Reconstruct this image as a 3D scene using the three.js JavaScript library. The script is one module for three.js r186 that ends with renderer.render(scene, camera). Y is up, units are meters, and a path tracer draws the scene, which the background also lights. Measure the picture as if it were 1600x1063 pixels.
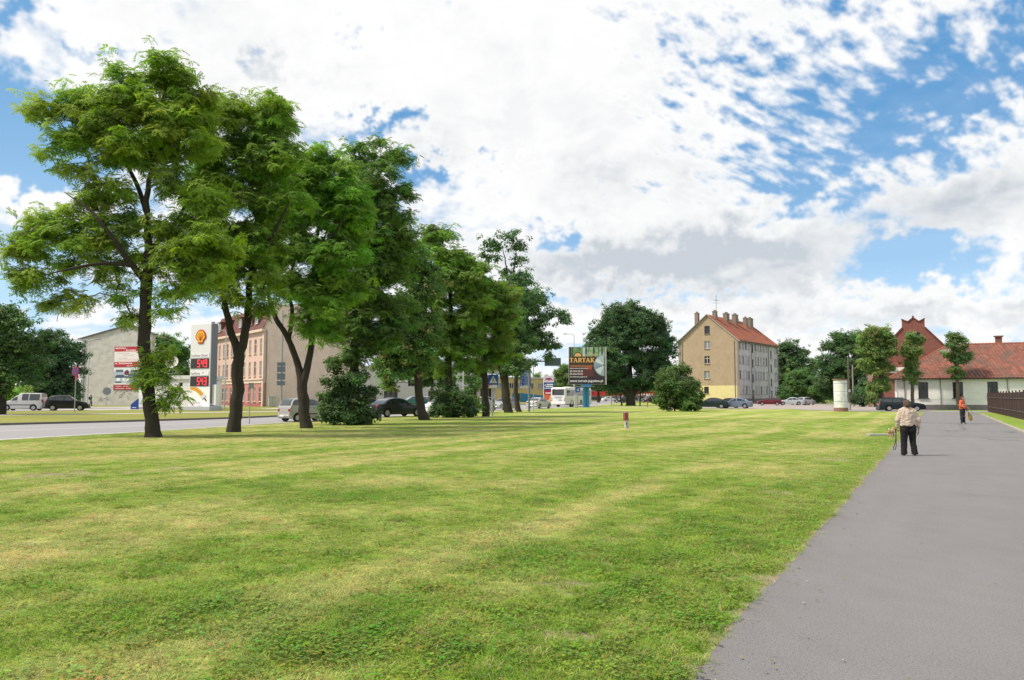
import * as THREE from 'three';
import { mergeGeometries } from 'three/addons/utils/BufferGeometryUtils.js';
import { RoundedBoxGeometry } from 'three/addons/geometries/RoundedBoxGeometry.js';
import { RectAreaLightUniformsLib } from 'three/addons/lights/RectAreaLightUniformsLib.js';
import { createNoise2D, createNoise3D } from 'simplex-noise';

// ---------- camera ----------
const FOCAL = 1220, HORIZON = 619, EYE = 1.68;              // pixels of the 1600 x 1063 photograph, metres
const PITCH = Math.atan((HORIZON - 531.5) / FOCAL);
const scene = new THREE.Scene();
const camera = new THREE.PerspectiveCamera(2 * Math.atan(531.5 / FOCAL) * 180 / Math.PI, 1024 / 680, 0.1, 6000);
camera.position.set(0, EYE, 0);
camera.rotation.set(PITCH, 0, 0);
const renderer = new THREE.WebGLRenderer({ antialias: true });
renderer.toneMapping = THREE.LinearToneMapping;
renderer.toneMappingExposure = 1.42;
renderer.shadowMap.enabled = true;
RectAreaLightUniformsLib.init();

// ---------- random numbers, noise ----------
function rng(seed) { let a = seed >>> 0; return () => { a = (a + 0x6D2B79F5) | 0; let t = Math.imul(a ^ (a >>> 15), 1 | a); t = (t + Math.imul(t ^ (t >>> 7), 61 | t)) ^ t; return ((t ^ (t >>> 14)) >>> 0) / 4294967296; }; }
const n2 = createNoise2D(rng(11)), n3 = createNoise3D(rng(12));
const clamp = (v, a = 0, b = 1) => Math.min(b, Math.max(a, v)), lerp = (a, b, t) => a + (b - a) * t;
const sstep = (a, b, v) => { const t = clamp((v - a) / (b - a)); return t * t * (3 - 2 * t); };
function fbm(x, y, o = 5, g = 0.5) { let s = 0, a = 1, n = 0; for (let i = 0; i < o; i++) { s += a * n2(x, y); n += a; a *= g; x = x * 2.03 + 17.1; y = y * 2.03 - 9.7; } return s / n; }
const mix3 = (a, b, t) => [lerp(a[0], b[0], t), lerp(a[1], b[1], t), lerp(a[2], b[2], t)];

// where a point of the photograph lies: on the ground, or at a depth along the view
function ray(px, py) {
  const c = Math.cos(PITCH), s = Math.sin(PITCH), u = (px - 800) / FOCAL, v = (531.5 - py) / FOCAL;
  return new THREE.Vector3(u, s + v * c, -c + v * s);
}
const at = (px, py, depth) => { const r = ray(px, py); return r.multiplyScalar(depth / -r.z).add(new THREE.Vector3(0, EYE, 0)); };
const onGround = (px, py) => { const r = ray(px, py); return r.multiplyScalar(-EYE / r.y).add(new THREE.Vector3(0, EYE, 0)); };
const spot = (px, depth) => new THREE.Vector3((px - 800) / FOCAL * depth * 1.0026, 0, -depth);

// ---------- sky: air and clouds, as light and as what the camera sees ----------
{
  const W = 4096, H = 2048, data = new Float32Array(W * H * 4);
  const toAng = (px, py) => { const r = ray(px, py).normalize(); return [Math.atan2(r.x, -r.z) * 180 / Math.PI, Math.asin(r.y) * 180 / Math.PI]; };
  const blob = (px, py, rx, ry, k, tilt = 0) => { const [a, e] = toAng(px, py); return [a, e, rx / 21.3, ry / 21.3, k, Math.cos(tilt), Math.sin(tilt)]; };
  // gaps of blue between the clouds (negative = clearer) and thick cloud
  const cover = [
    blob(40, 190, 115, 52, -1.1), blob(15, 255, 70, 60, -0.95), blob(10, 20, 40, 25, -0.7), blob(145, 80, 50, 14, -0.5), blob(55, 308, 80, 22, 0.9), blob(20, 400, 120, 60, -0.35),
    blob(590, 192, 75, 20, -0.85, 0.15), blob(655, 265, 38, 28, -0.95, -0.7), blob(778, 238, 34, 14, -0.75), blob(545, 45, 40, 14, -0.4), blob(690, 62, 22, 10, -0.4), blob(407, 105, 30, 20, -0.35),
    blob(1330, 185, 260, 130, -0.50), blob(1370, 225, 150, 60, -0.26, 0.25), blob(1262, 300, 70, 22, -0.5), blob(1160, 30, 40, 40, -0.42), blob(1560, 120, 90, 60, -0.25), blob(1215, 190, 60, 60, -0.2),
    blob(868, 372, 46, 20, -0.85, 0.2), blob(1420, 385, 95, 38, -1.0, -0.1), blob(1440, 425, 130, 22, -0.6), blob(1000, 462, 260, 11, -0.5),
    blob(230, 470, 300, 34, -0.62), blob(1560, 330, 140, 60, 0.5), blob(1100, 395, 280, 70, 0.7), blob(620, 90, 330, 110, 0.35), blob(850, 150, 220, 110, 0.5), blob(950, 250, 200, 90, 0.4), blob(1500, 470, 200, 30, 0.3), blob(300, 495, 60, 18, 0.4),
  ];
  const dark = [blob(1090, 405, 240, 40, 0.85), blob(930, 425, 120, 26, 0.3), blob(1250, 440, 160, 18, 0.25), blob(1560, 300, 140, 34, 0.34), blob(1500, 340, 170, 30, 0.2), blob(950, 285, 110, 40, 0.16), blob(1330, 495, 190, 16, 0.32), blob(700, 225, 60, 30, 0.14), blob(410, 105, 22, 26, 0.3), blob(340, 30, 70, 35, 0.12), blob(1550, 495, 160, 14, 0.2), blob(520, 120, 30, 18, 0.14), blob(980, 470, 130, 14, 0.2)];
  const sum = (list, a, e) => { let s = 0; for (const [ba, be, rx, ry, k, c, t] of list) { const x = a - ba, y = e - be; if (Math.abs(x) > 3 * (rx + ry) || Math.abs(y) > 3 * (rx + ry)) continue; const u = (x * c + y * t) / rx, v = (y * c - x * t) / ry, d = u * u + v * v; if (d < 7) s += k * Math.exp(-d * 1.05); } return s; };
  for (let row = 0; row < H; row++) {
    const up = ((row + 0.5) / H - 0.5) * Math.PI, y = Math.sin(up), e = up * 180 / Math.PI;
    for (let col = 0; col < W; col++) {
      const o = (row * W + col) * 4; data[o + 3] = 1;
      if (e < -2) { data[o] = 0.16; data[o + 1] = 0.18; data[o + 2] = 0.12; continue; }
      const th = ((col + 0.5) / W - 0.5) * 2 * Math.PI, x = Math.cos(th) * Math.cos(up), z = Math.sin(th) * Math.cos(up);
      const a = Math.atan2(x, -z) * 180 / Math.PI, el = Math.max(e, 0);
      const inView = Math.abs(a) < 40 && e < 36;
      // the cloud deck, seen in perspective
      const k = 1 / (Math.max(y, 0) + 0.25), qx = x * k, qz = z * k;
      const big = fbm(qx * 0.9 + 3, qz * 0.9, 3), wx = n2(qx * 1.7, qz * 1.7) * 0.12, wz = n2(qx * 1.7 + 40, qz * 1.7) * 0.12;
      const oct = inView ? 7 : 4, puff = fbm(qx * 2.4 + wx * 2, qz * 2.4 + wz * 2, oct, 0.54), side = fbm((qx - 0.055) * 2.4 + wx * 2, (qz + 0.02) * 2.4 + wz * 2, oct - 1, 0.54);
      const rag = fbm(qx * 9 + 5, qz * 9, inView ? 5 : 2, 0.6);
      const wa = 1.5 * n2(a * 0.22, e * 0.3) + 0.9 * n2(a * 0.7 + 9, e * 0.9) + 0.4 * n2(a * 2.1, e * 2.6), we = 0.8 * n2(a * 0.25 + 30, e * 0.3) + 0.5 * n2(a * 0.8 + 50, e * 0.9) + 0.25 * n2(a * 2.3 + 70, e * 2.6), right = sum(cover, a + wa, e + we);
      // small broken puffs high on the right, strung out in rows
      const mack = sstep(1, 8, a) * sstep(11.5, 15, e) * (1 - sstep(60, 80, a)), ru = qx * 0.80 - qz * 0.60, rv = qx * 0.60 + qz * 0.80;
      const small = mack > 0 ? fbm(ru * 7.5 + 3 + wx * 3, rv * 15 + wz * 3, inView ? 5 : 2, 0.6) + 0.35 * fbm(ru * 2.2 + 8, rv * 4.4, 3) : 0;
      let D = 0.62 + big * 0.28 + puff * 0.60 * (1 - 0.45 * mack) + rag * 0.32 + right * (1 + (right < 0 ? 0.5 * rag + 0.35 * puff : 0)) + mack * (small * 0.95 + 0.04);
      D = lerp(D, 0.66 + puff * 0.5 + right, sstep(5, 0, e) * 0.5);
      const alpha = lerp(0.03 + 0.06 * mack * (0.5 + rag), 1, Math.pow(sstep(lerp(0.06, -0.04, mack), lerp(0.70, 0.86, mack), D), 0.9)), thick = sstep(0.5, 1.35, D);
      // blue of the air: deep overhead, pale low down
      const low = Math.min(1, Math.exp(-Math.max(0, el - 6) / 8) + 0.16 * Math.exp(-((a + 32) ** 2) / 120)), air = mix3([0.018, 0.175, 0.415], [0.36, 0.55, 0.74], low);
      // cloud: white where thin and lit, grey on the undersides and away from the sun
      const relief = fbm(qx * 3.0 + 0.12 + wx, qz * 3.0 + 9, inView ? 6 : 3, 0.55);
      const soft = 0.55 + 0.45 * sstep(20, 9, e);
      let shade = clamp(0.015 + thick * 0.05 + Math.max(0, relief + 0.08) * 0.32 * thick * soft + clamp((side - puff) * 0.5, -0.03, 0.14) * thick * soft + sum(dark, a + wa, e + we) * (1.05 + relief * 0.6 + puff * 0.5), 0, 0.8);
      const white = mix3([0.72, 0.72, 0.715], mix3([0.20, 0.25, 0.32], [0.345, 0.39, 0.445], sstep(16, 11, e)), shade);
      const c = mix3(air, white, alpha), least = 0.445 * sstep(15, 10, e), lift = Math.max(0, least - (c[0] + c[1] + c[2]) / 3); for (let i = 0; i < 3; i++) c[i] += lift;
      data[o] = c[0]; data[o + 1] = c[1]; data[o + 2] = c[2];
    }
  }
  const t = new THREE.DataTexture(data, W, H, THREE.RGBAFormat, THREE.FloatType);
  t.mapping = THREE.EquirectangularReflectionMapping; t.magFilter = THREE.LinearFilter; t.minFilter = THREE.LinearFilter; t.needsUpdate = true;
  scene.background = t; scene.environment = t;
}

// ---------- sun: high on the left, behind thin cloud ----------
const sun = new THREE.DirectionalLight(0xfff1dc, 3.5);
sun.position.set(-60, 78, 9);
sun.target.position.set(0, 0, -40); sun.position.add(sun.target.position);
sun.castShadow = true; sun.shadow.radius = 17; sun.shadow.mapSize.set(4096, 4096);
Object.assign(sun.shadow.camera, { left: -150, right: 150, top: 150, bottom: -150, near: 1, far: 500 });
scene.add(sun, sun.target);

// ---------- helpers ----------
const used = new Map();
function numbered(name) { const n = used.get(name) ?? 0; used.set(name, n + 1); return n ? `${name}_${String(n).padStart(3, '0')}` : name; }
function tag(o, label, category, group) { o.userData = { ...o.userData, label, category }; if (group) o.userData.group = group; return o; }
function thing(name, label, category, pos = [0, 0, 0], turn = 0, group) {
  const o = new THREE.Group(); o.name = numbered(name); tag(o, label, category, group);
  if (pos.isVector3) o.position.copy(pos); else o.position.set(...pos);
  o.rotation.y = turn; scene.add(o); return o;
}
function part(parent, name, geo, mat, label) {
  const m = new THREE.Mesh(Array.isArray(geo) ? merge(geo) : geo, mat); m.name = name; m.castShadow = m.receiveShadow = true;
  if (label) m.userData.label = label;
  parent.add(m); return m;
}
function structure(name, geo, mat) { const m = new THREE.Mesh(geo, mat); m.name = numbered(name); m.castShadow = m.receiveShadow = true; m.userData.kind = 'structure'; scene.add(m); return m; }
function merge(list) {
  const any = list.some((g) => g.attributes.uv);
  return mergeGeometries(list.map((g) => { g = g.index ? g.toNonIndexed() : g; for (const k of Object.keys(g.attributes)) if (!['position', 'normal', 'uv', 'color'].includes(k)) g.deleteAttribute(k); if (any && !g.attributes.uv) g.setAttribute('uv', new THREE.BufferAttribute(new Float32Array(g.attributes.position.count * 2), 2)); return g; }));
}
// boxes and bars: uv in metres
function metreUV(g) {
  g = g.index ? g.toNonIndexed() : g; const p = g.attributes.position, n = g.attributes.normal, uv = new Float32Array(p.count * 2);
  for (let i = 0; i < p.count; i++) { const ax = Math.abs(n.getX(i)), ay = Math.abs(n.getY(i)), az = Math.abs(n.getZ(i)); const X = p.getX(i), Y = p.getY(i), Z = p.getZ(i); const [u, v] = ay > ax && ay > az ? [X, Z] : ax > az ? [Z, Y] : [X, Y]; uv[i * 2] = u; uv[i * 2 + 1] = v; }
  g.setAttribute('uv', new THREE.BufferAttribute(uv, 2)); return g;
}
const box = (w, h, d, x = 0, y = 0, z = 0) => metreUV(new THREE.BoxGeometry(w, h, d)).translate(x, y, z);
const rbox = (w, h, d, r, x = 0, y = 0, z = 0) => new RoundedBoxGeometry(w, h, d, 2, r).translate(x, y, z);
const cyl = (r0, r1, h, x = 0, y = 0, z = 0, seg = 14) => new THREE.CylinderGeometry(r1, r0, h, seg).translate(x, y + h / 2, z);
function tube(points, radii, seg = 8) {                        // a tapering limb through points, uv in metres
  const P = points.map((p) => p.isVector3 ? p : new THREE.Vector3(...p)), pos = [], uv = [], idx = []; let len = 0;
  let side = new THREE.Vector3(1, 0, 0.01);
  for (let i = 0; i < P.length; i++) {
    const dir = P[Math.min(i + 1, P.length - 1)].clone().sub(P[Math.max(i - 1, 0)]).normalize(); if (i) len += P[i].distanceTo(P[i - 1]);
    if (Math.abs(side.dot(dir)) > 0.95) side.set(0.02, 0.1, 1);
    side.addScaledVector(dir, -side.dot(dir)).normalize(); const up = dir.clone().cross(side);
    const r = Array.isArray(radii) ? radii[i] : radii;
    for (let k = 0; k <= seg; k++) { const a = k / seg * 2 * Math.PI, p = P[i].clone().addScaledVector(side, Math.cos(a) * r).addScaledVector(up, Math.sin(a) * r); pos.push(p.x, p.y, p.z); uv.push(k / seg * 2 * Math.PI * Math.max(r, 0.03), len); }
  }
  for (let i = 0; i < P.length - 1; i++) for (let k = 0; k < seg; k++) { const a = i * (seg + 1) + k, b = a + seg + 1; idx.push(a, a + 1, b, b, a + 1, b + 1); }
  const g = new THREE.BufferGeometry(); g.setAttribute('position', new THREE.Float32BufferAttribute(pos, 3)); g.setAttribute('uv', new THREE.Float32BufferAttribute(uv, 2)); g.setIndex(idx); g.computeVertexNormals(); return g;
}
// textures
const toS = (v) => 255 * clamp(v <= 0.0031308 ? v * 12.92 : 1.055 * Math.pow(v, 1 / 2.4) - 0.055);
function dataTex(w, h, fn, srgb = true) {
  const d = new Uint8Array(w * h * 4);
  for (let y = 0; y < h; y++) for (let x = 0; x < w; x++) { const c = fn(x / w, y / h), o = (y * w + x) * 4; for (let k = 0; k < 3; k++) d[o + k] = srgb ? toS(c[k]) : 255 * clamp(c[k]); d[o + 3] = 255; }
  const t = new THREE.DataTexture(d, w, h); t.wrapS = t.wrapT = THREE.RepeatWrapping; t.magFilter = THREE.LinearFilter; t.minFilter = THREE.LinearMipmapLinearFilter; t.generateMipmaps = true; if (srgb) t.colorSpace = THREE.SRGBColorSpace; t.needsUpdate = true; return t;
}
function tileNoise(u, v, f, o = 4, g = 0.5) {                   // noise that repeats over the unit square
  let s = 0, a = 1, n = 0; for (let i = 0; i < o; i++) { const A = u * 2 * Math.PI, B = v * 2 * Math.PI, r = f / (2 * Math.PI); s += a * (n3(Math.cos(A) * r + 7 * i, Math.sin(A) * r, Math.cos(B) * r + Math.sin(B) * r * 1.7) + n3(Math.cos(B) * r, Math.sin(B) * r + 3 * i, Math.sin(A) * r * 1.3 - Math.cos(A) * r)) * 0.6; n += a; a *= g; f *= 2; } return s / n;
}
function rep(t, metres, my = metres) { const c = t.clone(); c.repeat.set(1 / metres, 1 / my); c.needsUpdate = true; return c; }
function canvasTex(w, h, draw) { const c = document.createElement('canvas'); c.width = w; c.height = h; draw(c.getContext('2d'), w, h); const t = new THREE.CanvasTexture(c); t.colorSpace = THREE.SRGBColorSpace; t.anisotropy = 8; return t; }
const lin = (r, g, b) => new THREE.Color().setRGB(r, g, b);
function mat(c, rough = 0.8, o = {}) { const { metal = 0, ...rest } = o; return new THREE.MeshStandardMaterial({ color: Array.isArray(c) ? lin(...c) : c, roughness: rough, metalness: metal, side: THREE.DoubleSide, ...rest }); }
function phys(c, rough, o = {}) { return new THREE.MeshPhysicalMaterial({ color: Array.isArray(c) ? lin(...c) : c, roughness: rough, side: THREE.DoubleSide, ...o }); }
// flat sheet over a polygon of [x, depth] points, uv in metres
function sheet(points, y, depth = 0) {
  const s = new THREE.Shape(points.map(([x, d]) => new THREE.Vector2(x, d)));
  const g = depth ? new THREE.ExtrudeGeometry(s, { depth, bevelEnabled: false }) : new THREE.ShapeGeometry(s);
  g.rotateX(-Math.PI / 2).translate(0, y - depth, 0); return g;
}
const grime = dataTex(512, 512, (u, v) => { const a = tileNoise(u, v, 5, 5), b = tileNoise(u + 0.3, v, 40, 2); const k = 0.86 + a * 0.16 + b * 0.05; return [k, k, k]; });
const fineBump = dataTex(512, 512, (u, v) => { const a = 0.5 + 0.35 * tileNoise(u, v, 60, 3); return [a, a, a]; }, false);
// ======================= the setting: lawn, path, road, verges =======================
const PATH = new THREE.Vector2(0.479, 0.878), NORM = new THREE.Vector2(0.878, -0.479);   // along and across the footpath, in (x, depth)
const pathPoint = (s, t) => [PATH.x * s + NORM.x * t, PATH.y * s + NORM.y * t];
const pathEdge = (s) => -1.37 + 0.03 * n2(s * 0.35, 3) + 0.02 * n2(s * 1.7, 8) + 0.015 * n2(s * 5, 1);
const barePatches = [[240, 735, 0.85, 0.4], [50, 746, 1.0, 0.5], [120, 741, 0.7, 0.3], [858, 922, 0.34, 0.16], [905, 912, 0.3, 0.12], [1219, 770, 0.38, 0.2], [890, 992, 0.24, 0.12], [1182, 905, 0.26, 0.12], [1130, 935, 0.22, 0.1], [1300, 718, 0.8, 0.3], [1335, 722, 0.6, 0.2], [1150, 960, 0.18, 0.08], [60, 845, 0.25, 0.1], [960, 985, 0.16, 0.07]].map(([px, py, rx, ry]) => { const p = onGround(px, py); return [p.x, -p.z, rx * 0.85, ry * 2.0]; });
const lushSpots = [[880, 872, 1.0, 1.0], [600, 955, 0.5, 0.6], [480, 1015, 0.4, 0.4], [1330, 690, 3, 2], [560, 985, 0.5, 0.4], [540, 775, 1.6, 1.2], [300, 960, 0.7, 0.6]].map(([px, py, rx, ry]) => { const p = onGround(px, py); return [p.x, -p.z, rx, ry]; });
function lawn(x, d) {                                          // colour of the turf, and how bare it is
  const s = x * PATH.x + d * PATH.y, t = x * NORM.x + d * NORM.y;
  const swath = fbm(t * 0.42 + 0.5 * n2(s * 0.03, t * 0.1), s * 0.022, 3), patch = fbm(x * 0.16 + 4, d * 0.16, 4), small = fbm(x * 0.9, d * 0.9, 3), tiny = fbm(x * 4.1, d * 4.1, 2);
  let dry = sstep(-0.28, 0.62, swath * 0.75 + patch * 0.45 + small * 0.38 + tiny * 0.16);
  const edge = sstep(2.3, 0.5, -1.27 - t) ; dry *= 1 - 0.8 * edge * (0.75 + 0.5 * small);
  let lush = sstep(0.15, 0.7, -swath * 0.4 - patch * 0.5 - small * 0.55 + 0.1) * 0.7 + edge * 0.45;
  for (const [a, b, rx, ry] of lushSpots) { const q = ((x - a) / rx) ** 2 + ((d - b) / ry) ** 2; if (q < 3) { const w = Math.exp(-q * 1.3) * (0.9 + small); lush += w; dry *= 1 - Math.min(1, w); } }
  let c = mix3([0.205, 0.285, 0.032], [0.40, 0.375, 0.150], clamp(dry * 1.0));
  c = mix3(c, [0.125, 0.235, 0.017], clamp(lush) * 0.75);
  const k = 1.12 + small * 0.10 + tiny * 0.13; c = c.map((v) => v * k);
  let bare = sstep(0.62, 0.95, small * 0.7 + tiny * 0.5 + swath * 0.35) * 0.45;
  { const s2 = x * PATH.x + d * PATH.y, lip = pathEdge(s2) - t; if (lip < 0.16 && lip > -0.5) bare = Math.max(bare, sstep(0.16, 0.02, lip + 0.09 * n2(x * 3.1, d * 3.1))); }
  for (const [a, b, rx, ry] of barePatches) { const q = ((x - a) / rx) ** 2 + ((d - b) / ry) ** 2; if (q < 4) bare = Math.max(bare, sstep(1.15, 0.25, q * 0.8 + small * 1.3 + tiny * 1.7 + 0.9 * Math.abs(n2(x * 11, d * 11)))); }
  return [c, clamp(bare), clamp(lush)];
}
function gridSheet(x0, x1, nx, d0, d1, nd, y, colour, warp = (x, d) => [x, d], power = 1) {
  const pos = [], uv = [], col = [], idx = [];
  for (let j = 0; j <= nd; j++) for (let i = 0; i <= nx; i++) {
    const [x, d] = warp(lerp(x0, x1, i / nx), lerp(d0, d1, Math.pow(j / nd, power))); pos.push(x, y, -d); uv.push(x, d); col.push(...colour(x, d));
  }
  for (let j = 0; j < nd; j++) for (let i = 0; i < nx; i++) { const a = j * (nx + 1) + i, b = a + nx + 1; idx.push(a, a + 1, b, b, a + 1, b + 1); }
  const g = new THREE.BufferGeometry(); g.setAttribute('position', new THREE.Float32BufferAttribute(pos, 3)); g.setAttribute('uv', new THREE.Float32BufferAttribute(uv, 2)); g.setAttribute('color', new THREE.Float32BufferAttribute(col, 3)); g.setIndex(idx); g.computeVertexNormals(); return g;
}
const turfTex = dataTex(1024, 1024, (u, v) => { const a = tileNoise(u, v, 34, 4, 0.7), b = tileNoise(v, u, 12, 3), k = 0.92 + a * 0.42 + b * 0.15; return [k * (1 + 0.12 * b), k, k * (0.9 + a * 0.2)]; });
const turfBump = dataTex(1024, 1024, (u, v) => { const a = 0.5 + 0.45 * tileNoise(u, v, 40, 4, 0.7); return [a, a, a]; }, false);
const turfMat = mat([1, 1, 1], 1, { vertexColors: true, map: rep(turfTex, 2.6), bumpMap: rep(turfBump, 2.6), bumpScale: 0.03 });
const soil = [0.27, 0.215, 0.165];
const turf = (x, d) => { const [c, bare] = lawn(x, d); return mix3(c, soil, bare); };
// the wide ground, then the mown lawn on it
structure('ground', gridSheet(-2600, 2600, 60, -60, 3000, 60, -0.05, (x, d) => { const k = 1 + 0.2 * n2(x * 0.02, d * 0.02); return [0.15 * k, 0.20 * k, 0.035 * k]; }), turfMat);
structure('lawn', gridSheet(-34, 62, 300, -4, 190, 520, 0, turf, undefined, 1.7), turfMat);

// ---------- footpath ----------
const asphaltTex = dataTex(1024, 1024, (u, v) => { const a = n2(u * 230, v * 230), b = fbm(u * 90, v * 90, 2), e = n2(u * 400 + 9, v * 400); const f = n2(u * 120 + 5, v * 120), h = n2(u * 58 + 31, v * 58), k = 0.97 + 0.14 * a + 0.30 * b + 0.12 * e + 0.26 * f * Math.abs(f) + 0.14 * h; return [k, k, k * 1.01]; });
const asphaltBump = dataTex(1024, 1024, (u, v) => { const a = 0.5 + 0.28 * n2(u * 230, v * 230) + 0.2 * n2(u * 400 + 9, v * 400); return [a, a, a]; }, false);
const asphaltMat = mat([1, 1, 1], 0.93, { vertexColors: true, map: rep(asphaltTex, 1.9), bumpMap: rep(asphaltBump, 1.9), bumpScale: 0.010 });
const pathWarp = (t, s) => { const left = pathEdge(s); return pathPoint(s, lerp(left, 3.25, t)); };
const pathMesh = structure('footpath', gridSheet(0, 1, 26, -3, 92, 380, 0.006, (x, d) => {
  const s = x * PATH.x + d * PATH.y, t = x * NORM.x + d * NORM.y, far = s > 37.2 ? 0.93 : 1;
  const k = (1 + 0.05 * fbm(x * 0.5, d * 0.5, 3) + 0.03 * n2(t * 1.4, s * 0.08) + 0.04 * n2(x * 3, d * 3)) * far;
  const st = sstep(0.35, 0.75, fbm(x * 0.35 + 20, d * 0.35, 4)) * 0.10, dust = sstep(0.35, 0.0, t - pathEdge(s)) * (0.5 + 0.5 * n2(x * 2.2, d * 2.2)) * 0.3; return mix3([0.212 * k * (1 - st), 0.208 * k * (1 - st), 0.216 * k * (1 - st)], [0.15, 0.125, 0.10], clamp(dust));
}, pathWarp, 1.4), asphaltMat);
const tarMat = mat([0.07, 0.068, 0.07], 0.9);
function crackLine(pts, w) { const P = pts.map(([s, t]) => pathPoint(s, t)), L = [], R = []; P.forEach(([x, d], i) => { const [a, b] = P[Math.max(0, i - 1)], [c, e] = P[Math.min(P.length - 1, i + 1)], l = Math.hypot(c - a, e - b), nx = -(e - b) / l, nd = (c - a) / l, k = w * (0.6 + 0.6 * Math.abs(n2(i * 0.9, s0))); L.push([x + nx * k, d + nd * k]); R.push([x - nx * k, d - nd * k]); }); return sheet([...L, ...R.reverse()], 0.011); }
const s0 = 4.4;
{ const wav = (s, t0, t1, n, amp) => Array.from({ length: n + 1 }, (_, i) => [s + amp * n2(i * 0.6, s), lerp(t0, t1, i / n)]);
  part(pathMesh, 'tar_joint', [crackLine(wav(37.2, -1.2, 3.2, 24, 0.10), 0.045), crackLine(wav(55.5, -1.25, 3.2, 24, 0.15), 0.16)], tarMat);
  part(pathMesh, 'crack', [crackLine(wav(43, 0.2, 3.1, 20, 0.5), 0.03), crackLine(wav(35.2, 1.6, 2.6, 8, 0.15), 0.06), crackLine(Array.from({ length: 14 }, (_, i) => [44 + i * 0.8, 1.0 + 0.25 * n2(i * 0.5, 9)]), 0.02)], tarMat); }
// kerb stones along the right of the path, with grass behind them
const kerbMat = mat([0.40, 0.37, 0.33], 0.9, { map: rep(grime, 0.7), bumpMap: rep(fineBump, 0.4), bumpScale: 0.006 });
{ const kerb = thing('kerb', 'row of worn concrete kerb stones along the right side of the footpath', 'kerb'); const r = rng(5), gs = [0, 1, 2].map((i) => rbox(0.97, 0.18, 0.13, 0.02));
  for (let s = 22, i = 0; s < 82; s += 1, i++) { const [x, d] = pathPoint(s, 3.32 + 0.03 * (r() - 0.5) + (r() < 0.1 ? 0.05 : 0)); const m = part(kerb, 'kerb_stone', gs[i % 3], kerbMat); m.position.set(x, -0.01 + r() * 0.035, -d); m.rotation.set(0.04 * (r() - 0.5), Math.atan2(PATH.y, PATH.x) + 0.04 * (r() - 0.5), 0.03 * (r() - 0.5)); } }

// ---------- main road on the left ----------
const nearEdge = [[-42, -20], [-24, 12], [-19.6, 29.7], [-17.2, 37], [-15.6, 44], [-13.6, 52], [-10.6, 62], [-5.6, 78], [0.8, 95], [8, 114], [13.5, 132], [22, 171], [34, 228], [60, 330], [110, 520]];
const farEdge = [[-58, -2], [-36, 33], [-29.3, 44.6], [-24.4, 51.4], [-20.6, 58], [-16.6, 72], [-12.2, 96], [-5, 124], [4.0, 158], [10.4, 180], [27, 246], [52, 345], [98, 535]];
const curve = (pts, n) => { const c = new THREE.CatmullRomCurve3(pts.map(([x, d]) => new THREE.Vector3(x, 0, d)), false, 'centripetal'); return Array.from({ length: n + 1 }, (_, i) => { const p = c.getPoint(i / n); return [p.x, p.z]; }); };
const NE = curve(nearEdge, 90), FE = curve(farEdge, 90);
const roadMat = mat([0.300, 0.295, 0.315], 0.9, { map: rep(asphaltTex, 2.3) });
function ribbon(A, B, y, uvScale = 1) { const pos = [], uv = [], idx = []; A.forEach((a, i) => { const b = B[i]; pos.push(a[0], y, -a[1], b[0], y, -b[1]); uv.push(a[0], a[1], b[0], b[1]); if (i) { const k = i * 2; idx.push(k - 2, k - 1, k, k - 1, k + 1, k); } }); const g = new THREE.BufferGeometry(); g.setAttribute('position', new THREE.Float32BufferAttribute(pos, 3)); g.setAttribute('uv', new THREE.Float32BufferAttribute(uv, 2)); g.setIndex(idx); g.computeVertexNormals(); return g; }
function between(A, B, t) { return A.map((a, i) => [lerp(a[0], B[i][0], t), lerp(a[1], B[i][1], t)]); }
const road = structure('road', ribbon(NE, FE, 0.005), roadMat);
const paint = mat([0.74, 0.74, 0.74], 0.7, { map: rep(grime, 1.5) });
part(road, 'lane_line', ribbon(between(NE, FE, 0.485), between(NE, FE, 0.500), 0.010), paint);
part(road, 'edge_line', ribbon(between(NE, FE, 0.006), between(NE, FE, 0.026), 0.010), paint);
part(road, 'edge_line', ribbon(between(NE, FE, 0.968), between(NE, FE, 0.980), 0.010), paint);
// pedestrian crossing bars near the blue crossing sign
{ const bars = []; for (let i = 0; i < 11; i++) { const t = 0.06 + i * 0.083, A = between(NE, FE, t), B = between(NE, FE, t + 0.042), k = 47; bars.push(ribbon(A.slice(k, k + 3), B.slice(k, k + 3), 0.010)); } part(road, 'crossing_bars', bars, paint); }
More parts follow.
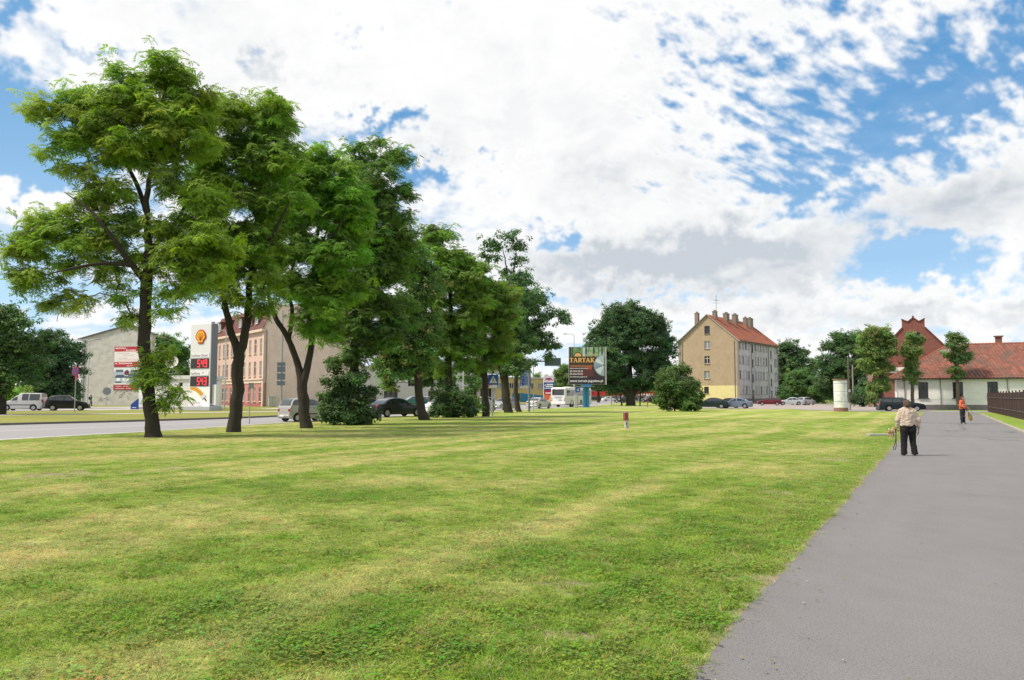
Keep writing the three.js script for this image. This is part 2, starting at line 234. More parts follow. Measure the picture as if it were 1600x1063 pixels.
// kerb and raised verge on the far side
const farKerb = mat([0.17, 0.155, 0.15], 0.95, { map: rep(grime, 1.3) });
{ const off = (k) => FE.map((p, i) => { const a = FE[Math.max(0, i - 1)], b = FE[Math.min(FE.length - 1, i + 1)], l = Math.hypot(b[0] - a[0], b[1] - a[1]); return [p[0] - (b[1] - a[1]) / l * k, p[1] + (b[0] - a[0]) / l * k]; });
  const A = off(0), B = off(0.2), wall = []; for (const E of [A]) { const pos = [], idx = []; E.forEach((p, i) => { pos.push(p[0], -0.02, -p[1], p[0], 0.13, -p[1]); if (i) { const k = i * 2; idx.push(k - 2, k - 1, k, k, k - 1, k + 1); } }); const g = new THREE.BufferGeometry(); g.setAttribute('position', new THREE.Float32BufferAttribute(pos, 3)); g.setIndex(idx); g.computeVertexNormals(); wall.push(g); }
  structure('road_kerb', merge([...wall, ribbon(A, B, 0.13)]), farKerb);
  const pos = [], col = [], uv = [], idx = [], cross = [0, 3, 7, 14, 30, 70, 180, 420];
  B.forEach((p, i) => { const a = B[Math.max(0, i - 1)], b = B[Math.min(B.length - 1, i + 1)], l = Math.hypot(b[0] - a[0], b[1] - a[1]);
    cross.forEach((c, j) => { const x = p[0] - c * 0.95 , d = p[1] + c * 0.31; pos.push(x, 0.125, -d); uv.push(x, d); const k = 1 + 0.25 * fbm(x * 0.15, d * 0.15, 3); col.push(0.235 * k, 0.245 * k, 0.045 * k); if (i && j) { const q = i * cross.length + j, n = cross.length; idx.push(q - n - 1, q - 1, q - n, q - n, q - 1, q); } }); });
  const g = new THREE.BufferGeometry(); g.setAttribute('position', new THREE.Float32BufferAttribute(pos, 3)); g.setAttribute('uv', new THREE.Float32BufferAttribute(uv, 2)); g.setAttribute('color', new THREE.Float32BufferAttribute(col, 3)); g.setIndex(idx); g.computeVertexNormals();
  structure('verge', g, turfMat); }
const paveMat = mat([0.46, 0.44, 0.43], 0.9, { map: rep(grime, 3), bumpMap: rep(fineBump, 1), bumpScale: 0.004 });
structure('pavement', sheet([[-70, 60], [-41, 62.0], [-26.5, 74], [-21, 80], [-21.6, 83.5], [-27.5, 77.5], [-42, 65.0], [-70, 63.4]], 0.134), paveMat);
structure('service_road', sheet([[-95, 78.6], [-56, 77.8], [-47, 82.5], [-41, 90], [-40, 104], [-44, 112], [-40, 119], [-46, 126], [-62, 108], [-95, 98]], 0.131), mat([0.40, 0.385, 0.375], 0.92, { map: rep(asphaltTex, 2.6) }));
structure('forecourt', sheet([[-31.5, 96], [-24, 92], [-20, 108], [-22, 128], [-29, 114]], 0.131), paveMat);
// car park and side street on the right
const gravelMat = mat([0.36, 0.315, 0.30], 1, { map: rep(asphaltTex, 3.1), bumpMap: rep(asphaltBump, 3), bumpScale: 0.02 });
structure('parking_area', sheet([[22, 104], [28, 101.5], [36, 100], [43, 92], [47, 91], [58, 100], [63, 132], [70, 170], [50, 172], [40, 142], [30, 126], [22, 116]], 0.008), gravelMat);
structure('side_street', sheet([[36.5, 86.6], [43.5, 82.0], [90, 56.5], [92, 61.0], [47.6, 89.8], [44, 92.4], [36, 99.6], [35, 94]], 0.012), mat([0.27, 0.255, 0.265], 0.92, { map: rep(asphaltTex, 2.6) }));
structure('lay_by', sheet([[10, 115], [14, 117.4], [24, 121], [40, 124], [40, 122.4], [25, 119], [15, 114.8]], 0.010), paveMat);

// ---------- grass blades, clover and weeds in the foreground ----------
const bladeMat = phys([1, 1, 1], 1, { transmission: 0.45, thickness: 0, specularIntensity: 0.3 });
function tuftGeo(seed, blades, spread, h0, h1, w) {
  const r = rng(seed), pos = [], nor = []; for (let i = 0; i < blades; i++) { const a = r() * 6.283, q = Math.sqrt(r()) * spread, x = Math.cos(a) * q, z = Math.sin(a) * q, h = lerp(h0, h1, r()), b = r() * 6.283, lean = (0.5 + r() * 1.6) * h, wx = Math.cos(b + 1.57) * w, wz = Math.sin(b + 1.57) * w, tx = x + Math.cos(b) * lean, tz = z + Math.sin(b) * lean;
    const mx = x + Math.cos(b) * lean * 0.35, mz = z + Math.sin(b) * lean * 0.35;
    pos.push(x - wx, -0.004, z - wz, x + wx, -0.004, z + wz, mx + wx * 0.8, h * 0.6, mz + wz * 0.8, x - wx, -0.004, z - wz, mx + wx * 0.8, h * 0.6, mz + wz * 0.8, mx - wx * 0.8, h * 0.6, mz - wz * 0.8, mx - wx * 0.8, h * 0.6, mz - wz * 0.8, mx + wx * 0.8, h * 0.6, mz + wz * 0.8, tx, h * 0.95, tz);
    }
  const g = new THREE.BufferGeometry(); g.setAttribute('position', new THREE.Float32BufferAttribute(pos, 3)); g.computeVertexNormals(); return g;
}
function roundLeafGeo(seed, n, R, leaf) {
  const r = rng(seed), pos = [], nor = []; for (let i = 0; i < n; i++) { const a = r() * 6.283, q = Math.sqrt(r()) * R, cx = Math.cos(a) * q, cz = Math.sin(a) * q, cy = 0.012 + r() * 0.03, l = leaf * (0.6 + r() * 0.7), rot = r() * 6.28, tx = (r() - 0.5) * 0.8, tz = (r() - 0.5) * 0.8; const P = [[1, 0], [0.35, 0.5], [-0.6, 0.42], [-0.9, 0], [-0.6, -0.42], [0.35, -0.5]].map(([u, v]) => { const x = (u * Math.cos(rot) - v * Math.sin(rot)) * l, z = (u * Math.sin(rot) + v * Math.cos(rot)) * l; return [cx + x, cy + x * tx + z * tz, cz + z]; });
    for (let k = 1; k < 5; k++) { pos.push(...P[0], ...P[k + 1], ...P[k]); const L = Math.hypot(tx, 1, tz); for (let j = 0; j < 3; j++) nor.push(-tx / L, 1 / L, -tz / L); } }
  const g = new THREE.BufferGeometry(); g.setAttribute('position', new THREE.Float32BufferAttribute(pos, 3)); g.computeVertexNormals(); return g;
}
{ const r = rng(77), sets = [[], [], [], []], M = new THREE.Matrix4(), Q = new THREE.Quaternion(), E = new THREE.Euler();
  const put = (k, x, d, s, c, hy = 1) => { E.set(0, r() * 6.283, 0); Q.setFromEuler(E); M.compose(new THREE.Vector3(x, 0, -d), Q, new THREE.Vector3(s, s * hy, s)); sets[k].push([M.clone(), c]); };
  const roadX = (d) => { for (let i = 1; i < NE.length; i++) if (d <= NE[i][1]) return lerp(NE[i - 1][0], NE[i][0], (d - NE[i - 1][1]) / (NE[i][1] - NE[i - 1][1])); return 99; };
  let tries = 0;
  for (const [d0, d1, dens] of [[3.6, 7, 700], [7, 11, 520], [11, 16, 340], [16, 24, 200], [24, 36, 100], [36, 60, 30]]) {
    const n = (d1 - d0) * dens * (d0 + d1) * 0.70; 
    for (let i = 0; i < n; i++) { const d = Math.sqrt(lerp(d0 * d0, d1 * d1, r())), x = lerp(-0.69, 0.60, r()) * d, t = x * NORM.x + d * NORM.y, s = x * PATH.x + d * PATH.y; if (t > pathEdge(s) + 0.02 - r() * 0.03 && t < 3.5) continue; if (t > 9 || x < roadX(d) + 0.1) continue;
      const [c0, bare, lush] = lawn(x, d); if (r() < bare * 0.95) continue; tries++;
      const q0 = 0.78 + r() * 0.92, c = c0.map((v) => v * q0); if (r() < 0.15) { const k = 0.9 + r() * 0.7; c[0] = 0.42 * k; c[1] = 0.37 * k; c[2] = 0.17 * k; } else if (r() < 0.15) { c[0] *= 0.62; c[2] *= 0.7; }
      const far = 1 + Math.max(0, d - 10) * 0.03, near = t > -3.4 && r() < 0.5 ? 0.3 : 0;
      put(Math.floor(r() * 3), x, d, far * (0.8 + r() * 0.5), c, (0.38 + 0.55 * lush + near * 0.8 + r() * 0.3) / far);
      if (d < 18 && r() < 0.05 + (lush * 0.25 + 0.05) * (n2(x * 0.8, d * 0.8) > 0 ? 1 : 0.25)) put(3, x, d, 0.6 + r() * 0.9, [c0[0] * (0.5 + r() * 0.8), c0[1] * (0.65 + r() * 0.7), c0[2] * 0.8]); } }
  const geos = [tuftGeo(1, 14, 0.06, 0.014, 0.036, 0.0024), tuftGeo(2, 12, 0.07, 0.016, 0.042, 0.0028), tuftGeo(3, 16, 0.07, 0.010, 0.030, 0.0022), roundLeafGeo(4, 14, 0.10, 0.013)];
  const add = (name, k) => { const m = new THREE.InstancedMesh(geos[k], bladeMat, sets[k].length); sets[k].forEach(([q, c], i) => { m.setMatrixAt(i, q); m.setColorAt(i, lin(...c)); }); m.name = numbered(name); m.userData.kind = 'stuff'; m.castShadow = m.receiveShadow = true; return m; };
  const grass = add('grass', 0); tag(grass, 'short mown grass with dry streaks across the whole foreground lawn', 'grass'); scene.add(grass);
  for (const k of [1, 2]) { const g = add('grass_blades', k); grass.add(g); }
  const w = add('clover', 3); w.name = 'clover_leaves'; grass.add(w);
}

// fallen leaves and grit lying on the path
{ const r = rng(55), list = [], E = new THREE.Euler(), Q = new THREE.Quaternion(); for (let i = 0; i < 420; i++) { const s = 4 + 40 * r() ** 1.4, t = r() < 0.6 ? pathEdge(s) + 0.02 + 0.5 * r() ** 2 : lerp(-1.1, 3.1, r()), [x, d] = pathPoint(s, t); E.set((r() - 0.5) * 0.5, r() * 6.28, (r() - 0.5) * 0.5); Q.setFromEuler(E); const k = 0.5 + r() * 0.9; list.push([new THREE.Matrix4().compose(new THREE.Vector3(x, 0.011, -d), Q, new THREE.Vector3(k, k * 0.5, k * 0.7)), r() < 0.5 ? [0.20, 0.18, 0.07] : r() < 0.5 ? [0.13, 0.11, 0.08] : [0.36, 0.34, 0.31]]); }
  const m = new THREE.InstancedMesh(roundLeafGeo(66, 1, 0.001, 0.013), mat([1, 1, 1], 0.9), list.length); list.forEach(([q, c], i) => { m.setMatrixAt(i, q); m.setColorAt(i, lin(...c)); }); m.name = 'leaf_litter'; m.userData.kind = 'stuff'; tag(m, 'scattered bits of dry leaf and grit on the grey footpath', 'litter'); m.castShadow = m.receiveShadow = true; scene.add(m); }
// ======================= trees =======================
const barkTex = dataTex(512, 512, (u, v) => { const a = tileNoise(u * 1, v, 30, 3), ridge = Math.abs(tileNoise(u, v + 0.2, 18, 3)); const k = 0.55 + a * 0.35 + ridge * 0.8; return [k, k * 0.97, k * 0.92]; });
const barkBump = dataTex(512, 512, (u, v) => { const a = 0.25 + 0.9 * Math.abs(tileNoise(u, v, 26, 4, 0.6)); return [a, a, a]; }, false);
const bark = mat([0.105, 0.090, 0.072], 1, { map: rep(barkTex, 0.5, 1.6), bumpMap: rep(barkBump, 0.6, 1.2), bumpScale: 0.12 });
const barkPale = mat([0.17, 0.15, 0.125], 1, { map: rep(barkTex, 0.6, 1.4), bumpMap: rep(barkBump, 0.6, 1.2), bumpScale: 0.03 });
const leafMat = phys([1, 1, 1], 1, { transmission: 0.45, thickness: 0, specularIntensity: 0.5 });
// a spray of leaves: pinnate leaves of paired leaflets hanging from a twig (locust, ash), or broad leaves (maple, linden)
function sprayGeo(seed, kind, fine = 1) {
  const r = rng(seed), pos = [], nor = [];
  const leaf = (o, dir, nrm, l, w) => { const s = dir.clone().cross(nrm).normalize(), a = o, m = o.clone().addScaledVector(dir, l * 0.5), e = o.clone().addScaledVector(dir, l).addScaledVector(nrm, -l * 0.15), L = m.clone().addScaledVector(s, w), R = m.clone().addScaledVector(s, -w);
    const turn = R.clone().sub(a).cross(L.clone().sub(a)).dot(nrm) > 0; for (const p of turn ? [a, R, L, L, R, e] : [a, L, R, L, e, R]) { pos.push(p.x, p.y, p.z); nor.push(nrm.x, nrm.y, nrm.z); } };
  const V = (x, y, z) => new THREE.Vector3(x, y, z);
  if (kind === 'pinnate') {
    const n = Math.round(6 * fine);
    for (let i = 0; i < n; i++) {
      const a = i / n * 6.28 + r(), el = 0.25 - r() * 0.75, rachis = V(Math.cos(a) * Math.cos(el), Math.sin(el), Math.sin(a) * Math.cos(el)), o = V((r() - 0.5) * 0.16, (r() - 0.5) * 0.12, (r() - 0.5) * 0.16), L = 0.26 + r() * 0.14;
      const side = rachis.clone().cross(V(0, 1, 0)).normalize(), up = side.clone().cross(rachis).normalize();
      for (let k = 1; k <= 5; k++) { const p = o.clone().addScaledVector(rachis, L * k / 5.5).add(V(0, -0.10 * (k / 5) ** 2, 0)); for (const s of [-1, 1]) { const d = side.clone().multiplyScalar(s).addScaledVector(rachis, 0.55).addScaledVector(up, -0.15 + (r() - 0.5) * 0.4).normalize(); leaf(p, d, up.clone().addScaledVector(side, s * (0.2 + r() * 0.3)).normalize(), 0.110 + r() * 0.045, 0.031); } }
    }
  } else {
    const n = Math.round(22 * fine);
    for (let i = 0; i < n; i++) { const a = r() * 6.28, el = (r() - 0.6) * 1.4, d = V(Math.cos(a) * Math.cos(el), Math.sin(el), Math.sin(a) * Math.cos(el)), o = d.clone().multiplyScalar(r() * 0.22).add(V((r() - 0.5) * 0.1, (r() - 0.5) * 0.14, (r() - 0.5) * 0.1)); d.y -= 0.5; d.normalize(); const nrm = V((r() - 0.5) * 0.9, 1, (r() - 0.5) * 0.9); nrm.addScaledVector(d, -nrm.dot(d)).normalize(); leaf(o, d, nrm, 0.11 + r() * 0.06, 0.045 + r() * 0.015); }
  }
  const g = new THREE.BufferGeometry(); g.setAttribute('position', new THREE.Float32BufferAttribute(pos, 3)); g.setAttribute('normal', new THREE.Float32BufferAttribute(nor, 3)); return g;
}
const SPRAYS = { pinnate: [sprayGeo(1, 'pinnate'), sprayGeo(2, 'pinnate')], broad: [sprayGeo(3, 'broad'), sprayGeo(4, 'broad')] };
// A tree from its trunk stems and the lumps of its crown, both given as [x, y, ...] in photograph pixels at the depth the tree stands at.
// Clumps fill the lumps' volumes, limbs grow out from the stems to carry them, and leaf sprays hang on the clumps.
function tree(o) {
  const { name, label, cat = 'tree', group, depth, base, stems, lumps, seed, leaf = 'pinnate', tone = [0.082, 0.150, 0.014], spread = 1, pads: pads0 = 1, gain = 2.25,  sprays = 34, size: size0 = 1, padR: padR0 = 0.9, thick = 0.85, flat = 0.5, barkMat = bark, r0 = 0.2, twig = 0.012, tips = null, inner = 0.35, open = 0 } = o;
  const padR = padR0 * (leaf === 'broad' ? 0.86 : 0.74), size = size0 * 0.86, pads = pads0 * (leaf === 'broad' ? 0.92 : 0.80), r = rng(seed), root = onGroundAt(base, depth), g = thing(name, label, cat, root, 0, group), k = depth / FOCAL;
  const local = (px, py, dz = 0) => at(px, py, depth - dz).sub(root);
  const nodes = [], segs = [];                                   // skeleton nodes {p, parent, w}
  const node = (p, parent, stem = 0, rad = 0) => { nodes.push({ p, parent, load: 0, len: parent >= 0 ? nodes[parent].len + p.distanceTo(nodes[parent].p) : 0, stem, rad }); return nodes.length - 1; };
  for (const st of stems) {                                      // st: {pts: [[px, py, dz, radius]...], from}
    let prev = -1;
    if (st.from) { const q = local(st.from[0], st.from[1], st.from[2] || 0); let best = 1e9; nodes.forEach((n, i) => { const d = n.p.distanceTo(q); if (d < best) { best = d; prev = i; } }); }
    const c = st.pts.map(([x, y, dz = 0, rad]) => [local(x, y, dz), rad]); if (!st.from) c[0][0].y = -0.1;
    const cv = new THREE.CatmullRomCurve3(prev >= 0 ? [nodes[prev].p.clone(), ...c.map((q) => q[0])] : c.map((q) => q[0]), false, 'centripetal'), radii = prev >= 0 ? [nodes[prev].rad * 0.85, ...c.map((q) => q[1])] : c.map((q) => q[1]), n = 5 * (radii.length - 1);
    for (let i = prev >= 0 ? 1 : 0; i <= n; i++) { const t = i / n, f = t * (radii.length - 1), a = Math.floor(Math.min(f, radii.length - 1.001)); prev = node(cv.getPoint(t), prev, 1, lerp(radii[a], radii[a + 1], f - a)); }
  }
  const nStem = nodes.length, clumps = [];
  for (const [cx, cy, rx, ry, dens = 1, dz = 0, rz = 0] of lumps) {
    const c = local(cx, cy - 4, dz), ex = rx * k * 0.95, ey = ry * k * 0.93, ez = rz || Math.max(Math.min(ex, ey * 1.3), ex * 0.75) * spread, vol = ex * ey * ez, n = Math.max(2, Math.round(vol ** 0.72 * 3.0 * pads * dens / (padR * padR)));
    for (let i = 0, t = 0; i < n && t < n * 8; t++) {
      const u = r() * 2 - 1, a = r() * 6.283, q = Math.sqrt(1 - u * u), rad = lerp(inner, 1, Math.sqrt(r())), p = new THREE.Vector3(c.x + q * Math.cos(a) * ex * rad, c.y + u * ey * rad, c.z + q * Math.sin(a) * ez * rad);
      if (clumps.some((m) => m.p.distanceTo(p) < padR * 0.62)) { if (r() < 0.8) { if (t % 4 === 3) i++; continue; } }
      const s = padR * (0.6 + r() * 0.65) * Math.min(1, 0.45 + Math.min(ex, ey) / (padR * 2.2)); clumps.push({ p, s, out: p.clone().sub(c).setY(0).normalize(), d: dens }); i++;
    }
  }
  // carry each clump: nearest first, joined where the way is shortest
  const fork = nodes[Math.max(0, nStem - 1)].p; clumps.forEach((c) => { let m = 1e9; for (let i = 0; i < nStem; i++) m = Math.min(m, nodes[i].p.distanceTo(c.p)); c.near = m; }); clumps.sort((a, b) => a.near - b.near);
  for (const c of clumps) {
    let best = -1, cost = 1e9; for (let i = 0; i < nodes.length; i++) { const n = nodes[i], d = n.p.distanceTo(c.p), up = Math.max(0, n.p.y - c.p.y); const w = d + 0.25 * n.len * 0.4 + up * 0.9 + (n.stem && n.rad > r0 * 0.99 && n.p.y < 2.2 ? 6 : 0); if (w < cost) { cost = w; best = i; } }
    const a = nodes[best].p, m = a.clone().lerp(c.p, 0.5).add(new THREE.Vector3((r() - 0.5) * 0.3, 0.12 * a.distanceTo(c.p) + (r() - 0.5) * 0.2, (r() - 0.5) * 0.3));
    const mid = node(m, best), tip = node(c.p.clone().add(new THREE.Vector3(0, -0.05, 0)), mid); for (let i = tip; i >= nStem; i = nodes[i].parent) nodes[i].load += c.s; 
  }
  nodes.forEach((n, i) => { if (i >= nStem) n.rad = Math.min(twig * Math.sqrt(n.load) * 1.35, nodes[n.parent].rad * 0.8 + 0.002); });
  const wood = [], kids = nodes.map(() => []); nodes.forEach((n, i) => { if (n.parent >= 0) kids[n.parent].push(i); });
  const walk = (i) => { const P = [], R = []; if (nodes[i].parent >= 0) { P.push(nodes[nodes[i].parent].p); R.push(Math.min(nodes[nodes[i].parent].rad, nodes[i].stem ? nodes[nodes[i].parent].rad : nodes[i].rad * 1.15)); } for (let j = i; ;) { P.push(nodes[j].p); R.push(nodes[j].rad); const c = kids[j].slice().sort((a, b) => nodes[b].rad - nodes[a].rad); c.slice(1).forEach(walk); if (!c.length) break; j = c[0]; } if (P.length > 1) wood.push([P, R]); };
  const roots = []; nodes.forEach((n, i) => { if (n.parent < 0) { const from = wood.length; walk(i); roots.push([from, wood.length]); } });
  const woods = wood.map(([P, R]) => { if (R[0] > 0.12) { P = P.map((p, i) => p.clone().add(new THREE.Vector3(n3(p.y * 0.9, seed, 1) * 0.05, 0, n3(p.y * 0.9, seed, 5) * 0.05))); R = R.map((v, i) => v * (1 + 0.07 * n3(i * 0.7, seed, 3))); if (P[0].y < 0) { P.splice(1, 0, P[0].clone().lerp(P[1], 0.25)); R.splice(1, 0, R[0]); R[0] *= 1.3; } } return tube(P, R, R[0] > 0.1 ? 12 : R[0] > 0.03 ? 6 : 4); });
  roots.forEach(([a, b], i) => { if (b > a) part(g, i ? 'stem' : 'trunk', woods.slice(a, b), barkMat); });
  const put = SPRAYS[leaf].map(() => []), Q = new THREE.Quaternion(), E = new THREE.Euler(), hi = Math.max(...clumps.map((c) => c.p.y)), lo = Math.min(...clumps.map((c) => c.p.y));
  for (const c of clumps) {
    const tint = 0.72 + r() * 0.56, warm = r(), n = Math.round(0.80 * sprays * (c.s / padR) ** 2 * lerp(0.5, 1, Math.min(1, c.d)));
    for (let i = 0; i < n; i++) {
      const a = r() * 6.283, stray = r() < 0.24, q = stray ? 0.7 + r() * 1.0 : Math.sqrt(r()), x = Math.cos(a) * q * c.s, z = Math.sin(a) * q * c.s, y = stray ? (r() - 0.55) * c.s * 1.9 : (r() - 0.5) * c.s * thick * (1.1 - q * 0.5) - q * q * c.s * flat, s = size * (0.7 + r() * 0.6);
      E.set((r() - 0.5) * 0.9 + Math.sin(a) * 0.4, r() * 6.283, (r() - 0.5) * 0.9 - Math.cos(a) * 0.4); Q.setFromEuler(E);
      const t = tint * (0.8 + r() * 0.4); let col = [tone[0] * t * gain * (0.72 + warm * 0.30), tone[1] * t * gain, tone[2] * t * gain * (0.8 + r() * 0.5)]; if (tips && r() < tips[1]) col = tips[0].map((v) => v * (0.8 + r() * 0.4));
      put[Math.floor(r() * put.length)].push([new THREE.Matrix4().compose(new THREE.Vector3(c.p.x + x, c.p.y + y, c.p.z + z), Q, new THREE.Vector3(s, s, s)), col]);
    }
  }
  let crown = null; put.forEach((list, i) => { const m = new THREE.InstancedMesh(SPRAYS[leaf][i], leafMat, list.length); list.forEach(([q, c], j) => { m.setMatrixAt(j, q); m.setColorAt(j, lin(...c)); }); m.name = crown ? 'foliage' : 'crown'; m.userData.kind = 'stuff'; m.castShadow = m.receiveShadow = true; (crown ?? g).add(m); crown ??= m; });
  TREES.push([name, clumps.length, put.reduce((s, l) => s + l.length, 0)]);
  return g;
}
const TREES = [];
const onGroundAt = (px, depth) => spot(px, depth);
const LOCUST = [0.132, 0.180, 0.009], DEEP = [0.050, 0.098, 0.016], LIME = [0.110, 0.160, 0.028], LINDEN = [0.048, 0.088, 0.022];
const ROW = undefined;
tree({ name: 'locust_tree', label: 'tallest feathery tree, leftmost of the roadside row, with leafy shoots on its lower trunk', depth: 32, base: 239, seed: 101, group: 'trees of the row along the road', tone: LOCUST, r0: 0.3, padR: 0.82, sprays: 52, size: 0.95, twig: 0.013, open: 0.2, pads: 1.12,
  stems: [{ pts: [[239, 684, 0, 0.34], [236, 655, 0, 0.27], [231, 610, 0, 0.25], [227, 560, 0, 0.245], [226, 500, 0, 0.235], [229, 440, 0, 0.22], [233, 395, 0.2, 0.16], [228, 330, 0.2, 0.12], [238, 250, 0, 0.09], [250, 170, 0, 0.05], [262, 120, 0, 0.014]] }, { from: [229, 440], pts: [[206, 414, 0.5, 0.12], [176, 372, 1.0, 0.09], [140, 330, 1.2, 0.06], [100, 300, 1, 0.014]] }, { from: [233, 395], pts: [[262, 360, -0.8, 0.10], [292, 320, -1.4, 0.07], [310, 280, -1.5, 0.014]] }, { from: [228, 330], pts: [[212, 285, -1, 0.09], [180, 230, -1.8, 0.06], [140, 190, -2, 0.014]] }, { from: [206, 414], pts: [[160, 412, 1.2, 0.07], [110, 420, 2, 0.05], [70, 430, 2.4, 0.014]] }],
  lumps: [[258, 106, 42, 30], [212, 128, 42, 24], [300, 135, 26, 26], [140, 150, 44, 26, 0.8], [196, 165, 60, 34], [262, 170, 56, 34], [92, 178, 44, 28], [150, 205, 50, 32], [86, 222, 42, 26, 0.9], [215, 225, 54, 40], [278, 225, 50, 36], [130, 260, 48, 26, 0.8], [300, 185, 32, 28], [205, 290, 44, 26, 0.55], [265, 285, 46, 28, 0.8], [120, 318, 46, 22], [175, 345, 56, 26], [70, 350, 34, 20], [260, 345, 52, 26], [310, 320, 38, 30], [120, 370, 56, 26], [52, 382, 40, 26], [190, 392, 54, 22], [275, 395, 48, 28], [330, 375, 36, 36], [75, 420, 46, 26], [140, 425, 54, 24], [40, 436, 30, 20], [90, 465, 44, 16, 0.9], [150, 470, 40, 14, 0.7], [262, 440, 40, 24, 0.6], [308, 430, 36, 26, 0.9], [185, 455, 36, 16, 0.6], [205, 500, 20, 10, 0.45], [258, 478, 26, 12, 0.4], [255, 560, 14, 16, 0.8], [250, 595, 24, 20, 1], [225, 590, 8, 10, 0.6], [272, 615, 16, 16, 0.8], [255, 640, 9, 12, 0.6], [170, 300, 40, 26, 0.6]] });
tree({ name: 'locust_tree', label: 'feathery roadside tree forking into a V at mid trunk, left of the beige gable', depth: 36.6, base: 366, seed: 102, group: 'trees of the row along the road', tone: [0.104, 0.165, 0.010], r0: 0.3, padR: 0.85, sprays: 50, size: 1, twig: 0.013, pads: 1.1,
  stems: [{ pts: [[366, 676, 0, 0.36], [368, 650, 0, 0.29], [371, 610, 0, 0.28], [372, 575, 0, 0.27], [374, 556, 0, 0.26]] }, { from: [374, 556], pts: [[362, 520, 0, 0.17], [352, 480, 0.3, 0.15], [346, 430, 0.5, 0.12], [330, 360, 0.8, 0.07], [320, 300, 1, 0.018]] }, { from: [374, 556], pts: [[384, 520, 0, 0.19], [388, 480, -0.3, 0.17], [392, 430, -0.5, 0.14], [400, 350, -0.7, 0.09], [410, 270, -0.7, 0.05], [420, 200, -0.6, 0.014]] }, { from: [392, 430], pts: [[415, 385, 0.5, 0.10], [440, 340, 1, 0.06], [460, 300, 1.2, 0.014]] }],
  lumps: [[352, 175, 42, 26], [415, 165, 36, 22, 0.9], [448, 190, 26, 30, 0.8], [330, 212, 42, 34], [390, 205, 50, 34], [345, 258, 54, 36], [410, 250, 56, 36], [440, 240, 30, 30, 0.8], [325, 305, 48, 34], [385, 305, 56, 36], [430, 310, 40, 32], [345, 355, 50, 30], [400, 365, 50, 34], [320, 375, 36, 32], [360, 402, 44, 26], [335, 425, 40, 20], [400, 410, 36, 26, 0.9], [310, 412, 28, 28, 0.9], [345, 455, 34, 14, 0.6], [312, 455, 22, 14, 0.55], [380, 455, 34, 22, 0.8], [420, 440, 30, 26, 0.8], [400, 480, 26, 14, 0.5]] });
tree({ name: 'locust_tree', label: 'feathery roadside tree with a wide low V fork directly in front of the silver hatchback', depth: 41, base: 477, seed: 103, group: 'trees of the row along the road', tone: [0.104, 0.180, 0.011], r0: 0.28, padR: 0.88, sprays: 50, size: 1.02, twig: 0.013, pads: 1.1,
  stems: [{ pts: [[478, 670, 0, 0.36], [476, 650, 0, 0.29], [474, 625, 0, 0.28], [473, 603, 0, 0.27]] }, { from: [473, 603], pts: [[464, 565, 0, 0.18], [450, 530, 0.3, 0.15], [432, 500, 0.6, 0.13], [420, 460, 0.8, 0.10], [430, 390, 1, 0.07], [450, 320, 1, 0.018]] }, { from: [473, 603], pts: [[481, 570, 0, 0.18], [487, 535, -0.3, 0.16], [484, 490, -0.5, 0.13], [490, 420, -0.6, 0.10], [500, 340, -0.6, 0.06], [505, 270, -0.6, 0.014]] }, { from: [450, 530], pts: [[456, 490, -0.8, 0.11], [452, 440, -1.2, 0.08], [470, 380, -1.4, 0.05]] }, { from: [490, 420], pts: [[515, 380, 0.6, 0.08], [535, 340, 1, 0.05], [545, 300, 1.1, 0.014]] }],
  lumps: [[490, 240, 40, 22], [530, 262, 32, 20], [455, 262, 36, 24], [500, 285, 50, 30], [450, 305, 42, 30, 0.8], [540, 310, 30, 28], [495, 330, 46, 28, 0.75], [530, 350, 36, 30], [450, 350, 40, 30, 0.8], [545, 330, 24, 26], [488, 385, 48, 26, 0.85], [525, 400, 36, 32], [450, 400, 44, 28], [500, 425, 46, 30], [535, 445, 24, 26], [440, 435, 34, 22], [485, 465, 42, 26], [520, 480, 30, 26], [445, 470, 28, 16, 0.6], [505, 510, 30, 18, 0.9], [525, 520, 16, 12, 0.8], [470, 500, 20, 10, 0.5]] });
tree({ name: 'maple_tree', label: 'dark dense roadside tree whose trunk rises from a tall leafy bush', depth: 46.6, base: 553, seed: 104, group: 'trees of the row along the road', leaf: 'pinnate', tone: [0.062, 0.112, 0.011], r0: 0.3, padR: 0.95, sprays: 50, size: 1.1, twig: 0.013,
  stems: [{ pts: [[553, 662, 0, 0.34], [553, 620, 0, 0.29], [554, 560, 0, 0.27], [556, 500, 0, 0.23], [562, 420, 0, 0.17], [572, 340, 0, 0.11], [580, 270, 0, 0.05]] }, { from: [556, 500], pts: [[585, 440, 0.8, 0.11], [605, 380, 1.2, 0.07], [615, 310, 1.3, 0.014]] }, { from: [562, 420], pts: [[540, 370, -1, 0.10], [530, 320, -1.3, 0.05]] }],
  lumps: [[585, 238, 44, 18, 0.9], [622, 255, 18, 22, 0.9], [560, 265, 30, 26, 0.9], [600, 285, 42, 28, 0.9], [635, 300, 12, 24, 0.7], [560, 310, 40, 34], [612, 325, 34, 28], [590, 360, 52, 34], [550, 370, 40, 34], [622, 365, 24, 26], [575, 410, 56, 34, 1.2], [620, 420, 30, 30], [560, 455, 48, 32, 1.2], [605, 465, 40, 30], [580, 500, 48, 28, 1.2], [545, 500, 34, 24], [610, 505, 28, 24], [555, 535, 36, 20], [590, 540, 34, 20], [535, 560, 24, 14, 0.7], [572, 565, 30, 14, 0.7]] });
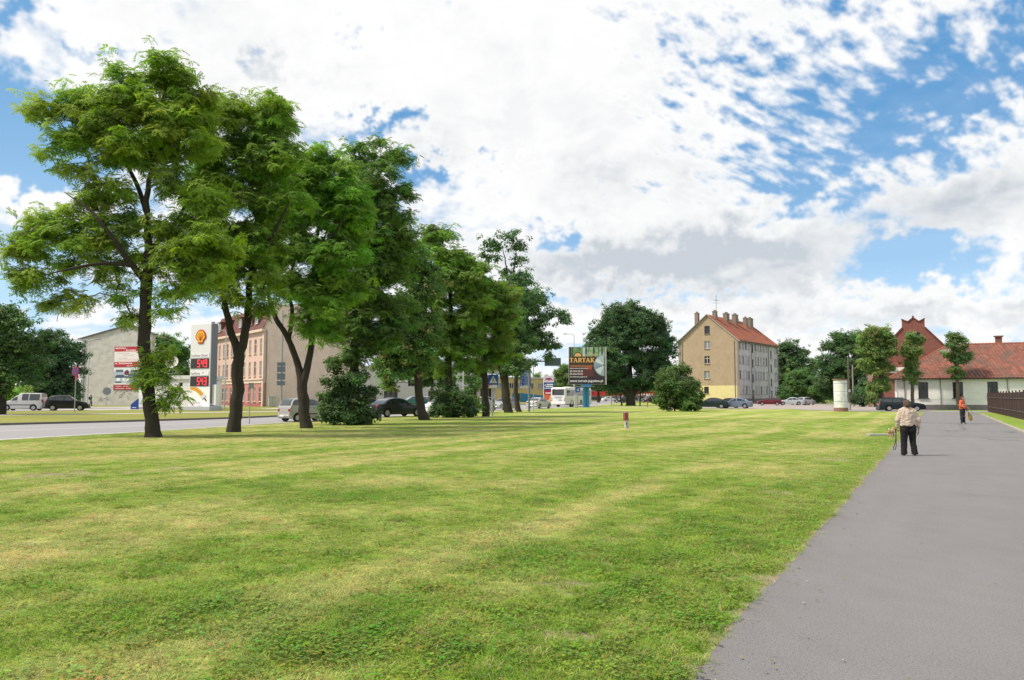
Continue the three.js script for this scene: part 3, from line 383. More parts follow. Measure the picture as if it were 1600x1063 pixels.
tree({ name: 'shrub', label: 'tall leafy bush around the trunk of the dark roadside tree, right of the silver hatchback', cat: 'shrub', depth: 46.2, base: 551, seed: 204, gain: 1.3, leaf: 'broad', tone: [0.060, 0.112, 0.022], r0: 0.04, padR: 0.5, sprays: 34, size: 1.3, twig: 0.008, inner: 0.2, pads: 1.0,
  stems: [{ pts: [[545, 663, 0.3, 0.05], [535, 630, 0.5, 0.04], [522, 590, 0.7, 0.02]] }, { pts: [[556, 663, 0.35, 0.05], [566, 630, 0.5, 0.04], [580, 600, 0.6, 0.02]] }],
  lumps: [[546, 642, 36, 18, 1, 0.3], [535, 625, 26, 22, 1, 0.3], [562, 624, 22, 18, 1, 0.3], [544, 604, 22, 18, 0.6, 0.4], [522, 602, 16, 14, 0.8, 0.4], [576, 616, 14, 12, 0.7, 0.3], [528, 578, 13, 9, 0.35, 0.4], [560, 584, 14, 9, 0.4, 0.3], [516, 568, 9, 6, 0.35, 0.4], [574, 650, 16, 10, 1, 0.2], [518, 645, 16, 12, 1, 0.2]] });
tree({ name: 'linden_tree', label: 'roadside linden with pale flower clusters and a leaning trunk right of the black sedan', depth: 55, base: 663, seed: 105, group: 'trees of the row along the road', leaf: 'broad', tone: [0.070, 0.120, 0.022], tips: [[0.26, 0.29, 0.09], 0.10], r0: 0.28, padR: 0.95, sprays: 62, size: 1.45, twig: 0.012,
  stems: [{ pts: [[664, 656, 0, 0.42], [658, 640, 0, 0.31], [654, 610, 0, 0.28], [652, 570, 0, 0.26], [650, 520, 0, 0.22], [658, 460, 0, 0.15], [672, 410, 0, 0.07]] }],
  lumps: [[652, 395, 26, 16], [640, 425, 26, 26], [662, 430, 24, 26], [652, 462, 30, 26], [640, 490, 28, 28], [664, 500, 22, 26], [650, 530, 32, 26], [625, 535, 24, 26], [660, 560, 26, 18], [625, 570, 32, 20, 0.9], [605, 580, 22, 18, 0.8], [600, 560, 20, 22, 0.8], [650, 585, 24, 10, 0.6], [605, 600, 14, 12, 0.6]] });
tree({ name: 'locust_tree', label: 'bright green feathery roadside tree whose foot stands in a rounded bush', depth: 62, base: 704, seed: 106, group: 'trees of the row along the road', tone: [0.092, 0.150, 0.011], r0: 0.28, padR: 1.0, sprays: 50, size: 1.25, twig: 0.013,
  stems: [{ pts: [[704, 653, 0, 0.36], [703, 620, 0, 0.31], [700, 580, 0, 0.28], [702, 530, 0, 0.24], [704, 470, 0, 0.17], [695, 410, 0, 0.09], [690, 365, 0, 0.018]] }],
  lumps: [[690, 358, 26, 14], [676, 375, 20, 14], [680, 395, 30, 20], [705, 400, 26, 20], [722, 412, 28, 16], [690, 425, 34, 24], [728, 438, 32, 22], [708, 455, 36, 24], [675, 450, 22, 22], [735, 470, 30, 24], [700, 490, 38, 26, 1.2], [730, 500, 28, 24], [690, 520, 30, 24, 1.2], [715, 535, 32, 22, 1.2], [738, 535, 22, 20], [695, 555, 28, 18], [720, 565, 24, 14, 0.9], [682, 575, 18, 14, 0.8]] });
tree({ name: 'shrub', label: 'rounded dark bush around the foot of the bright green feathery tree by the road', cat: 'shrub', depth: 61.4, base: 706, seed: 206, gain: 1.3, leaf: 'broad', tone: [0.048, 0.098, 0.020], r0: 0.04, padR: 0.55, sprays: 36, size: 1.4, twig: 0.008, inner: 0.2,
  stems: [{ pts: [[700, 653, 0.3, 0.05], [690, 635, 0.5, 0.014]] }, { pts: [[710, 653, 0.3, 0.05], [720, 632, 0.5, 0.014]] }],
  lumps: [[706, 640, 30, 13, 1, 0.3], [700, 625, 22, 15, 1, 0.4], [720, 632, 18, 14, 1, 0.3], [688, 636, 16, 12, 1, 0.3], [706, 613, 13, 9, 0.7, 0.3], [728, 645, 10, 7, 0.9, 0.2], [683, 648, 10, 6, 0.8, 0.2]] });
tree({ name: 'locust_tree', label: 'yellow green roadside tree with a straight dark trunk just left of the blue crossing sign', depth: 64.5, base: 758, seed: 107, group: 'trees of the row along the road', tone: [0.098, 0.148, 0.013], r0: 0.26, padR: 1.0, sprays: 50, size: 1.25, twig: 0.013, tips: [[0.24, 0.27, 0.08], 0.05],
  stems: [{ pts: [[759, 652, 0, 0.34], [758, 620, 0, 0.28], [757, 580, 0, 0.25], [755, 540, 0, 0.22], [760, 490, 0, 0.13], [768, 450, 0, 0.06]] }],
  lumps: [[760, 430, 20, 14, 0.8], [770, 455, 30, 18], [795, 465, 20, 12], [752, 465, 22, 18], [775, 485, 32, 20], [745, 500, 20, 20], [765, 515, 30, 20], [790, 505, 20, 20], [755, 545, 26, 18], [780, 540, 24, 18], [768, 565, 24, 14, 0.9], [748, 572, 16, 10, 0.7], [748, 635, 9, 9, 0.7, 0.3], [742, 628, 6, 6, 0.5, 0.4]] });
tree({ name: 'maple_tree', label: 'roadside tree with thick forked trunk and thin airy top, left of the direction board', depth: 79, base: 795, seed: 108, group: 'trees of the row along the road', leaf: 'broad', tone: [0.048, 0.090, 0.022], r0: 0.34, padR: 1.05, sprays: 52, size: 1.6, twig: 0.015, barkMat: bark,
  stems: [{ pts: [[795, 646, 0, 0.46], [791, 625, 0, 0.42], [789, 600, 0, 0.40]] }, { from: [789, 600], pts: [[782, 580, 0.3, 0.22], [773, 560, 0.6, 0.17], [765, 540, 0.8, 0.12]] }, { from: [789, 600], pts: [[790, 570, 0, 0.27], [792, 520, 0, 0.2], [793, 460, 0, 0.13], [790, 410, 0, 0.06], [782, 375, 0, 0.014]] }, { from: [793, 460], pts: [[803, 420, 0.5, 0.07], [808, 380, 0.5, 0.014]] }],
  lumps: [[775, 380, 18, 10, 0.55], [800, 368, 22, 9, 0.55], [816, 385, 14, 9, 0.5], [765, 402, 14, 9, 0.5], [812, 410, 14, 8, 0.4], [785, 420, 24, 10, 0.4], [806, 445, 26, 16, 0.9], [780, 455, 26, 16, 0.9], [790, 485, 34, 20], [812, 480, 26, 18], [800, 515, 36, 22, 1.2], [785, 545, 32, 20, 1.2], [812, 545, 26, 20], [798, 570, 28, 14], [775, 570, 18, 12, 0.8]] });
tree({ name: 'maple_tree', label: 'last tree of the roadside row, slender curved trunk, branches reaching towards the billboard', depth: 83, base: 810, seed: 109, group: 'trees of the row along the road', leaf: 'broad', tone: [0.050, 0.090, 0.026], r0: 0.22, padR: 1.0, sprays: 48, size: 1.6, twig: 0.015,
  stems: [{ pts: [[812, 645, 0, 0.32], [808, 630, 0, 0.25], [806, 600, 0, 0.23], [808, 570, 0, 0.2], [815, 530, 0, 0.14], [822, 490, 0, 0.08], [820, 450, 0, 0.018]] }, { from: [815, 530], pts: [[835, 510, 0, 0.08], [860, 498, 0, 0.04], [880, 493, 0, 0.02]] }],
  lumps: [[822, 440, 16, 14, 0.8], [832, 468, 20, 14, 0.8], [850, 470, 10, 10, 0.5], [820, 490, 24, 18], [845, 500, 18, 12, 0.9], [868, 492, 16, 8, 0.8], [882, 502, 8, 10, 0.6], [830, 520, 24, 16], [855, 522, 16, 10, 0.8], [868, 538, 12, 10, 0.6], [840, 545, 18, 12, 0.8], [820, 560, 18, 12, 0.8], [858, 558, 10, 7, 0.4]] });
// far left
tree({ name: 'maple_tree', label: 'dark tree cut by the left edge of the picture, behind the silver van', depth: 66, base: 2, seed: 111, gain: 1.8, leaf: 'broad', tone: DEEP, r0: 0.3, padR: 1.1, sprays: 56, size: 1.7, twig: 0.014,
  stems: [{ pts: [[2, 648, 0, 0.34], [4, 600, 0, 0.3], [6, 550, 0, 0.2], [8, 500, 0, 0.08]] }],
  lumps: [[12, 492, 24, 18, 0.9], [-14, 500, 30, 24], [30, 515, 20, 20], [6, 525, 34, 26], [36, 545, 20, 22], [12, 560, 34, 26], [-16, 560, 34, 30], [34, 575, 22, 20], [0, 590, 22, 14], [-16, 600, 22, 18]] });
tree({ name: 'maple_tree', label: 'broad dark dense tree left of the grey house, behind the black hatchback', depth: 98, base: 88, seed: 112, gain: 1.7, leaf: 'broad', tone: [0.038, 0.082, 0.022], r0: 0.35, padR: 1.3, sprays: 60, size: 2.0, twig: 0.016,
  stems: [{ pts: [[88, 639, 0, 0.42], [87, 600, 0, 0.36], [85, 560, 0, 0.2], [84, 530, 0, 0.08]] }],
  lumps: [[78, 524, 24, 12], [60, 540, 24, 16], [98, 542, 22, 16], [82, 556, 32, 20], [112, 565, 16, 20], [55, 570, 24, 20], [90, 580, 34, 20], [112, 592, 18, 18], [62, 598, 26, 18], [92, 608, 34, 16], [75, 620, 34, 12], [110, 616, 18, 12]] });
tree({ name: 'shrub', label: 'light green shrub behind the bonnet of the silver van', cat: 'shrub', depth: 93, base: 28, seed: 113, leaf: 'broad', tone: [0.120, 0.190, 0.022], r0: 0.05, padR: 0.7, sprays: 40, size: 1.6, twig: 0.01, inner: 0.2,
  stems: [{ pts: [[28, 641, 0, 0.06], [28, 625, 0, 0.014]] }], lumps: [[24, 618, 20, 9], [36, 626, 18, 8], [14, 628, 18, 9], [28, 634, 26, 6]] });
tree({ name: 'ash_tree', label: 'green tree between the grey house and the price sign, behind the white kiosk', depth: 150, base: 262, seed: 114, leaf: 'broad', tone: [0.062, 0.122, 0.018], r0: 0.3, padR: 1.6, sprays: 60, size: 2.5, twig: 0.02,
  stems: [{ pts: [[262, 633, 0, 0.4], [263, 590, 0, 0.3], [264, 550, 0, 0.12]] }], lumps: [[252, 530, 12, 10], [262, 545, 20, 14], [280, 555, 16, 14], [290, 575, 14, 18], [258, 568, 20, 16], [275, 590, 26, 18], [252, 595, 20, 16], [290, 605, 14, 14], [262, 612, 26, 10]] });
// middle and right
tree({ name: 'linden_tree', label: 'big dark round tree on several stems, standing alone behind the billboard', depth: 135, base: 985, seed: 115, gain: 1.75, leaf: 'broad', tone: [0.042, 0.090, 0.026], r0: 0.5, padR: 1.45, sprays: 66, size: 2.3, twig: 0.02, inner: 0.3,
  stems: [{ pts: [[986, 634, 0, 0.9], [985, 622, 0, 0.75], [984, 605, 0, 0.6], [984, 560, 0, 0.35], [985, 510, 0, 0.12]] }, { from: [985, 622], pts: [[973, 605, 0.8, 0.35], [960, 575, 1, 0.22], [945, 545, 1, 0.08]] }, { from: [985, 622], pts: [[999, 600, -0.5, 0.38], [1012, 570, -1, 0.22], [1022, 540, -1, 0.08]] }, { pts: [[972, 633, 1, 0.16], [968, 612, 1.4, 0.13], [962, 590, 1.6, 0.08]] }, { pts: [[1000, 633, 0.6, 0.12], [1001, 615, 0.8, 0.1], [1006, 595, 0.8, 0.06]] }],
  lumps: [[988, 484, 22, 10], [968, 494, 26, 14], [1008, 498, 22, 14], [945, 512, 24, 16], [985, 512, 40, 18], [1026, 518, 18, 18], [932, 535, 14, 16, 0.8], [960, 540, 36, 22], [1005, 540, 38, 22], [1034, 545, 14, 20, 0.9], [940, 560, 20, 18, 0.8], [975, 568, 40, 22], [1020, 572, 24, 22], [950, 585, 26, 18], [992, 592, 36, 16], [1028, 590, 18, 14, 0.8], [955, 605, 20, 10, 0.7], [1010, 608, 16, 10, 0.7]] });
tree({ name: 'elder_bush', label: 'large round flowering bush on the lawn in front of the tall tan house', cat: 'bush', depth: 86.5, base: 1061, seed: 116, gain: 1.5, leaf: 'broad', tone: [0.062, 0.112, 0.018], tips: [[0.50, 0.50, 0.30], 0.012], r0: 0.06, padR: 0.7, sprays: 52, size: 1.6, twig: 0.011, inner: 0.35,
  stems: [{ pts: [[1055, 642, 0, 0.1], [1050, 620, 0, 0.06], [1046, 600, 0, 0.014]] }, { pts: [[1066, 642, 0, 0.1], [1072, 615, 0, 0.06], [1074, 595, 0, 0.014]] }],
  lumps: [[1062, 582, 18, 8], [1050, 596, 20, 12], [1074, 596, 18, 12], [1062, 606, 30, 14], [1042, 612, 17, 14], [1082, 612, 14, 14], [1060, 626, 32, 12], [1040, 630, 16, 10], [1080, 630, 16, 10], [1060, 638, 32, 5]] });
tree({ name: 'birch_tree', label: 'tall pale green tree behind the far end of the tan house', depth: 205, base: 1242, seed: 117, gain: 1.7, leaf: 'broad', tone: [0.062, 0.105, 0.030], r0: 0.3, padR: 1.9, sprays: 64, size: 3.0, twig: 0.022,
  stems: [{ pts: [[1242, 632, 0, 0.5], [1242, 590, 0, 0.3], [1240, 550, 0, 0.1]] }], lumps: [[1228, 545, 12, 10], [1240, 555, 18, 14], [1226, 568, 16, 16], [1252, 572, 20, 18], [1235, 592, 26, 18], [1262, 592, 16, 16], [1240, 612, 30, 14], [1268, 608, 14, 14]] });
tree({ name: 'shrub', label: 'big rounded green shrub behind the parked cars at the back of the car park', cat: 'shrub', depth: 168, base: 1254, seed: 118, gain: 1.7, leaf: 'broad', tone: [0.070, 0.130, 0.026], r0: 0.1, padR: 1.3, sprays: 60, size: 2.5, twig: 0.016, inner: 0.3,
  stems: [{ pts: [[1254, 632, 0, 0.2], [1252, 610, 0, 0.1]] }], lumps: [[1250, 588, 16, 8], [1240, 602, 18, 12], [1264, 602, 18, 12], [1252, 615, 32, 12], [1272, 618, 14, 12], [1235, 622, 16, 8], [1262, 628, 26, 6]] });
tree({ name: 'maple_tree', label: 'spreading tree behind the advertising column', depth: 150, base: 1318, seed: 119, gain: 1.8, leaf: 'broad', tone: [0.048, 0.098, 0.024], r0: 0.35, padR: 1.5, sprays: 60, size: 2.4, twig: 0.02,
  stems: [{ pts: [[1318, 633, 0, 0.45], [1318, 600, 0, 0.35], [1318, 560, 0, 0.2], [1322, 535, 0, 0.1]] }], lumps: [[1314, 530, 12, 9], [1338, 530, 16, 10], [1300, 548, 12, 10, 0.9], [1322, 548, 22, 14], [1345, 552, 14, 16], [1288, 565, 14, 12, 0.9], [1306, 572, 22, 16], [1332, 575, 24, 18], [1290, 592, 18, 16], [1318, 598, 26, 16], [1342, 602, 18, 16], [1298, 614, 22, 10], [1330, 620, 26, 10]] });
tree({ name: 'conifer_bush', label: 'dark upright bush left of the brick house corner', cat: 'bush', depth: 122, base: 1350, seed: 120, leaf: 'broad', tone: [0.040, 0.078, 0.024], r0: 0.08, padR: 0.7, sprays: 44, size: 1.8, twig: 0.012,
  stems: [{ pts: [[1350, 636, 0, 0.12], [1350, 610, 0, 0.06]] }], lumps: [[1350, 602, 6, 7], [1350, 614, 9, 10], [1348, 626, 11, 9], [1336, 626, 9, 9], [1338, 616, 6, 7]] });
const PALE = { leaf: 'broad', depth: 93, tone: [0.090, 0.128, 0.026], tips: [[0.24, 0.25, 0.07], 0.10], r0: 0.22, padR: 0.60, sprays: 44, size: 1.45, twig: 0.015, barkMat: barkPale, group: 'pollarded street trees before the brick and white houses' };
tree({ ...PALE, name: 'pollarded_linden', label: 'widest pollarded street tree, yellow green crown covering the left side of the brick house', base: 1376, seed: 121,
  stems: [{ pts: [[1377, 641, 0, 0.3], [1377, 610, 0, 0.26], [1376, 570, 0, 0.22], [1374, 535, 0, 0.12]] }], lumps: [[1372, 519, 18, 8], [1358, 530, 13, 9], [1386, 532, 12, 10], [1372, 540, 22, 11], [1356, 550, 11, 10], [1386, 552, 12, 10], [1370, 560, 20, 10], [1356, 570, 10, 8, 0.9], [1382, 572, 12, 9], [1366, 582, 14, 8], [1376, 592, 12, 7, 0.8], [1368, 608, 12, 9], [1364, 622, 7, 7, 0.8], [1384, 610, 7, 8, 0.7]] });
tree({ ...PALE, name: 'pollarded_linden', label: 'narrow pollarded street tree in front of the brick gable, behind the dark estate car', base: 1425, seed: 122,
  stems: [{ pts: [[1426, 641, 0, 0.2], [1426, 610, 0, 0.19], [1424, 570, 0, 0.16], [1424, 540, 0, 0.1]] }], lumps: [[1428, 529, 11, 6], [1418, 538, 11, 7], [1432, 540, 9, 7], [1424, 548, 14, 7], [1416, 556, 9, 6, 0.9], [1426, 562, 11, 7], [1422, 572, 9, 6], [1426, 584, 9, 7], [1424, 594, 9, 6], [1428, 600, 6, 4, 0.7]] });
tree({ ...PALE, name: 'pollarded_linden', label: 'pollarded street tree with bare lower trunk before the white house, behind the orange jacket', base: 1496, seed: 123, tone: [0.062, 0.105, 0.026],
  stems: [{ pts: [[1498, 641, 0, 0.22], [1497, 610, 0, 0.2], [1494, 570, 0, 0.17], [1494, 540, 0, 0.1]] }], lumps: [[1490, 529, 9, 6], [1500, 533, 8, 7], [1492, 542, 13, 8], [1504, 546, 8, 6], [1488, 556, 12, 7], [1502, 558, 10, 7], [1496, 568, 9, 7], [1490, 578, 10, 7], [1499, 584, 7, 6, 0.8], [1492, 592, 7, 6, 0.7]] });
// beyond the road
tree({ name: 'street_tree', label: 'small tree on the far verge, seen between roadside trunks left of the rounded bush', depth: 118, base: 675, seed: 124, leaf: 'broad', tone: DEEP, r0: 0.2, padR: 1.2, sprays: 54, size: 2.1, twig: 0.016, barkMat: bark,
  stems: [{ pts: [[673, 637, 0, 0.24], [675, 615, 0, 0.2], [676, 590, 0, 0.12]] }], lumps: [[676, 575, 22, 14], [664, 588, 18, 10], [690, 590, 18, 12], [678, 602, 16, 7, 0.8]] });
tree({ name: 'street_tree', label: 'small tree on the far verge in front of the white shop with the red sign', depth: 128, base: 742, seed: 125, leaf: 'broad', tone: [0.062, 0.110, 0.024], r0: 0.2, padR: 1.1, sprays: 50, size: 2.1, twig: 0.016,
  stems: [{ pts: [[742, 635, 0, 0.2], [742, 615, 0, 0.17], [742, 590, 0, 0.1]] }], lumps: [[740, 580, 20, 12], [728, 590, 14, 9], [750, 594, 12, 8], [740, 604, 9, 6, 0.8]] });
tree({ name: 'linden_tree', label: 'yellow green tree behind the bus, left of the billboard', depth: 178, base: 882, seed: 126, leaf: 'broad', tone: [0.072, 0.112, 0.020], r0: 0.3, padR: 1.4, sprays: 60, size: 2.6, twig: 0.02,
  stems: [{ pts: [[884, 632, 0, 0.35], [884, 605, 0, 0.25], [883, 585, 0, 0.1]] }], lumps: [[884, 576, 10, 7], [876, 586, 10, 8], [890, 588, 10, 9], [880, 597, 14, 8], [872, 604, 9, 8], [888, 606, 10, 9], [880, 614, 12, 7]] });
tree({ name: 'linden_tree', label: 'distant tree above the yellow shop roof, left of the striped price pylon', depth: 232, base: 846, seed: 127, leaf: 'broad', tone: [0.085, 0.130, 0.036], r0: 0.3, padR: 1.6, sprays: 56, size: 3.0, twig: 0.02,
  stems: [{ pts: [[846, 628, 0, 0.4], [846, 605, 0, 0.25], [846, 592, 0, 0.1]] }], lumps: [[846, 592, 9, 6], [838, 599, 9, 6], [854, 599, 9, 7], [846, 606, 14, 7], [832, 606, 7, 5], [858, 610, 7, 6]] });
tree({ name: 'linden_tree', label: 'dark tree right behind the billboard post', depth: 200, base: 935, seed: 128, leaf: 'broad', tone: [0.040, 0.080, 0.022], r0: 0.3, padR: 1.7, sprays: 60, size: 3.0, twig: 0.02,
  stems: [{ pts: [[935, 630, 0, 0.4], [935, 600, 0, 0.25]] }], lumps: [[940, 572, 12, 8], [930, 585, 14, 10], [948, 590, 12, 10], [936, 600, 20, 9], [920, 602, 9, 8], [952, 606, 10, 7]] });
tree({ name: 'linden_tree', label: 'distant grey green tree in the gap between the big round tree and the flowering bush', depth: 260, base: 1036, seed: 129, leaf: 'broad', tone: [0.060, 0.098, 0.034], r0: 0.3, padR: 1.9, sprays: 56, size: 3.4, twig: 0.02,
  stems: [{ pts: [[1036, 627, 0, 0.4], [1036, 600, 0, 0.25]] }], lumps: [[1036, 590, 9, 7], [1028, 600, 10, 8], [1044, 602, 9, 8], [1036, 610, 14, 7]] });
// the far wood that closes the horizon
{ const r = rng(900), list = []; const E = new THREE.Euler(), Q = new THREE.Quaternion();
  for (let i = 0; i < 900; i++) { const px = -120 + i * 2.05 + r() * 8, d = 330 + r() * 60, h = 4.5 + 3.5 * fbm(px * 0.012, 2, 3) + 2.5 * r(); const c = spot(px, d);
    for (let k = 0; k < 26; k++) { const q = Math.sqrt(r()), a = r() * 6.28, y = r() * h; E.set(r(), r() * 6.28, r()); Q.setFromEuler(E); const s = 4.5 + r() * 3; list.push([new THREE.Matrix4().compose(new THREE.Vector3(c.x + Math.cos(a) * q * 3.2 * (1.1 - y / h * 0.6), y, c.z + Math.sin(a) * q * 3), Q, new THREE.Vector3(s, s, s)), 0.75 + r() * 0.5]); } }
  const m = new THREE.InstancedMesh(SPRAYS.broad[0], leafMat, list.length); list.forEach(([q, t], i) => { m.setMatrixAt(i, q); m.setColorAt(i, lin(0.055 * t, 0.092 * t, 0.030)); }); m.name = 'far_wood'; tag(m, 'low far wood along the horizon behind the houses and shops', 'wood'); m.userData.kind = 'stuff'; scene.add(m); }
console.log('trees', TREES.length, TREES.map((t) => t.join(':')).join(' '), 'sprays', TREES.reduce((s, t) => s + t[2], 0));
// ======================= buildings =======================
const glassDark = phys([0.025, 0.032, 0.040], 0.06, { specularIntensity: 1 });
const glassPale = phys([0.20, 0.23, 0.27], 0.10), glassCurtain = phys([0.42, 0.42, 0.40], 0.2, { clearcoat: 1, clearcoatRoughness: 0.05 });
const frameWhite = mat([0.72, 0.72, 0.70], 0.5), frameBrown = mat([0.10, 0.055, 0.035], 0.6), frameGrey = mat([0.32, 0.31, 0.31], 0.6), frameDark = mat([0.045, 0.04, 0.04], 0.6);
const stoneSill = mat([0.34, 0.32, 0.30], 0.9), zinc = mat([0.22, 0.23, 0.24], 0.5, { metal: 0.5 }), concrete = mat([0.36, 0.35, 0.33], 0.9, { map: rep(grime, 3) });
// stained plaster: blotches, patches where the render has gone, runs under the sills
function plasterTex(seed, base, stain, amount, patch, patchAmount, streak = 0.3) {
  return dataTex(512, 512, (u, v) => { const a = fbm(u * 5 + seed, v * 5, 5, 0.6), b = fbm(u * 11 + seed * 3, v * 9, 4), c = fbm(u * 30 + seed, v * 2.5, 3), f = n2(u * 160 + seed, v * 160);
    let k = mix3(base, stain, clamp(sstep(-0.2, 0.7, a) * amount + sstep(0.2, 0.8, c) * streak * amount)); k = mix3(k, patch, sstep(0.34, 0.46, b + a * 0.25) * patchAmount); return k.map((q) => q * (1 + 0.05 * f + 0.06 * b)); });
}
const I4 = () => new THREE.Matrix4();
// frame of a wall: origin at its lower left corner seen from outside, x along, y up, z outward
function wallMatrix(x0, d0, x1, d1, y = 0) { const l = Math.hypot(x1 - x0, d1 - d0), m = new THREE.Matrix4(), ex = new THREE.Vector3((x1 - x0) / l, 0, -(d1 - d0) / l), ey = new THREE.Vector3(0, 1, 0); m.makeBasis(ex, ey, ex.clone().cross(ey)).setPosition(x0, y, -d0); return [m, l]; }
function wallGeo(outline, holes, thick) { const s = new THREE.Shape(outline.map(([x, y]) => new THREE.Vector2(x, y))); for (const h of holes) { const p = new THREE.Path(); if (h.arch) { p.moveTo(h.x, h.y); p.lineTo(h.x + h.w, h.y); p.lineTo(h.x + h.w, h.y + h.h - h.w / 2); p.absarc(h.x + h.w / 2, h.y + h.h - h.w / 2, h.w / 2, 0, Math.PI, false); p.lineTo(h.x, h.y); } else { p.moveTo(h.x, h.y); p.lineTo(h.x + h.w, h.y); p.lineTo(h.x + h.w, h.y + h.h); p.lineTo(h.x, h.y + h.h); p.lineTo(h.x, h.y); } s.holes.push(p); } return new THREE.ExtrudeGeometry(s, { depth: thick, bevelEnabled: false, curveSegments: 8 }).translate(0, 0, -thick); }
const winCache = new Map();
function windowGeo(w, h, bars) { const key = [w, h, bars].join(); if (!winCache.has(key)) { const f = 0.07, g = [box(w, f, 0.08, w / 2, f / 2), box(w, f, 0.08, w / 2, h - f / 2), box(f, h - 2 * f, 0.08, f / 2, h / 2), box(f, h - 2 * f, 0.08, w - f / 2, h / 2)]; if (bars.includes('v')) g.push(box(0.09, h - 2 * f, 0.07, w / 2, h / 2)); if (bars.includes('h')) g.push(box(w - 2 * f, 0.08, 0.066, w / 2, h * 0.66)); if (bars.includes('m')) g.push(box(w - 2 * f, 0.05, 0.064, w / 2, h * 0.33)); if (bars.includes('t')) for (const k of [1 / 3, 2 / 3]) g.push(box(0.06, h - 2 * f, 0.07, w * k, h / 2)); winCache.set(key, [merge(g), box(w - 0.1, h - 0.1, 0.02, w / 2, h / 2, -0.012), box(w + 0.16, 0.07, 0.24, w / 2, -0.035, 0.06)]); } return winCache.get(key); }
function addWindow(b, M, o) {                                    // o: x y w h bars frame glass sill inset
  const [f, p, s] = windowGeo(o.w, o.h, o.bars ?? 'v'), m = part(b, o.name ?? 'window', f, o.frame ?? frameWhite); m.applyMatrix4(M.clone().multiply(I4().makeTranslation(o.x, o.y, -(o.inset ?? 0.14))));
  part(m, 'pane', p, o.glass ?? glassDark); if (o.sill !== false) { const q = part(m, 'sill', s, o.sillMat ?? stoneSill); q.position.z = (o.inset ?? 0.14) + 0.0; }
  return m;
}
function addDoor(b, M, o) { const g = [box(o.w, o.h, 0.06, o.w / 2, o.h / 2), box(o.w * 0.36, o.h * 0.34, 0.03, o.w * 0.27, o.h * 0.28, 0.035), box(o.w * 0.36, o.h * 0.34, 0.03, o.w * 0.73, o.h * 0.28, 0.035)]; const m = part(b, 'door', g, o.mat ?? frameBrown); m.applyMatrix4(M.clone().multiply(I4().makeTranslation(o.x, o.y, -0.16))); const gl = part(m, 'pane', box(o.w * 0.7, o.h * 0.24, 0.03, o.w / 2, o.h * 0.72, 0.035), glassDark); part(m, 'handle', box(0.04, 0.14, 0.06, o.w * 0.85, 1.05, 0.06), zinc); return m; }
function wall(b, M, outline, holes, thick, m, name = 'wall', label) { const q = part(b, name, wallGeo(outline, holes, thick), m, label); q.applyMatrix4(M); return q; }
const put = (b, name, geo, m, M, label) => { const q = part(b, name, geo, m, label); q.applyMatrix4(M); return q; };
// a slope of clay tiles: rows and columns of real tiles on a sheet; corners a b (eave) c d (ridge) in local coords
const tileGeo = (() => { const s = new THREE.Shape(); s.moveTo(-0.5, 0); s.quadraticCurveTo(-0.27, 0.34, 0.0, 0.30); s.quadraticCurveTo(0.3, -0.06, 0.5, 0.0); s.lineTo(0.5, -0.08); s.quadraticCurveTo(0.3, -0.14, 0, 0.22); s.quadraticCurveTo(-0.27, 0.26, -0.5, -0.08); return new THREE.ExtrudeGeometry(s, { depth: 1.12, bevelEnabled: false, curveSegments: 3 }); })();
function tiles(parent, a, b, c, d, tw, tl, tone, seed, material, inst = 'roof_tiles') {
  const A = new THREE.Vector3(...a), B = new THREE.Vector3(...b), C = new THREE.Vector3(...c), D = new THREE.Vector3(...d), r = rng(seed), list = [];
  const ex = B.clone().sub(A).normalize(), L = B.distanceTo(A), up0 = D.clone().sub(A), slope = up0.clone().addScaledVector(ex, -up0.dot(ex)).normalize(), H = up0.dot(slope), nrm = ex.clone().cross(slope).normalize(); if (nrm.y < 0) nrm.negate();
  const l0 = up0.dot(ex), l1 = C.clone().sub(A).dot(ex);
  for (let j = 0; j * tl < H; j++) { const t = (j + 0.5) * tl / H, x0 = l0 * t, x1 = lerp(L, l1, t); for (let x = x0 + tw / 2; x <= x1 - tw * 0.3; x += tw) { const p = A.clone().addScaledVector(ex, x + (r() - 0.5) * 0.02).addScaledVector(slope, j * tl - 0.03).addScaledVector(nrm, 0.05 + r() * 0.012); const k = 0.72 + r() * 0.5, w = fbm(x * 0.35 + seed, j * 0.11, 3), old = sstep(0.1, 0.55, w + r() * 0.25) * 0.55; const m = new THREE.Matrix4().makeBasis(ex.clone().multiplyScalar(tw * 0.98), nrm.clone().addScaledVector(slope, -0.1).normalize().multiplyScalar(0.24), slope.clone().addScaledVector(nrm, -0.06).multiplyScalar(-tl * 1.05)).setPosition(p.addScaledVector(slope, tl)); list.push([m, mix3(tone.map((v) => v * k), [0.10, 0.085, 0.075], old)]); } }
  const m = new THREE.InstancedMesh(tileGeo, material, list.length); list.forEach(([q, col], i) => { m.setMatrixAt(i, q); m.setColorAt(i, lin(...col)); }); m.name = inst; m.userData.kind = 'stuff'; m.castShadow = m.receiveShadow = true; parent.add(m); return m;
}
const tileMat = mat([1, 1, 1], 0.85);
const quad = (a, b, c, d) => { const g = new THREE.BufferGeometry(); g.setAttribute('position', new THREE.Float32BufferAttribute([...a, ...b, ...c, ...a, ...c, ...d], 3)); const l = (p, q) => Math.hypot(p[0] - q[0], p[1] - q[1], p[2] - q[2]); g.setAttribute('uv', new THREE.Float32BufferAttribute([0, 0, l(a, b), 0, l(a, b), l(b, c), 0, 0, l(a, b), l(b, c), 0, l(a, d)], 2)); g.computeVertexNormals(); return g; };
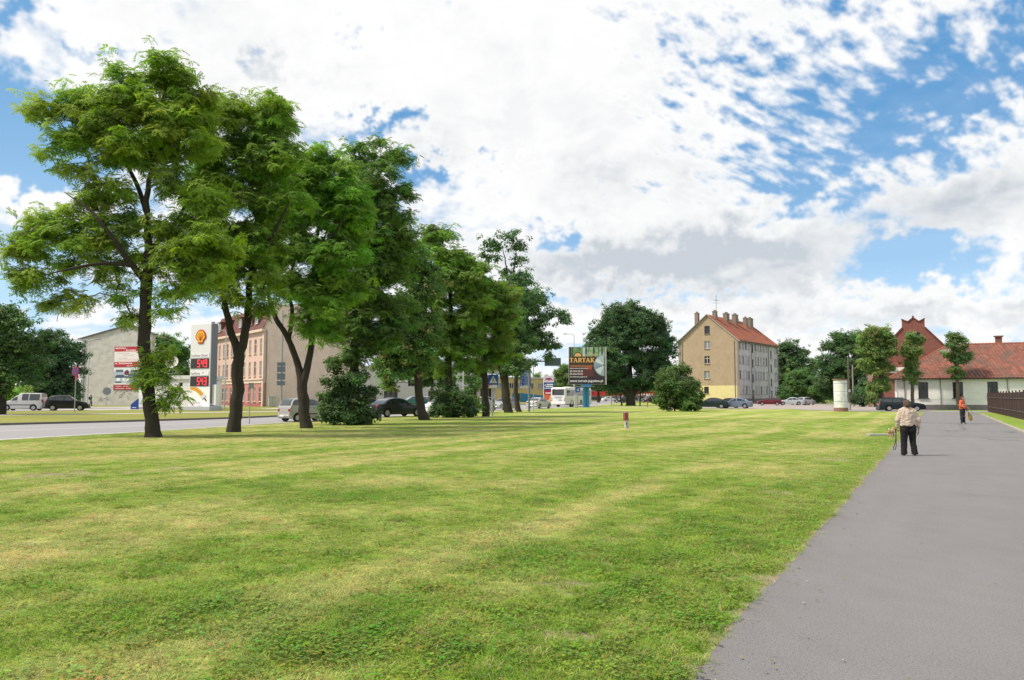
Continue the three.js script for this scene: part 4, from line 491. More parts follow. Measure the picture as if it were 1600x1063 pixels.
const chimney = (w, d, h, cap = 0.12) => [box(w, h, d, 0, h / 2, 0), box(w + cap, 0.12, d + cap, 0, h - 0.1, 0), box(w * 0.3, 0.3, d * 0.3, -w * 0.2, h + 0.14, 0), box(w * 0.3, 0.3, d * 0.3, w * 0.22, h + 0.14, 0)];

// ---- tall tan tenement on the right ----
{
  const b = thing('tenement_house', 'tall tan four storey house with red tiled roof, yellow base and grey windowed side', 'house');
  const G0 = spot(1060, 175.5), G1 = spot(1153, 167), S1 = new THREE.Vector3(G1.x + 14.6 * 1.08, 0, G1.z - 19.6 * 1.08);
  const [MG, wg] = wallMatrix(G0.x, -G0.z, G1.x, -G1.z), [MS, ws] = wallMatrix(G1.x, -G1.z, S1.x, -S1.z), H = 13.6, RH = 5.9, f = 3.28, y0 = 1.75;
  const tan = mat([1, 1, 1], 0.95, { map: rep(plasterTex(3, [0.385, 0.300, 0.215], [0.31, 0.24, 0.175], 0.7, [0.37, 0.30, 0.22], 0.25), 14, 17), bumpMap: rep(fineBump, 2), bumpScale: 0.02 });
  const yellow = mat([1, 1, 1], 0.9, { map: rep(plasterTex(5, [0.66, 0.58, 0.31], [0.56, 0.49, 0.26], 0.5, [0.68, 0.62, 0.40], 0.1), 9) });
  const grey = mat([1, 1, 1], 0.95, { map: rep(plasterTex(9, [0.56, 0.54, 0.56], [0.36, 0.34, 0.36], 0.7, [0.42, 0.34, 0.33], 0.45, 0.5), 15, 14), bumpMap: rep(fineBump, 2), bumpScale: 0.02 });
  const gx = wg * 0.475, rows = [0, 1, 2, 3, 4].map((i) => ({ x: gx - 0.62 + 0.08 * i, y: y0 + 0.45 + i * f, w: i === 0 ? 1.1 : 1.25, h: i === 4 ? 1.75 : i === 0 ? 1.5 : 1.72 }));
  const band = 3.95;
  wall(b, MG, [[0, band], [wg, band], [wg, H], [wg / 2 + 0.0, H + RH], [0, H]], rows.slice(1), 0.4, tan, 'wall', 'tan plastered gable wall');
  wall(b, MG, [[0, 0], [wg, 0], [wg, band - 0.004], [0, band - 0.004]], rows.slice(0, 1), 0.4, yellow, 'wall', 'pale yellow painted ground floor of the gable');
  rows.forEach((h, i) => addWindow(b, MG, { ...h, inset: 0.2, bars: i === 2 ? 'vh' : 'v', frame: i === 0 || i === 4 ? frameDark : frameWhite, glass: i === 1 || i === 3 ? glassPale : glassDark }));
  { const cs = mat([0.30, 0.27, 0.25], 0.95, { map: rep(grime, 2) }); put(b, 'corner_strip', box(0.5, H, 0.06, 0.25, H / 2 + 0, 0.032), cs, MG); put(b, 'corner_strip', box(0.35, H, 0.06, wg - 0.175, H / 2, 0.032), cs, MG); }
  for (const x of [0.9, wg - 0.8]) put(b, 'downpipe', cyl(0.06, 0.06, H, x, 0, 0.1, 8), zinc, MG);
  // long side: windows in four storeys, three stair bays, two doors
  const cols = [0.035, 0.105, 0.175, 0.235, 0.335, 0.40, 0.465, 0.53, 0.60, 0.675, 0.80, 0.905, 0.955].map((k, i) => [k * ws, [4, 10].includes(i)]), wins = [];
  cols.forEach(([x, stair], c) => { for (let i = 0; i < 4; i++) { if (stair) { if (i) wins.push({ x: x - 0.4, y: y0 + i * f - (c === 10 ? 1.0 : 0.2), w: 0.95, h: 1.75, frame: frameDark, glass: glassDark, bars: 'h' }); } else wins.push({ x: x - 0.3, y: y0 + 0.35 + i * f, w: 0.95, h: 1.8, frame: (c * 7 + i * 3) % 5 < 3 ? frameWhite : frameGrey, glass: (c * 5 + i * 3) % 4 === 0 ? glassCurtain : (c + i) % 3 === 0 ? glassPale : glassDark, bars: (c + i) % 3 ? 'vh' : 'v' }); } });
  const doors = cols.filter((q) => q[1]).map(([x]) => ({ x: x - 0.55, y: 0.02, w: 1.2, h: 2.9 }));
  wall(b, MS, [[0, 0], [ws, 0], [ws, H], [0, H]], [...wins, ...doors], 0.4, grey, 'wall', 'grey stained side wall with many windows');
  wins.forEach((w) => addWindow(b, MS, w)); doors.forEach((d) => addDoor(b, MS, d));
  { const pm = mat([0.19, 0.18, 0.18], 0.95, { map: rep(grime, 2) }); for (const [x0, x1] of [[0, doors[0].x], [doors[0].x + 1.2, doors[1].x], [doors[1].x + 1.2, ws]]) put(b, 'plinth', box(x1 - x0, 1.1, 0.09, (x0 + x1) / 2, 0.55, 0.047), pm, MS); }
  for (const k of [0.30, 0.73, 0.985]) put(b, 'downpipe', cyl(0.07, 0.07, H - 0.3, ws * k, 0.2, 0.12, 8), zinc, MS);
  put(b, 'cornice', [box(ws + 0.1, 0.32, 0.34, ws / 2, H - 0.16, 0.175), box(ws + 0.2, 0.12, 0.5, ws / 2, H + 0.063, 0.25)], mat([0.30, 0.28, 0.27], 0.9, { map: rep(grime, 2) }), MS);
  const MSback = wallMatrix(S1.x, -S1.z, S1.x - (G1.x - G0.x), -S1.z + (G1.z - G0.z))[0];
  wall(b, MSback, [[0, 0], [wg, 0], [wg, H], [wg / 2, H + RH], [0, H]], [], 0.4, tan);
  wall(b, wallMatrix(S1.x - (G1.x - G0.x), -S1.z + (G1.z - G0.z), G0.x, -G0.z)[0], [[0, 0], [ws, 0], [ws, H], [0, H]], [], 0.4, grey);
  // roof in the frame of the side wall: x along the ridge, z outward
  const roof = part(b, 'roof', [quad([-0.25, H - 0.1, 0.45], [ws + 0.25, H - 0.1, 0.45], [ws + 0.25, H + RH, -wg / 2], [-0.25, H + RH, -wg / 2]), quad([ws + 0.25, H - 0.1, -wg - 0.45], [-0.25, H - 0.1, -wg - 0.45], [-0.25, H + RH, -wg / 2], [ws + 0.25, H + RH, -wg / 2])], mat([0.22, 0.075, 0.045], 0.9, { map: rep(grime, 3) })); roof.applyMatrix4(MS);
  tiles(roof, [-0.2, H - 0.1, 0.45], [ws + 0.2, H - 0.1, 0.45], [ws + 0.2, H + RH, -wg / 2], [-0.2, H + RH, -wg / 2], 0.42, 0.42, [0.30, 0.092, 0.050], 41, tileMat);
  const verge = [], seg = (x0, y0, x1, y1, z) => { const l = Math.hypot(x1 - x0, y1 - y0); return box(l, 0.22, 0.3).rotateZ(Math.atan2(y1 - y0, x1 - x0)).translate((x0 + x1) / 2, (y0 + y1) / 2, z); };
  put(b, 'verge_board', [seg(-0.45, H - 0.2, wg / 2, H + RH + 0.05, 0.16), seg(wg + 0.45, H - 0.2, wg / 2, H + RH + 0.05, 0.16)], mat([0.33, 0.31, 0.29], 0.8), MG);
  const chim = mat([0.27, 0.22, 0.19], 0.95, { map: rep(grime, 1.2) }); const C = (x, z, w, d, top, base) => put(b, 'chimney', chimney(w, d, top - base), chim, MS.clone().multiply(I4().makeTranslation(x, base, z)));
  C(1.2, -wg * 0.70, 0.9, 0.8, H + RH + 0.7, H + 2); C(2.6, -wg * 0.44, 1.0, 0.8, H + RH + 1.0, H + 4); C(8.6, -wg * 0.42, 1.7, 0.9, H + RH + 1.0, H + 4.3); C(6.6, -wg * 0.55, 0.9, 0.8, H + RH + 0.6, H + 4); C(13.3, -wg * 0.40, 1.7, 0.9, H + RH + 1.1, H + 4); C(17.2, -wg * 0.5, 2.2, 0.8, H + RH + 0.55, H + 4); C(20.0, -wg * 0.40, 1.0, 0.8, H + RH + 0.9, H + 4); C(23.2, -wg * 0.40, 1.9, 0.9, H + RH + 1.0, H + 4);
  put(b, 'roof_aerial', [cyl(0.05, 0.04, 5.4, 0, 0, 0, 6), box(2.4, 0.05, 0.05, 0, 4.0, 0), box(0.05, 0.05, 1.6, 0.4, 3.4, 0), box(0.9, 0.04, 0.04, -0.2, 4.9, 0), ...[-0.9, -0.5, 0, 0.5, 0.9].map((k) => box(0.03, 0.03, 0.7, k, 4.0, 0))], zinc, MS.clone().multiply(I4().makeTranslation(4.2, H + RH - 0.4, -wg * 0.46)));
}
// ---- long white house on the right ----
{
  const b = thing('white_house', 'long low white house with red clay tile roof and dark windows on the right', 'house');
  const A = spot(1399, 97), dir = [0.905, -0.425], L = 34, B = { x: A.x + dir[0] * L, d: -A.z + dir[1] * L };
  const [M, l] = wallMatrix(A.x, -A.z, B.x, B.d), H = 3.85, D = 12.5, RH = 4.3, over = 0.45;
  const white = mat([1, 1, 1], 0.9, { map: rep(plasterTex(13, [0.80, 0.79, 0.78], [0.72, 0.71, 0.71], 0.6, [0.58, 0.57, 0.56], 0.3, 0.6), 9, 5) });
  const wins = [2.35, 6.05, 9.65, 13.5, 17.4, 21.2, 25].map((x) => ({ x, y: 1.42, w: 1.08, h: 1.95, frame: frameDark, glass: glassDark, bars: 'vhm', inset: 0.12 }));
  wall(b, M, [[0, 0], [L, 0], [L, H], [0, H]], wins, 0.35, white); wins.forEach((w) => addWindow(b, M, { ...w, sillMat: frameDark }));
  put(b, 'plinth', box(L, 0.62, 0.06, L / 2, 0.31, 0.032), mat([0.22, 0.20, 0.205], 0.95, { map: rep(grime, 2) }), M);
  put(b, 'string_course', [box(L, 0.05, 0.03, L / 2, 1.28, 0.016)], white, M);
  for (const x of [0.85, 4.75, 11.7, 15.6]) put(b, 'downpipe', cyl(0.045, 0.045, H - 0.7, x, 0.65, 0.09, 8), zinc, M);
  put(b, 'corner_post', [box(0.3, H, 0.5, -0.45, H / 2, 0.0)], mat([0.30, 0.10, 0.075], 0.9), M);
  wall(b, wallMatrix(A.x - dir[1] * -D * -1, -A.z + dir[0] * D, A.x, -A.z)[0], [[0, 0], [D, 0], [D, H], [0, H]], [], 0.35, white);
  wall(b, M.clone().multiply(I4().makeTranslation(0, 0, -D)), [[0, 0], [L, 0], [L, H], [0, H]], [], 0.35, white);
  const r0 = 6.2, e0 = -0.9, ridge = mat([0.26, 0.09, 0.055], 0.9);
  const roof = part(b, 'roof', [quad([e0, H - 0.05, over], [L + 0.4, H - 0.05, over], [L + 0.4, H + RH, -D / 2], [r0, H + RH, -D / 2]), quad([L + 0.4, H - 0.05, -D - over], [e0, H - 0.05, -D - over], [r0, H + RH, -D / 2], [L + 0.4, H + RH, -D / 2]), quad([e0, H - 0.05, -D - over], [e0, H - 0.05, over], [r0, H + RH, -D / 2], [r0, H + RH, -D / 2 - 0.01])], mat([0.20, 0.075, 0.05], 0.9)); roof.applyMatrix4(M);
  tiles(roof, [e0, H - 0.05, over], [L + 0.4, H - 0.05, over], [L + 0.4, H + RH, -D / 2], [r0, H + RH, -D / 2], 0.40, 0.36, [0.235, 0.094, 0.068], 51, tileMat);
  tiles(roof, [e0, H - 0.05, -D - over], [e0, H - 0.05, over], [r0, H + RH, -D / 2], [r0, H + RH, -D / 2 - 0.01], 0.40, 0.36, [0.21, 0.088, 0.066], 52, tileMat);
  const hip = (a, c) => tube([a, c], 0.13, 6); part(roof, 'ridge_tiles', [hip([e0, H + 0.05, over], [r0, H + RH + 0.08, -D / 2]), hip([r0, H + RH + 0.08, -D / 2], [L + 0.4, H + RH + 0.08, -D / 2]), hip([e0, H + 0.05, -D - over], [r0, H + RH + 0.08, -D / 2])], ridge);
  put(b, 'gutter', [box(L + 1.2, 0.13, 0.14, L / 2, H - 0.12, over + 0.03), box(L + 1.0, 0.05, over - 0.04, L / 2, H - 0.02, over / 2)], frameDark, M);
  const chim = mat([0.20, 0.09, 0.075], 0.9); for (const [x, z, h] of [[11.8, -D / 2 - 0.4, 0.9], [21.2, -D / 2 - 0.4, 1.4]]) put(b, 'chimney', [box(0.7, h + 0.6, 0.6, 0, h / 2, 0), box(1.0, 0.14, 0.9, 0, h + 0.32, 0)], chim, M.clone().multiply(I4().makeTranslation(x, H + RH - 0.2, z)));
  put(b, 'roof_hatch', [box(1.1, 0.3, 0.7, 0, 0.2, 0)], mat([0.45, 0.46, 0.48], 0.5), M.clone().multiply(I4().makeTranslation(5.6, H + RH - 1.0, -D / 2 + 1.6)));
}
// ---- red brick house with a crowned gable ----
const brickTex = dataTex(512, 512, (u, v) => { const row = Math.floor(v * 32), x = u * 12 + (row % 2) * 0.5, c = Math.floor(x), h = n2(c * 7.3, row * 3.1), j = (x - c < 0.05) || (v * 32 - row < 0.13); const g = 0.9 + 0.35 * h + 0.12 * n2(u * 60, v * 60); return j ? [0.24, 0.17, 0.15] : [0.235 * g, 0.066 * g, 0.048 * g]; });
{
  const b = thing('brick_house', 'red brick house with a stepped crown on its gable, behind the white house', 'house');
  const L = spot(1362, 121), R = spot(1497, 116), [M, w] = wallMatrix(L.x, -L.z, R.x, -R.z), H = 7.0, RH = 5.9, brick = mat([1, 1, 1], 0.95, { map: rep(brickTex, 3, 2.6), bumpMap: rep(fineBump, 1), bumpScale: 0.01 }), dark = mat([0.13, 0.04, 0.032], 0.9), white = mat([0.7, 0.69, 0.67], 0.8);
  const k = w / 13.2, c = w / 2, cr = 1.55;
  const holes = [{ x: c - 0.95, y: 10.15, w: 0.8, h: 1.25, arch: true }, { x: c + 0.12, y: 10.15, w: 0.8, h: 1.25, arch: true }, { x: c - 0.2, y: 6.1, w: 0.75, h: 1.35, arch: true }, { x: c + 0.7, y: 6.1, w: 0.75, h: 1.35, arch: true }, { x: 2.2, y: 1.1, w: 1.5, h: 1.7 }];
  wall(b, M, [[0, 0], [w, 0], [w, H], [c + cr, H + RH - 0.9], [c + cr, H + RH + 0.45], [c + 0.75, H + RH + 0.05], [c, H + RH + 0.65], [c - 0.75, H + RH + 0.05], [c - cr, H + RH + 0.45], [c - cr, H + RH - 0.9], [0, H]], holes, 0.5, brick, 'wall');
  holes.slice(0, 4).forEach((h) => addWindow(b, M, { ...h, name: 'arched_window', frame: frameDark, glass: glassDark, bars: 'v', inset: 0.25, sill: false })); addWindow(b, M, { ...holes[4], bars: 'vh', glass: glassPale });
  const seg = (x0, y0, x1, y1, wd = 0.24, dp = 0.62) => { const l = Math.hypot(x1 - x0, y1 - y0) + 0.1; return box(l, wd, dp).rotateZ(Math.atan2(y1 - y0, x1 - x0)).translate((x0 + x1) / 2, (y0 + y1) / 2, -0.2); };
  put(b, 'coping', [seg(-0.2, H, c - cr, H + RH - 0.85), seg(w + 0.2, H, c + cr, H + RH - 0.85), seg(c - cr, H + RH + 0.5, c - 0.75, H + RH + 0.1, 0.16), seg(c - 0.75, H + RH + 0.1, c, H + RH + 0.72, 0.16), seg(c, H + RH + 0.72, c + 0.75, H + RH + 0.1, 0.16), seg(c + 0.75, H + RH + 0.1, c + cr, H + RH + 0.5, 0.16), box(0.24, 0.3, 0.24, c, H + RH + 0.85, -0.2)], dark, M);
  put(b, 'brick_band', [box(w - 0.2, 0.25, 0.07, c, H - 0.2, 0.037), seg(c + 0.6, 8.6, c + 3.6, 6.5, 0.14, 0.5)], dark, M);
  // porch with a zigzag parapet and white cornice on the left
  const P = M.clone().multiply(I4().makeTranslation(0.9, 0, 2.2)), pw = 4.4; wall(b, P, [[0, 0], [pw, 0], [pw, 6.2], [pw - 0.6, 7.1], [pw - 1.6, 6.3], [pw / 2, 7.6], [1.6, 6.3], [0.6, 6.9], [0, 6.2]], [{ x: 1.7, y: 1.0, w: 1.3, h: 1.9 }, { x: 1.75, y: 3.3, w: 1.2, h: 1.5 }], 0.4, brick, 'porch_wall'); addWindow(b, P, { x: 1.7, y: 1.0, w: 1.3, h: 1.9, bars: 'vh', glass: glassPale }); addWindow(b, P, { x: 1.75, y: 3.3, w: 1.2, h: 1.5, bars: 'v', frame: frameDark });
  put(b, 'cornice', [box(pw + 0.5, 0.55, 0.5, pw / 2, 5.7, 0.12), box(pw + 0.3, 0.2, 0.3, pw / 2, 5.25, 0.1)], white, P);
  put(b, 'pillar', [box(0.55, 6.0, 0.6, 0, 3.0, 0.3)], mat([0.36, 0.20, 0.17], 0.9), M.clone().multiply(I4().makeTranslation(-0.4, 0, 0.4)));
  const depth = 16; wall(b, wallMatrix(L.x + 9.0, -L.z + 15.8, L.x, -L.z)[0], [[0, 0], [depth, 0], [depth, H], [0, H]], [], 0.4, brick);
  put(b, 'roof', [quad([-0.1, H - 0.05, -0.5], [-0.1, H - 0.05, -depth], [c, H + RH, -depth], [c, H + RH, -0.5]), quad([w + 0.1, H - 0.05, -depth], [w + 0.1, H - 0.05, -0.5], [c, H + RH, -0.5], [c, H + RH, -depth])], mat([0.25, 0.08, 0.05], 0.9), M);
}
// ---- pink house with mansard roof on the left ----
{
  const b = thing('pink_house', 'old pink house with maroon mansard roof and blank beige gable, across the road', 'house');
  const A = spot(334, 134), C = spot(413, 114), E = new THREE.Vector3(C.x + 0.789 * 15, 0, C.z - 0.614 * 15), [MF, wf] = wallMatrix(A.x, -A.z, C.x, -C.z, 0.1), [MG, wg] = wallMatrix(C.x, -C.z, E.x, -E.z, 0.1), H = 11.4;
  const pink = mat([1, 1, 1], 0.95, { map: rep(plasterTex(21, [0.57, 0.42, 0.365], [0.48, 0.34, 0.30], 0.5, [0.54, 0.42, 0.36], 0.4), 12, 10) }), rose = mat([1, 1, 1], 0.9, { map: rep(plasterTex(23, [0.43, 0.20, 0.19], [0.36, 0.165, 0.16], 0.5, [0.5, 0.3, 0.28], 0.2), 9, 4) });
  const beige = mat([1, 1, 1], 0.95, { map: rep(plasterTex(25, [0.68, 0.55, 0.47], [0.55, 0.44, 0.37], 0.6, [0.50, 0.43, 0.36], 0.35, 0.9), 14, 14), bumpMap: rep(fineBump, 2), bumpScale: 0.015 });
  const cream = mat([0.60, 0.50, 0.40], 0.9), wins = []; const xs = [1.0, 2.9, 5.2, 7.1, 9.3, 11.2, 13.5, 15.4, 17.9, 20.2, 22.6].map((x) => x * wf / 24.4);
  for (const y of [4.55, 7.9]) xs.forEach((x, i) => wins.push({ x, y, w: 1.0, h: 2.15, bars: 'vh', frame: cream, glass: i % 3 ? glassPale : glassDark, sillMat: cream, inset: 0.1 }));
  const low = xs.map((x, i) => ({ x: x - 0.05, y: 0.75, w: 1.1, h: 2.1, bars: 'vh', frame: cream, glass: i % 2 ? glassPale : glassDark, sillMat: cream, inset: 0.1 }));
  wall(b, MF, [[0, 3.5], [wf, 3.5], [wf, H], [0, H]], wins, 0.35, pink); wall(b, MF, [[0, 0], [wf, 0], [wf, 3.496], [0, 3.496]], low, 0.35, rose, 'wall', 'rose painted ground floor'); [...wins, ...low].forEach((w) => addWindow(b, MF, w));
  put(b, 'string_course', [box(wf, 0.5, 0.10, wf / 2, 3.72, 0.053), box(wf, 0.14, 0.24, wf / 2, 4.04, 0.123)], cream, MF); put(b, 'eave_cornice', [box(wf + 0.3, 0.35, 0.45, wf / 2, H - 0.17, 0.22)], cream, MF); put(b, 'plinth', box(wf, 0.5, 0.06, wf / 2, 0.25, 0.034), mat([0.34, 0.12, 0.115], 0.95), MF); put(b, 'corner_pilaster', box(0.5, H - 0.5, 0.1, wf - 0.26, (H - 0.5) / 2, 0.055), cream, MF);
  const g = [[0, 0], [wg, 0], [wg, H], [wg - 1.3, H + 3.4], [wg / 2, H + 4.3], [1.3, H + 3.4], [0, H]]; wall(b, MG, g, [], 0.4, beige, 'wall', 'blank beige gable wall'); put(b, 'verge_trim', [0, 1, 2, 3].map((i) => { const [x0, y0] = g[(6 - i + 7) % 7], [x1, y1] = g[5 - i], l = Math.hypot(x1 - x0, y1 - y0); return box(l, 0.14, 0.5).rotateZ(Math.atan2(y1 - y0, x1 - x0)).translate((x0 + x1) / 2, (y0 + y1) / 2 + 0.06, -0.18); }), mat([0.40, 0.34, 0.31], 0.8), MG);
  put(b, 'downpipe', cyl(0.06, 0.06, H - 0.3, 0.35, 0.1, 0.1, 8), zinc, MG);
  const rm = mat([0.155, 0.060, 0.055], 0.85, { map: rep(grime, 2) }); const roof = put(b, 'roof', [quad([-0.1, H, 0.1], [wf, H, 0.1], [wf, H + 3.4, -1.3], [-0.1, H + 3.4, -1.3]), quad([-0.1, H + 3.4, -1.3], [wf, H + 3.4, -1.3], [wf, H + 4.3, -wg / 2], [-0.1, H + 4.3, -wg / 2]), quad([wf, H + 3.4, -wg + 1.3], [-0.1, H + 3.4, -wg + 1.3], [-0.1, H + 4.3, -wg / 2], [wf, H + 4.3, -wg / 2]), quad([wf, H, -wg], [-0.1, H, -wg], [-0.1, H + 3.4, -wg + 1.3], [wf, H + 3.4, -wg + 1.3])], rm, MF);
  tiles(roof, [0, H, 0.12], [wf, H, 0.12], [wf, H + 3.4, -1.28], [0, H + 3.4, -1.28], 0.5, 0.42, [0.17, 0.062, 0.058], 61, tileMat);
  for (const x of [3.2, 7.5, 13.6, 18.3, 21.0].map((q) => q * wf / 24.4)) { const D = MF.clone().multiply(I4().makeTranslation(x, H + 0.75, -0.05)); const dm = put(b, 'dormer', [box(1.5, 1.7, 1.2, 0, 0.85, -0.62), box(1.8, 0.12, 1.5, 0, 1.78, -0.6).rotateX(0.08)], rm, D); addWindow(b, D.clone().multiply(I4().makeTranslation(-0.55, 0.2, 0.08)), { x: 0, y: 0, w: 1.1, h: 1.35, bars: 'v', inset: 0, glass: glassPale, sill: false }); }
  wall(b, MF.clone().multiply(I4().makeTranslation(0, 0, -wg)), [[0, 0], [wf, 0], [wf, H], [0, H]], [], 0.3, beige);
  put(b, 'chimney', chimney(1.0, 0.9, 2.2), mat([0.36, 0.17, 0.13], 0.95), MF.clone().multiply(I4().makeTranslation(wf * 0.18, H + 3.4, -wg / 2))); put(b, 'chimney', chimney(1.4, 0.9, 2.4), mat([0.40, 0.20, 0.12], 0.95), MF.clone().multiply(I4().makeTranslation(wf * 0.50, H + 2.4, -3)));
}
// ---- grey rendered house with big posters ----
const posterA = canvasTex(720, 560, (g, w, h) => { g.fillStyle = '#e9e2e4'; g.fillRect(0, 0, w, h); g.fillStyle = '#b5243c'; g.fillRect(0, 0, w, 135); g.fillRect(0, 420, w, 140); g.fillStyle = '#fff'; g.font = 'bold 58px sans-serif'; g.fillText('WSZYSTKO...', 24, 62); g.fillText('... DO DOMU', 260, 122); g.fillText('UL. WARSZAWSKA', 24, 482); g.font = 'bold 30px sans-serif'; g.fillText('zapraszamy', 360, 540); g.fillStyle = '#6d6f7a'; g.font = '34px sans-serif'; g.fillText('hurtownia materiałów', 90, 195); g.fillText('wykończenia wnętrz', 240, 250); g.fillText('sklep i magazyn', 130, 330); g.fillStyle = '#b5243c'; g.fillRect(40, 365, w - 80, 5); });
const posterB = canvasTex(720, 640, (g, w, h) => { g.fillStyle = '#aebccb'; g.fillRect(0, 0, w, h); g.fillStyle = '#dfe6ee'; g.fillRect(0, 0, w, 110); g.fillStyle = '#46516a'; for (const [x, y, q, k] of [[30, 250, 660, 44], [70, 210, 220, 50], [400, 190, 230, 50], [40, 400, 180, 40]]) g.fillRect(x, y, q, k); g.fillStyle = '#6b2840'; g.fillRect(300, 100, 130, 110); g.fillRect(340, 70, 60, 40); g.fillStyle = '#5d6980'; g.fillRect(50, 60, 210, 70); g.fillRect(470, 80, 200, 60); g.fillStyle = '#eef1f6'; for (const x of [80, 250, 330, 500]) g.fillRect(x, 300, 90, 80); g.fillStyle = '#dcd9d8'; g.fillRect(0, 440, w, 60); g.fillStyle = '#9e1c36'; g.fillRect(0, 490, w, 150); g.fillStyle = '#f4dfe2'; g.font = 'bold 40px sans-serif'; g.fillText('ŁAZIENKI  •  PŁYTKI', 40, 550); g.fillText('OGRZEWANIE  •  PANELE', 40, 612); });
{
  const b = thing('grey_house', 'grey rendered house with a low gable and red and white posters on its blank wall', 'house');
  const A = spot(129, 131), C = spot(240, 128), [M, w] = wallMatrix(A.x, -A.z, C.x, -C.z, 0.1), H = 11.2, RH = 2.1, blockTex = dataTex(512, 512, (u, v) => { const row = Math.floor(v * 20), x = u * 10 + (row % 2) * 0.5, c = Math.floor(x), k = 0.93 + 0.10 * n2(c * 3.7, row * 5.1) + 0.10 * fbm(u * 6, v * 6, 4) + 0.05 * n2(u * 120, v * 120); const j = x - c < 0.03 || v * 20 - row < 0.06 ? 0.86 : 1; return [0.56 * k * j, 0.55 * k * j, 0.535 * k * j]; });
  const gm = mat([1, 1, 1], 0.95, { map: rep(blockTex, 9, 8), bumpMap: rep(fineBump, 2), bumpScale: 0.015 });
  wall(b, M, [[0, 0], [w, 0], [w, H + 0.5], [w * 0.66, H + RH], [0, H]], [], 0.4, gm, 'wall'); 
  const seg = (x0, y0, x1, y1) => { const l = Math.hypot(x1 - x0, y1 - y0); return box(l, 0.2, 0.7).rotateZ(Math.atan2(y1 - y0, x1 - x0)).translate((x0 + x1) / 2, (y0 + y1) / 2 + 0.1, -0.1); };
  put(b, 'verge_board', [seg(-0.9, H - 0.2, w * 0.66, H + RH), seg(w + 0.4, H + 0.35, w * 0.66, H + RH)], mat([0.10, 0.12, 0.12], 0.7), M);
  put(b, 'graffiti', Array.from({ length: 26 }, (_, i) => { const rr = rng(300 + i), l = 0.25 + rr() * 0.5; return box(l, 0.05, 0.01).rotateZ((rr() - 0.5) * 2.4).translate(i < 16 ? 6.8 + rr() * 3.6 : 3.2 + rr() * 3, i < 16 ? 1.2 + rr() * 1.3 : 0.7 + rr() * 0.6, 0.012 + i * 0.0006); }), mat([0.20, 0.21, 0.24], 0.9), M);
  put(b, 'downpipe', cyl(0.07, 0.07, H - 0.4, 0.55, 0.1, 0.1, 8), mat([0.14, 0.17, 0.17], 0.6), M);
  const E = new THREE.Vector3(C.x - 4.0, 0, C.z - 9), [MS, ws] = wallMatrix(C.x, -C.z, E.x, -E.z, 0.1), wins = []; for (const y of [1.3, 4.5, 7.7]) for (const x of [1.5, 4.5, 7.5]) wins.push({ x, y, w: 1.2, h: 1.6, bars: 'v' }); const pale = mat([0.58, 0.52, 0.50], 0.9, { map: rep(grime, 3) }); wall(b, MS, [[0, 0], [ws, 0], [ws, H + 0.4], [0, H + 0.4]], wins, 0.35, pale); wins.forEach((q) => addWindow(b, MS, q));
  put(b, 'roof', [quad([w * 0.66, H + RH, 0.2], [-0.9, H - 0.2, 0.2], [-5.0, H - 0.2, -9], [w * 0.66 - 4.0, H + RH, -9]), quad([w + 0.4, H + 0.35, 0.2], [w * 0.66, H + RH, 0.2], [w * 0.66 - 4.0, H + RH, -9], [w - 3.6, H + 0.35, -9])], mat([0.18, 0.10, 0.09], 0.9), M);
  put(b, 'chimney', [box(0.9, 1.6, 0.8, 0, 0.8, 0), box(1.05, 0.15, 0.95, 0, 1.6, 0)], mat([0.10, 0.10, 0.11], 0.9), M.clone().multiply(I4().makeTranslation(w * 0.79, H + RH - 0.9, -0.8)));
  put(b, 'roof_aerial', [cyl(0.03, 0.02, 4.2, 0, 0, 0, 5), box(0.8, 0.03, 0.03, 0, 3.2, 0), box(0.6, 0.03, 0.03, 0, 2.7, 0)], zinc, M.clone().multiply(I4().makeTranslation(w * 0.64, H + RH, -1)));
  // the posters hang on the wall as things of their own
  const P = (label, tex, x, y, pw, ph) => { const p = thing('wall_poster', label, 'poster', [0, 0, 0], 0, 'posters on the grey house wall'); p.applyMatrix4(M.clone().multiply(I4().makeTranslation(x, y, 0.05))); part(p, 'backing_board', box(pw, ph, 0.06, pw / 2, ph / 2, -0.01), frameGrey); const f = part(p, 'print', new THREE.PlaneGeometry(pw - 0.06, ph - 0.06).translate(pw / 2, ph / 2, 0.025), mat([1, 1, 1], 0.6, { map: tex })); };
  P('upper red and white text poster on the grey house wall', posterA, w * 0.462, 6.35, 4.9, 3.4); P('lower poster with a grey picture above a dark red band, grey house wall', posterB, w * 0.465, 2.55, 4.9, 3.75);
}
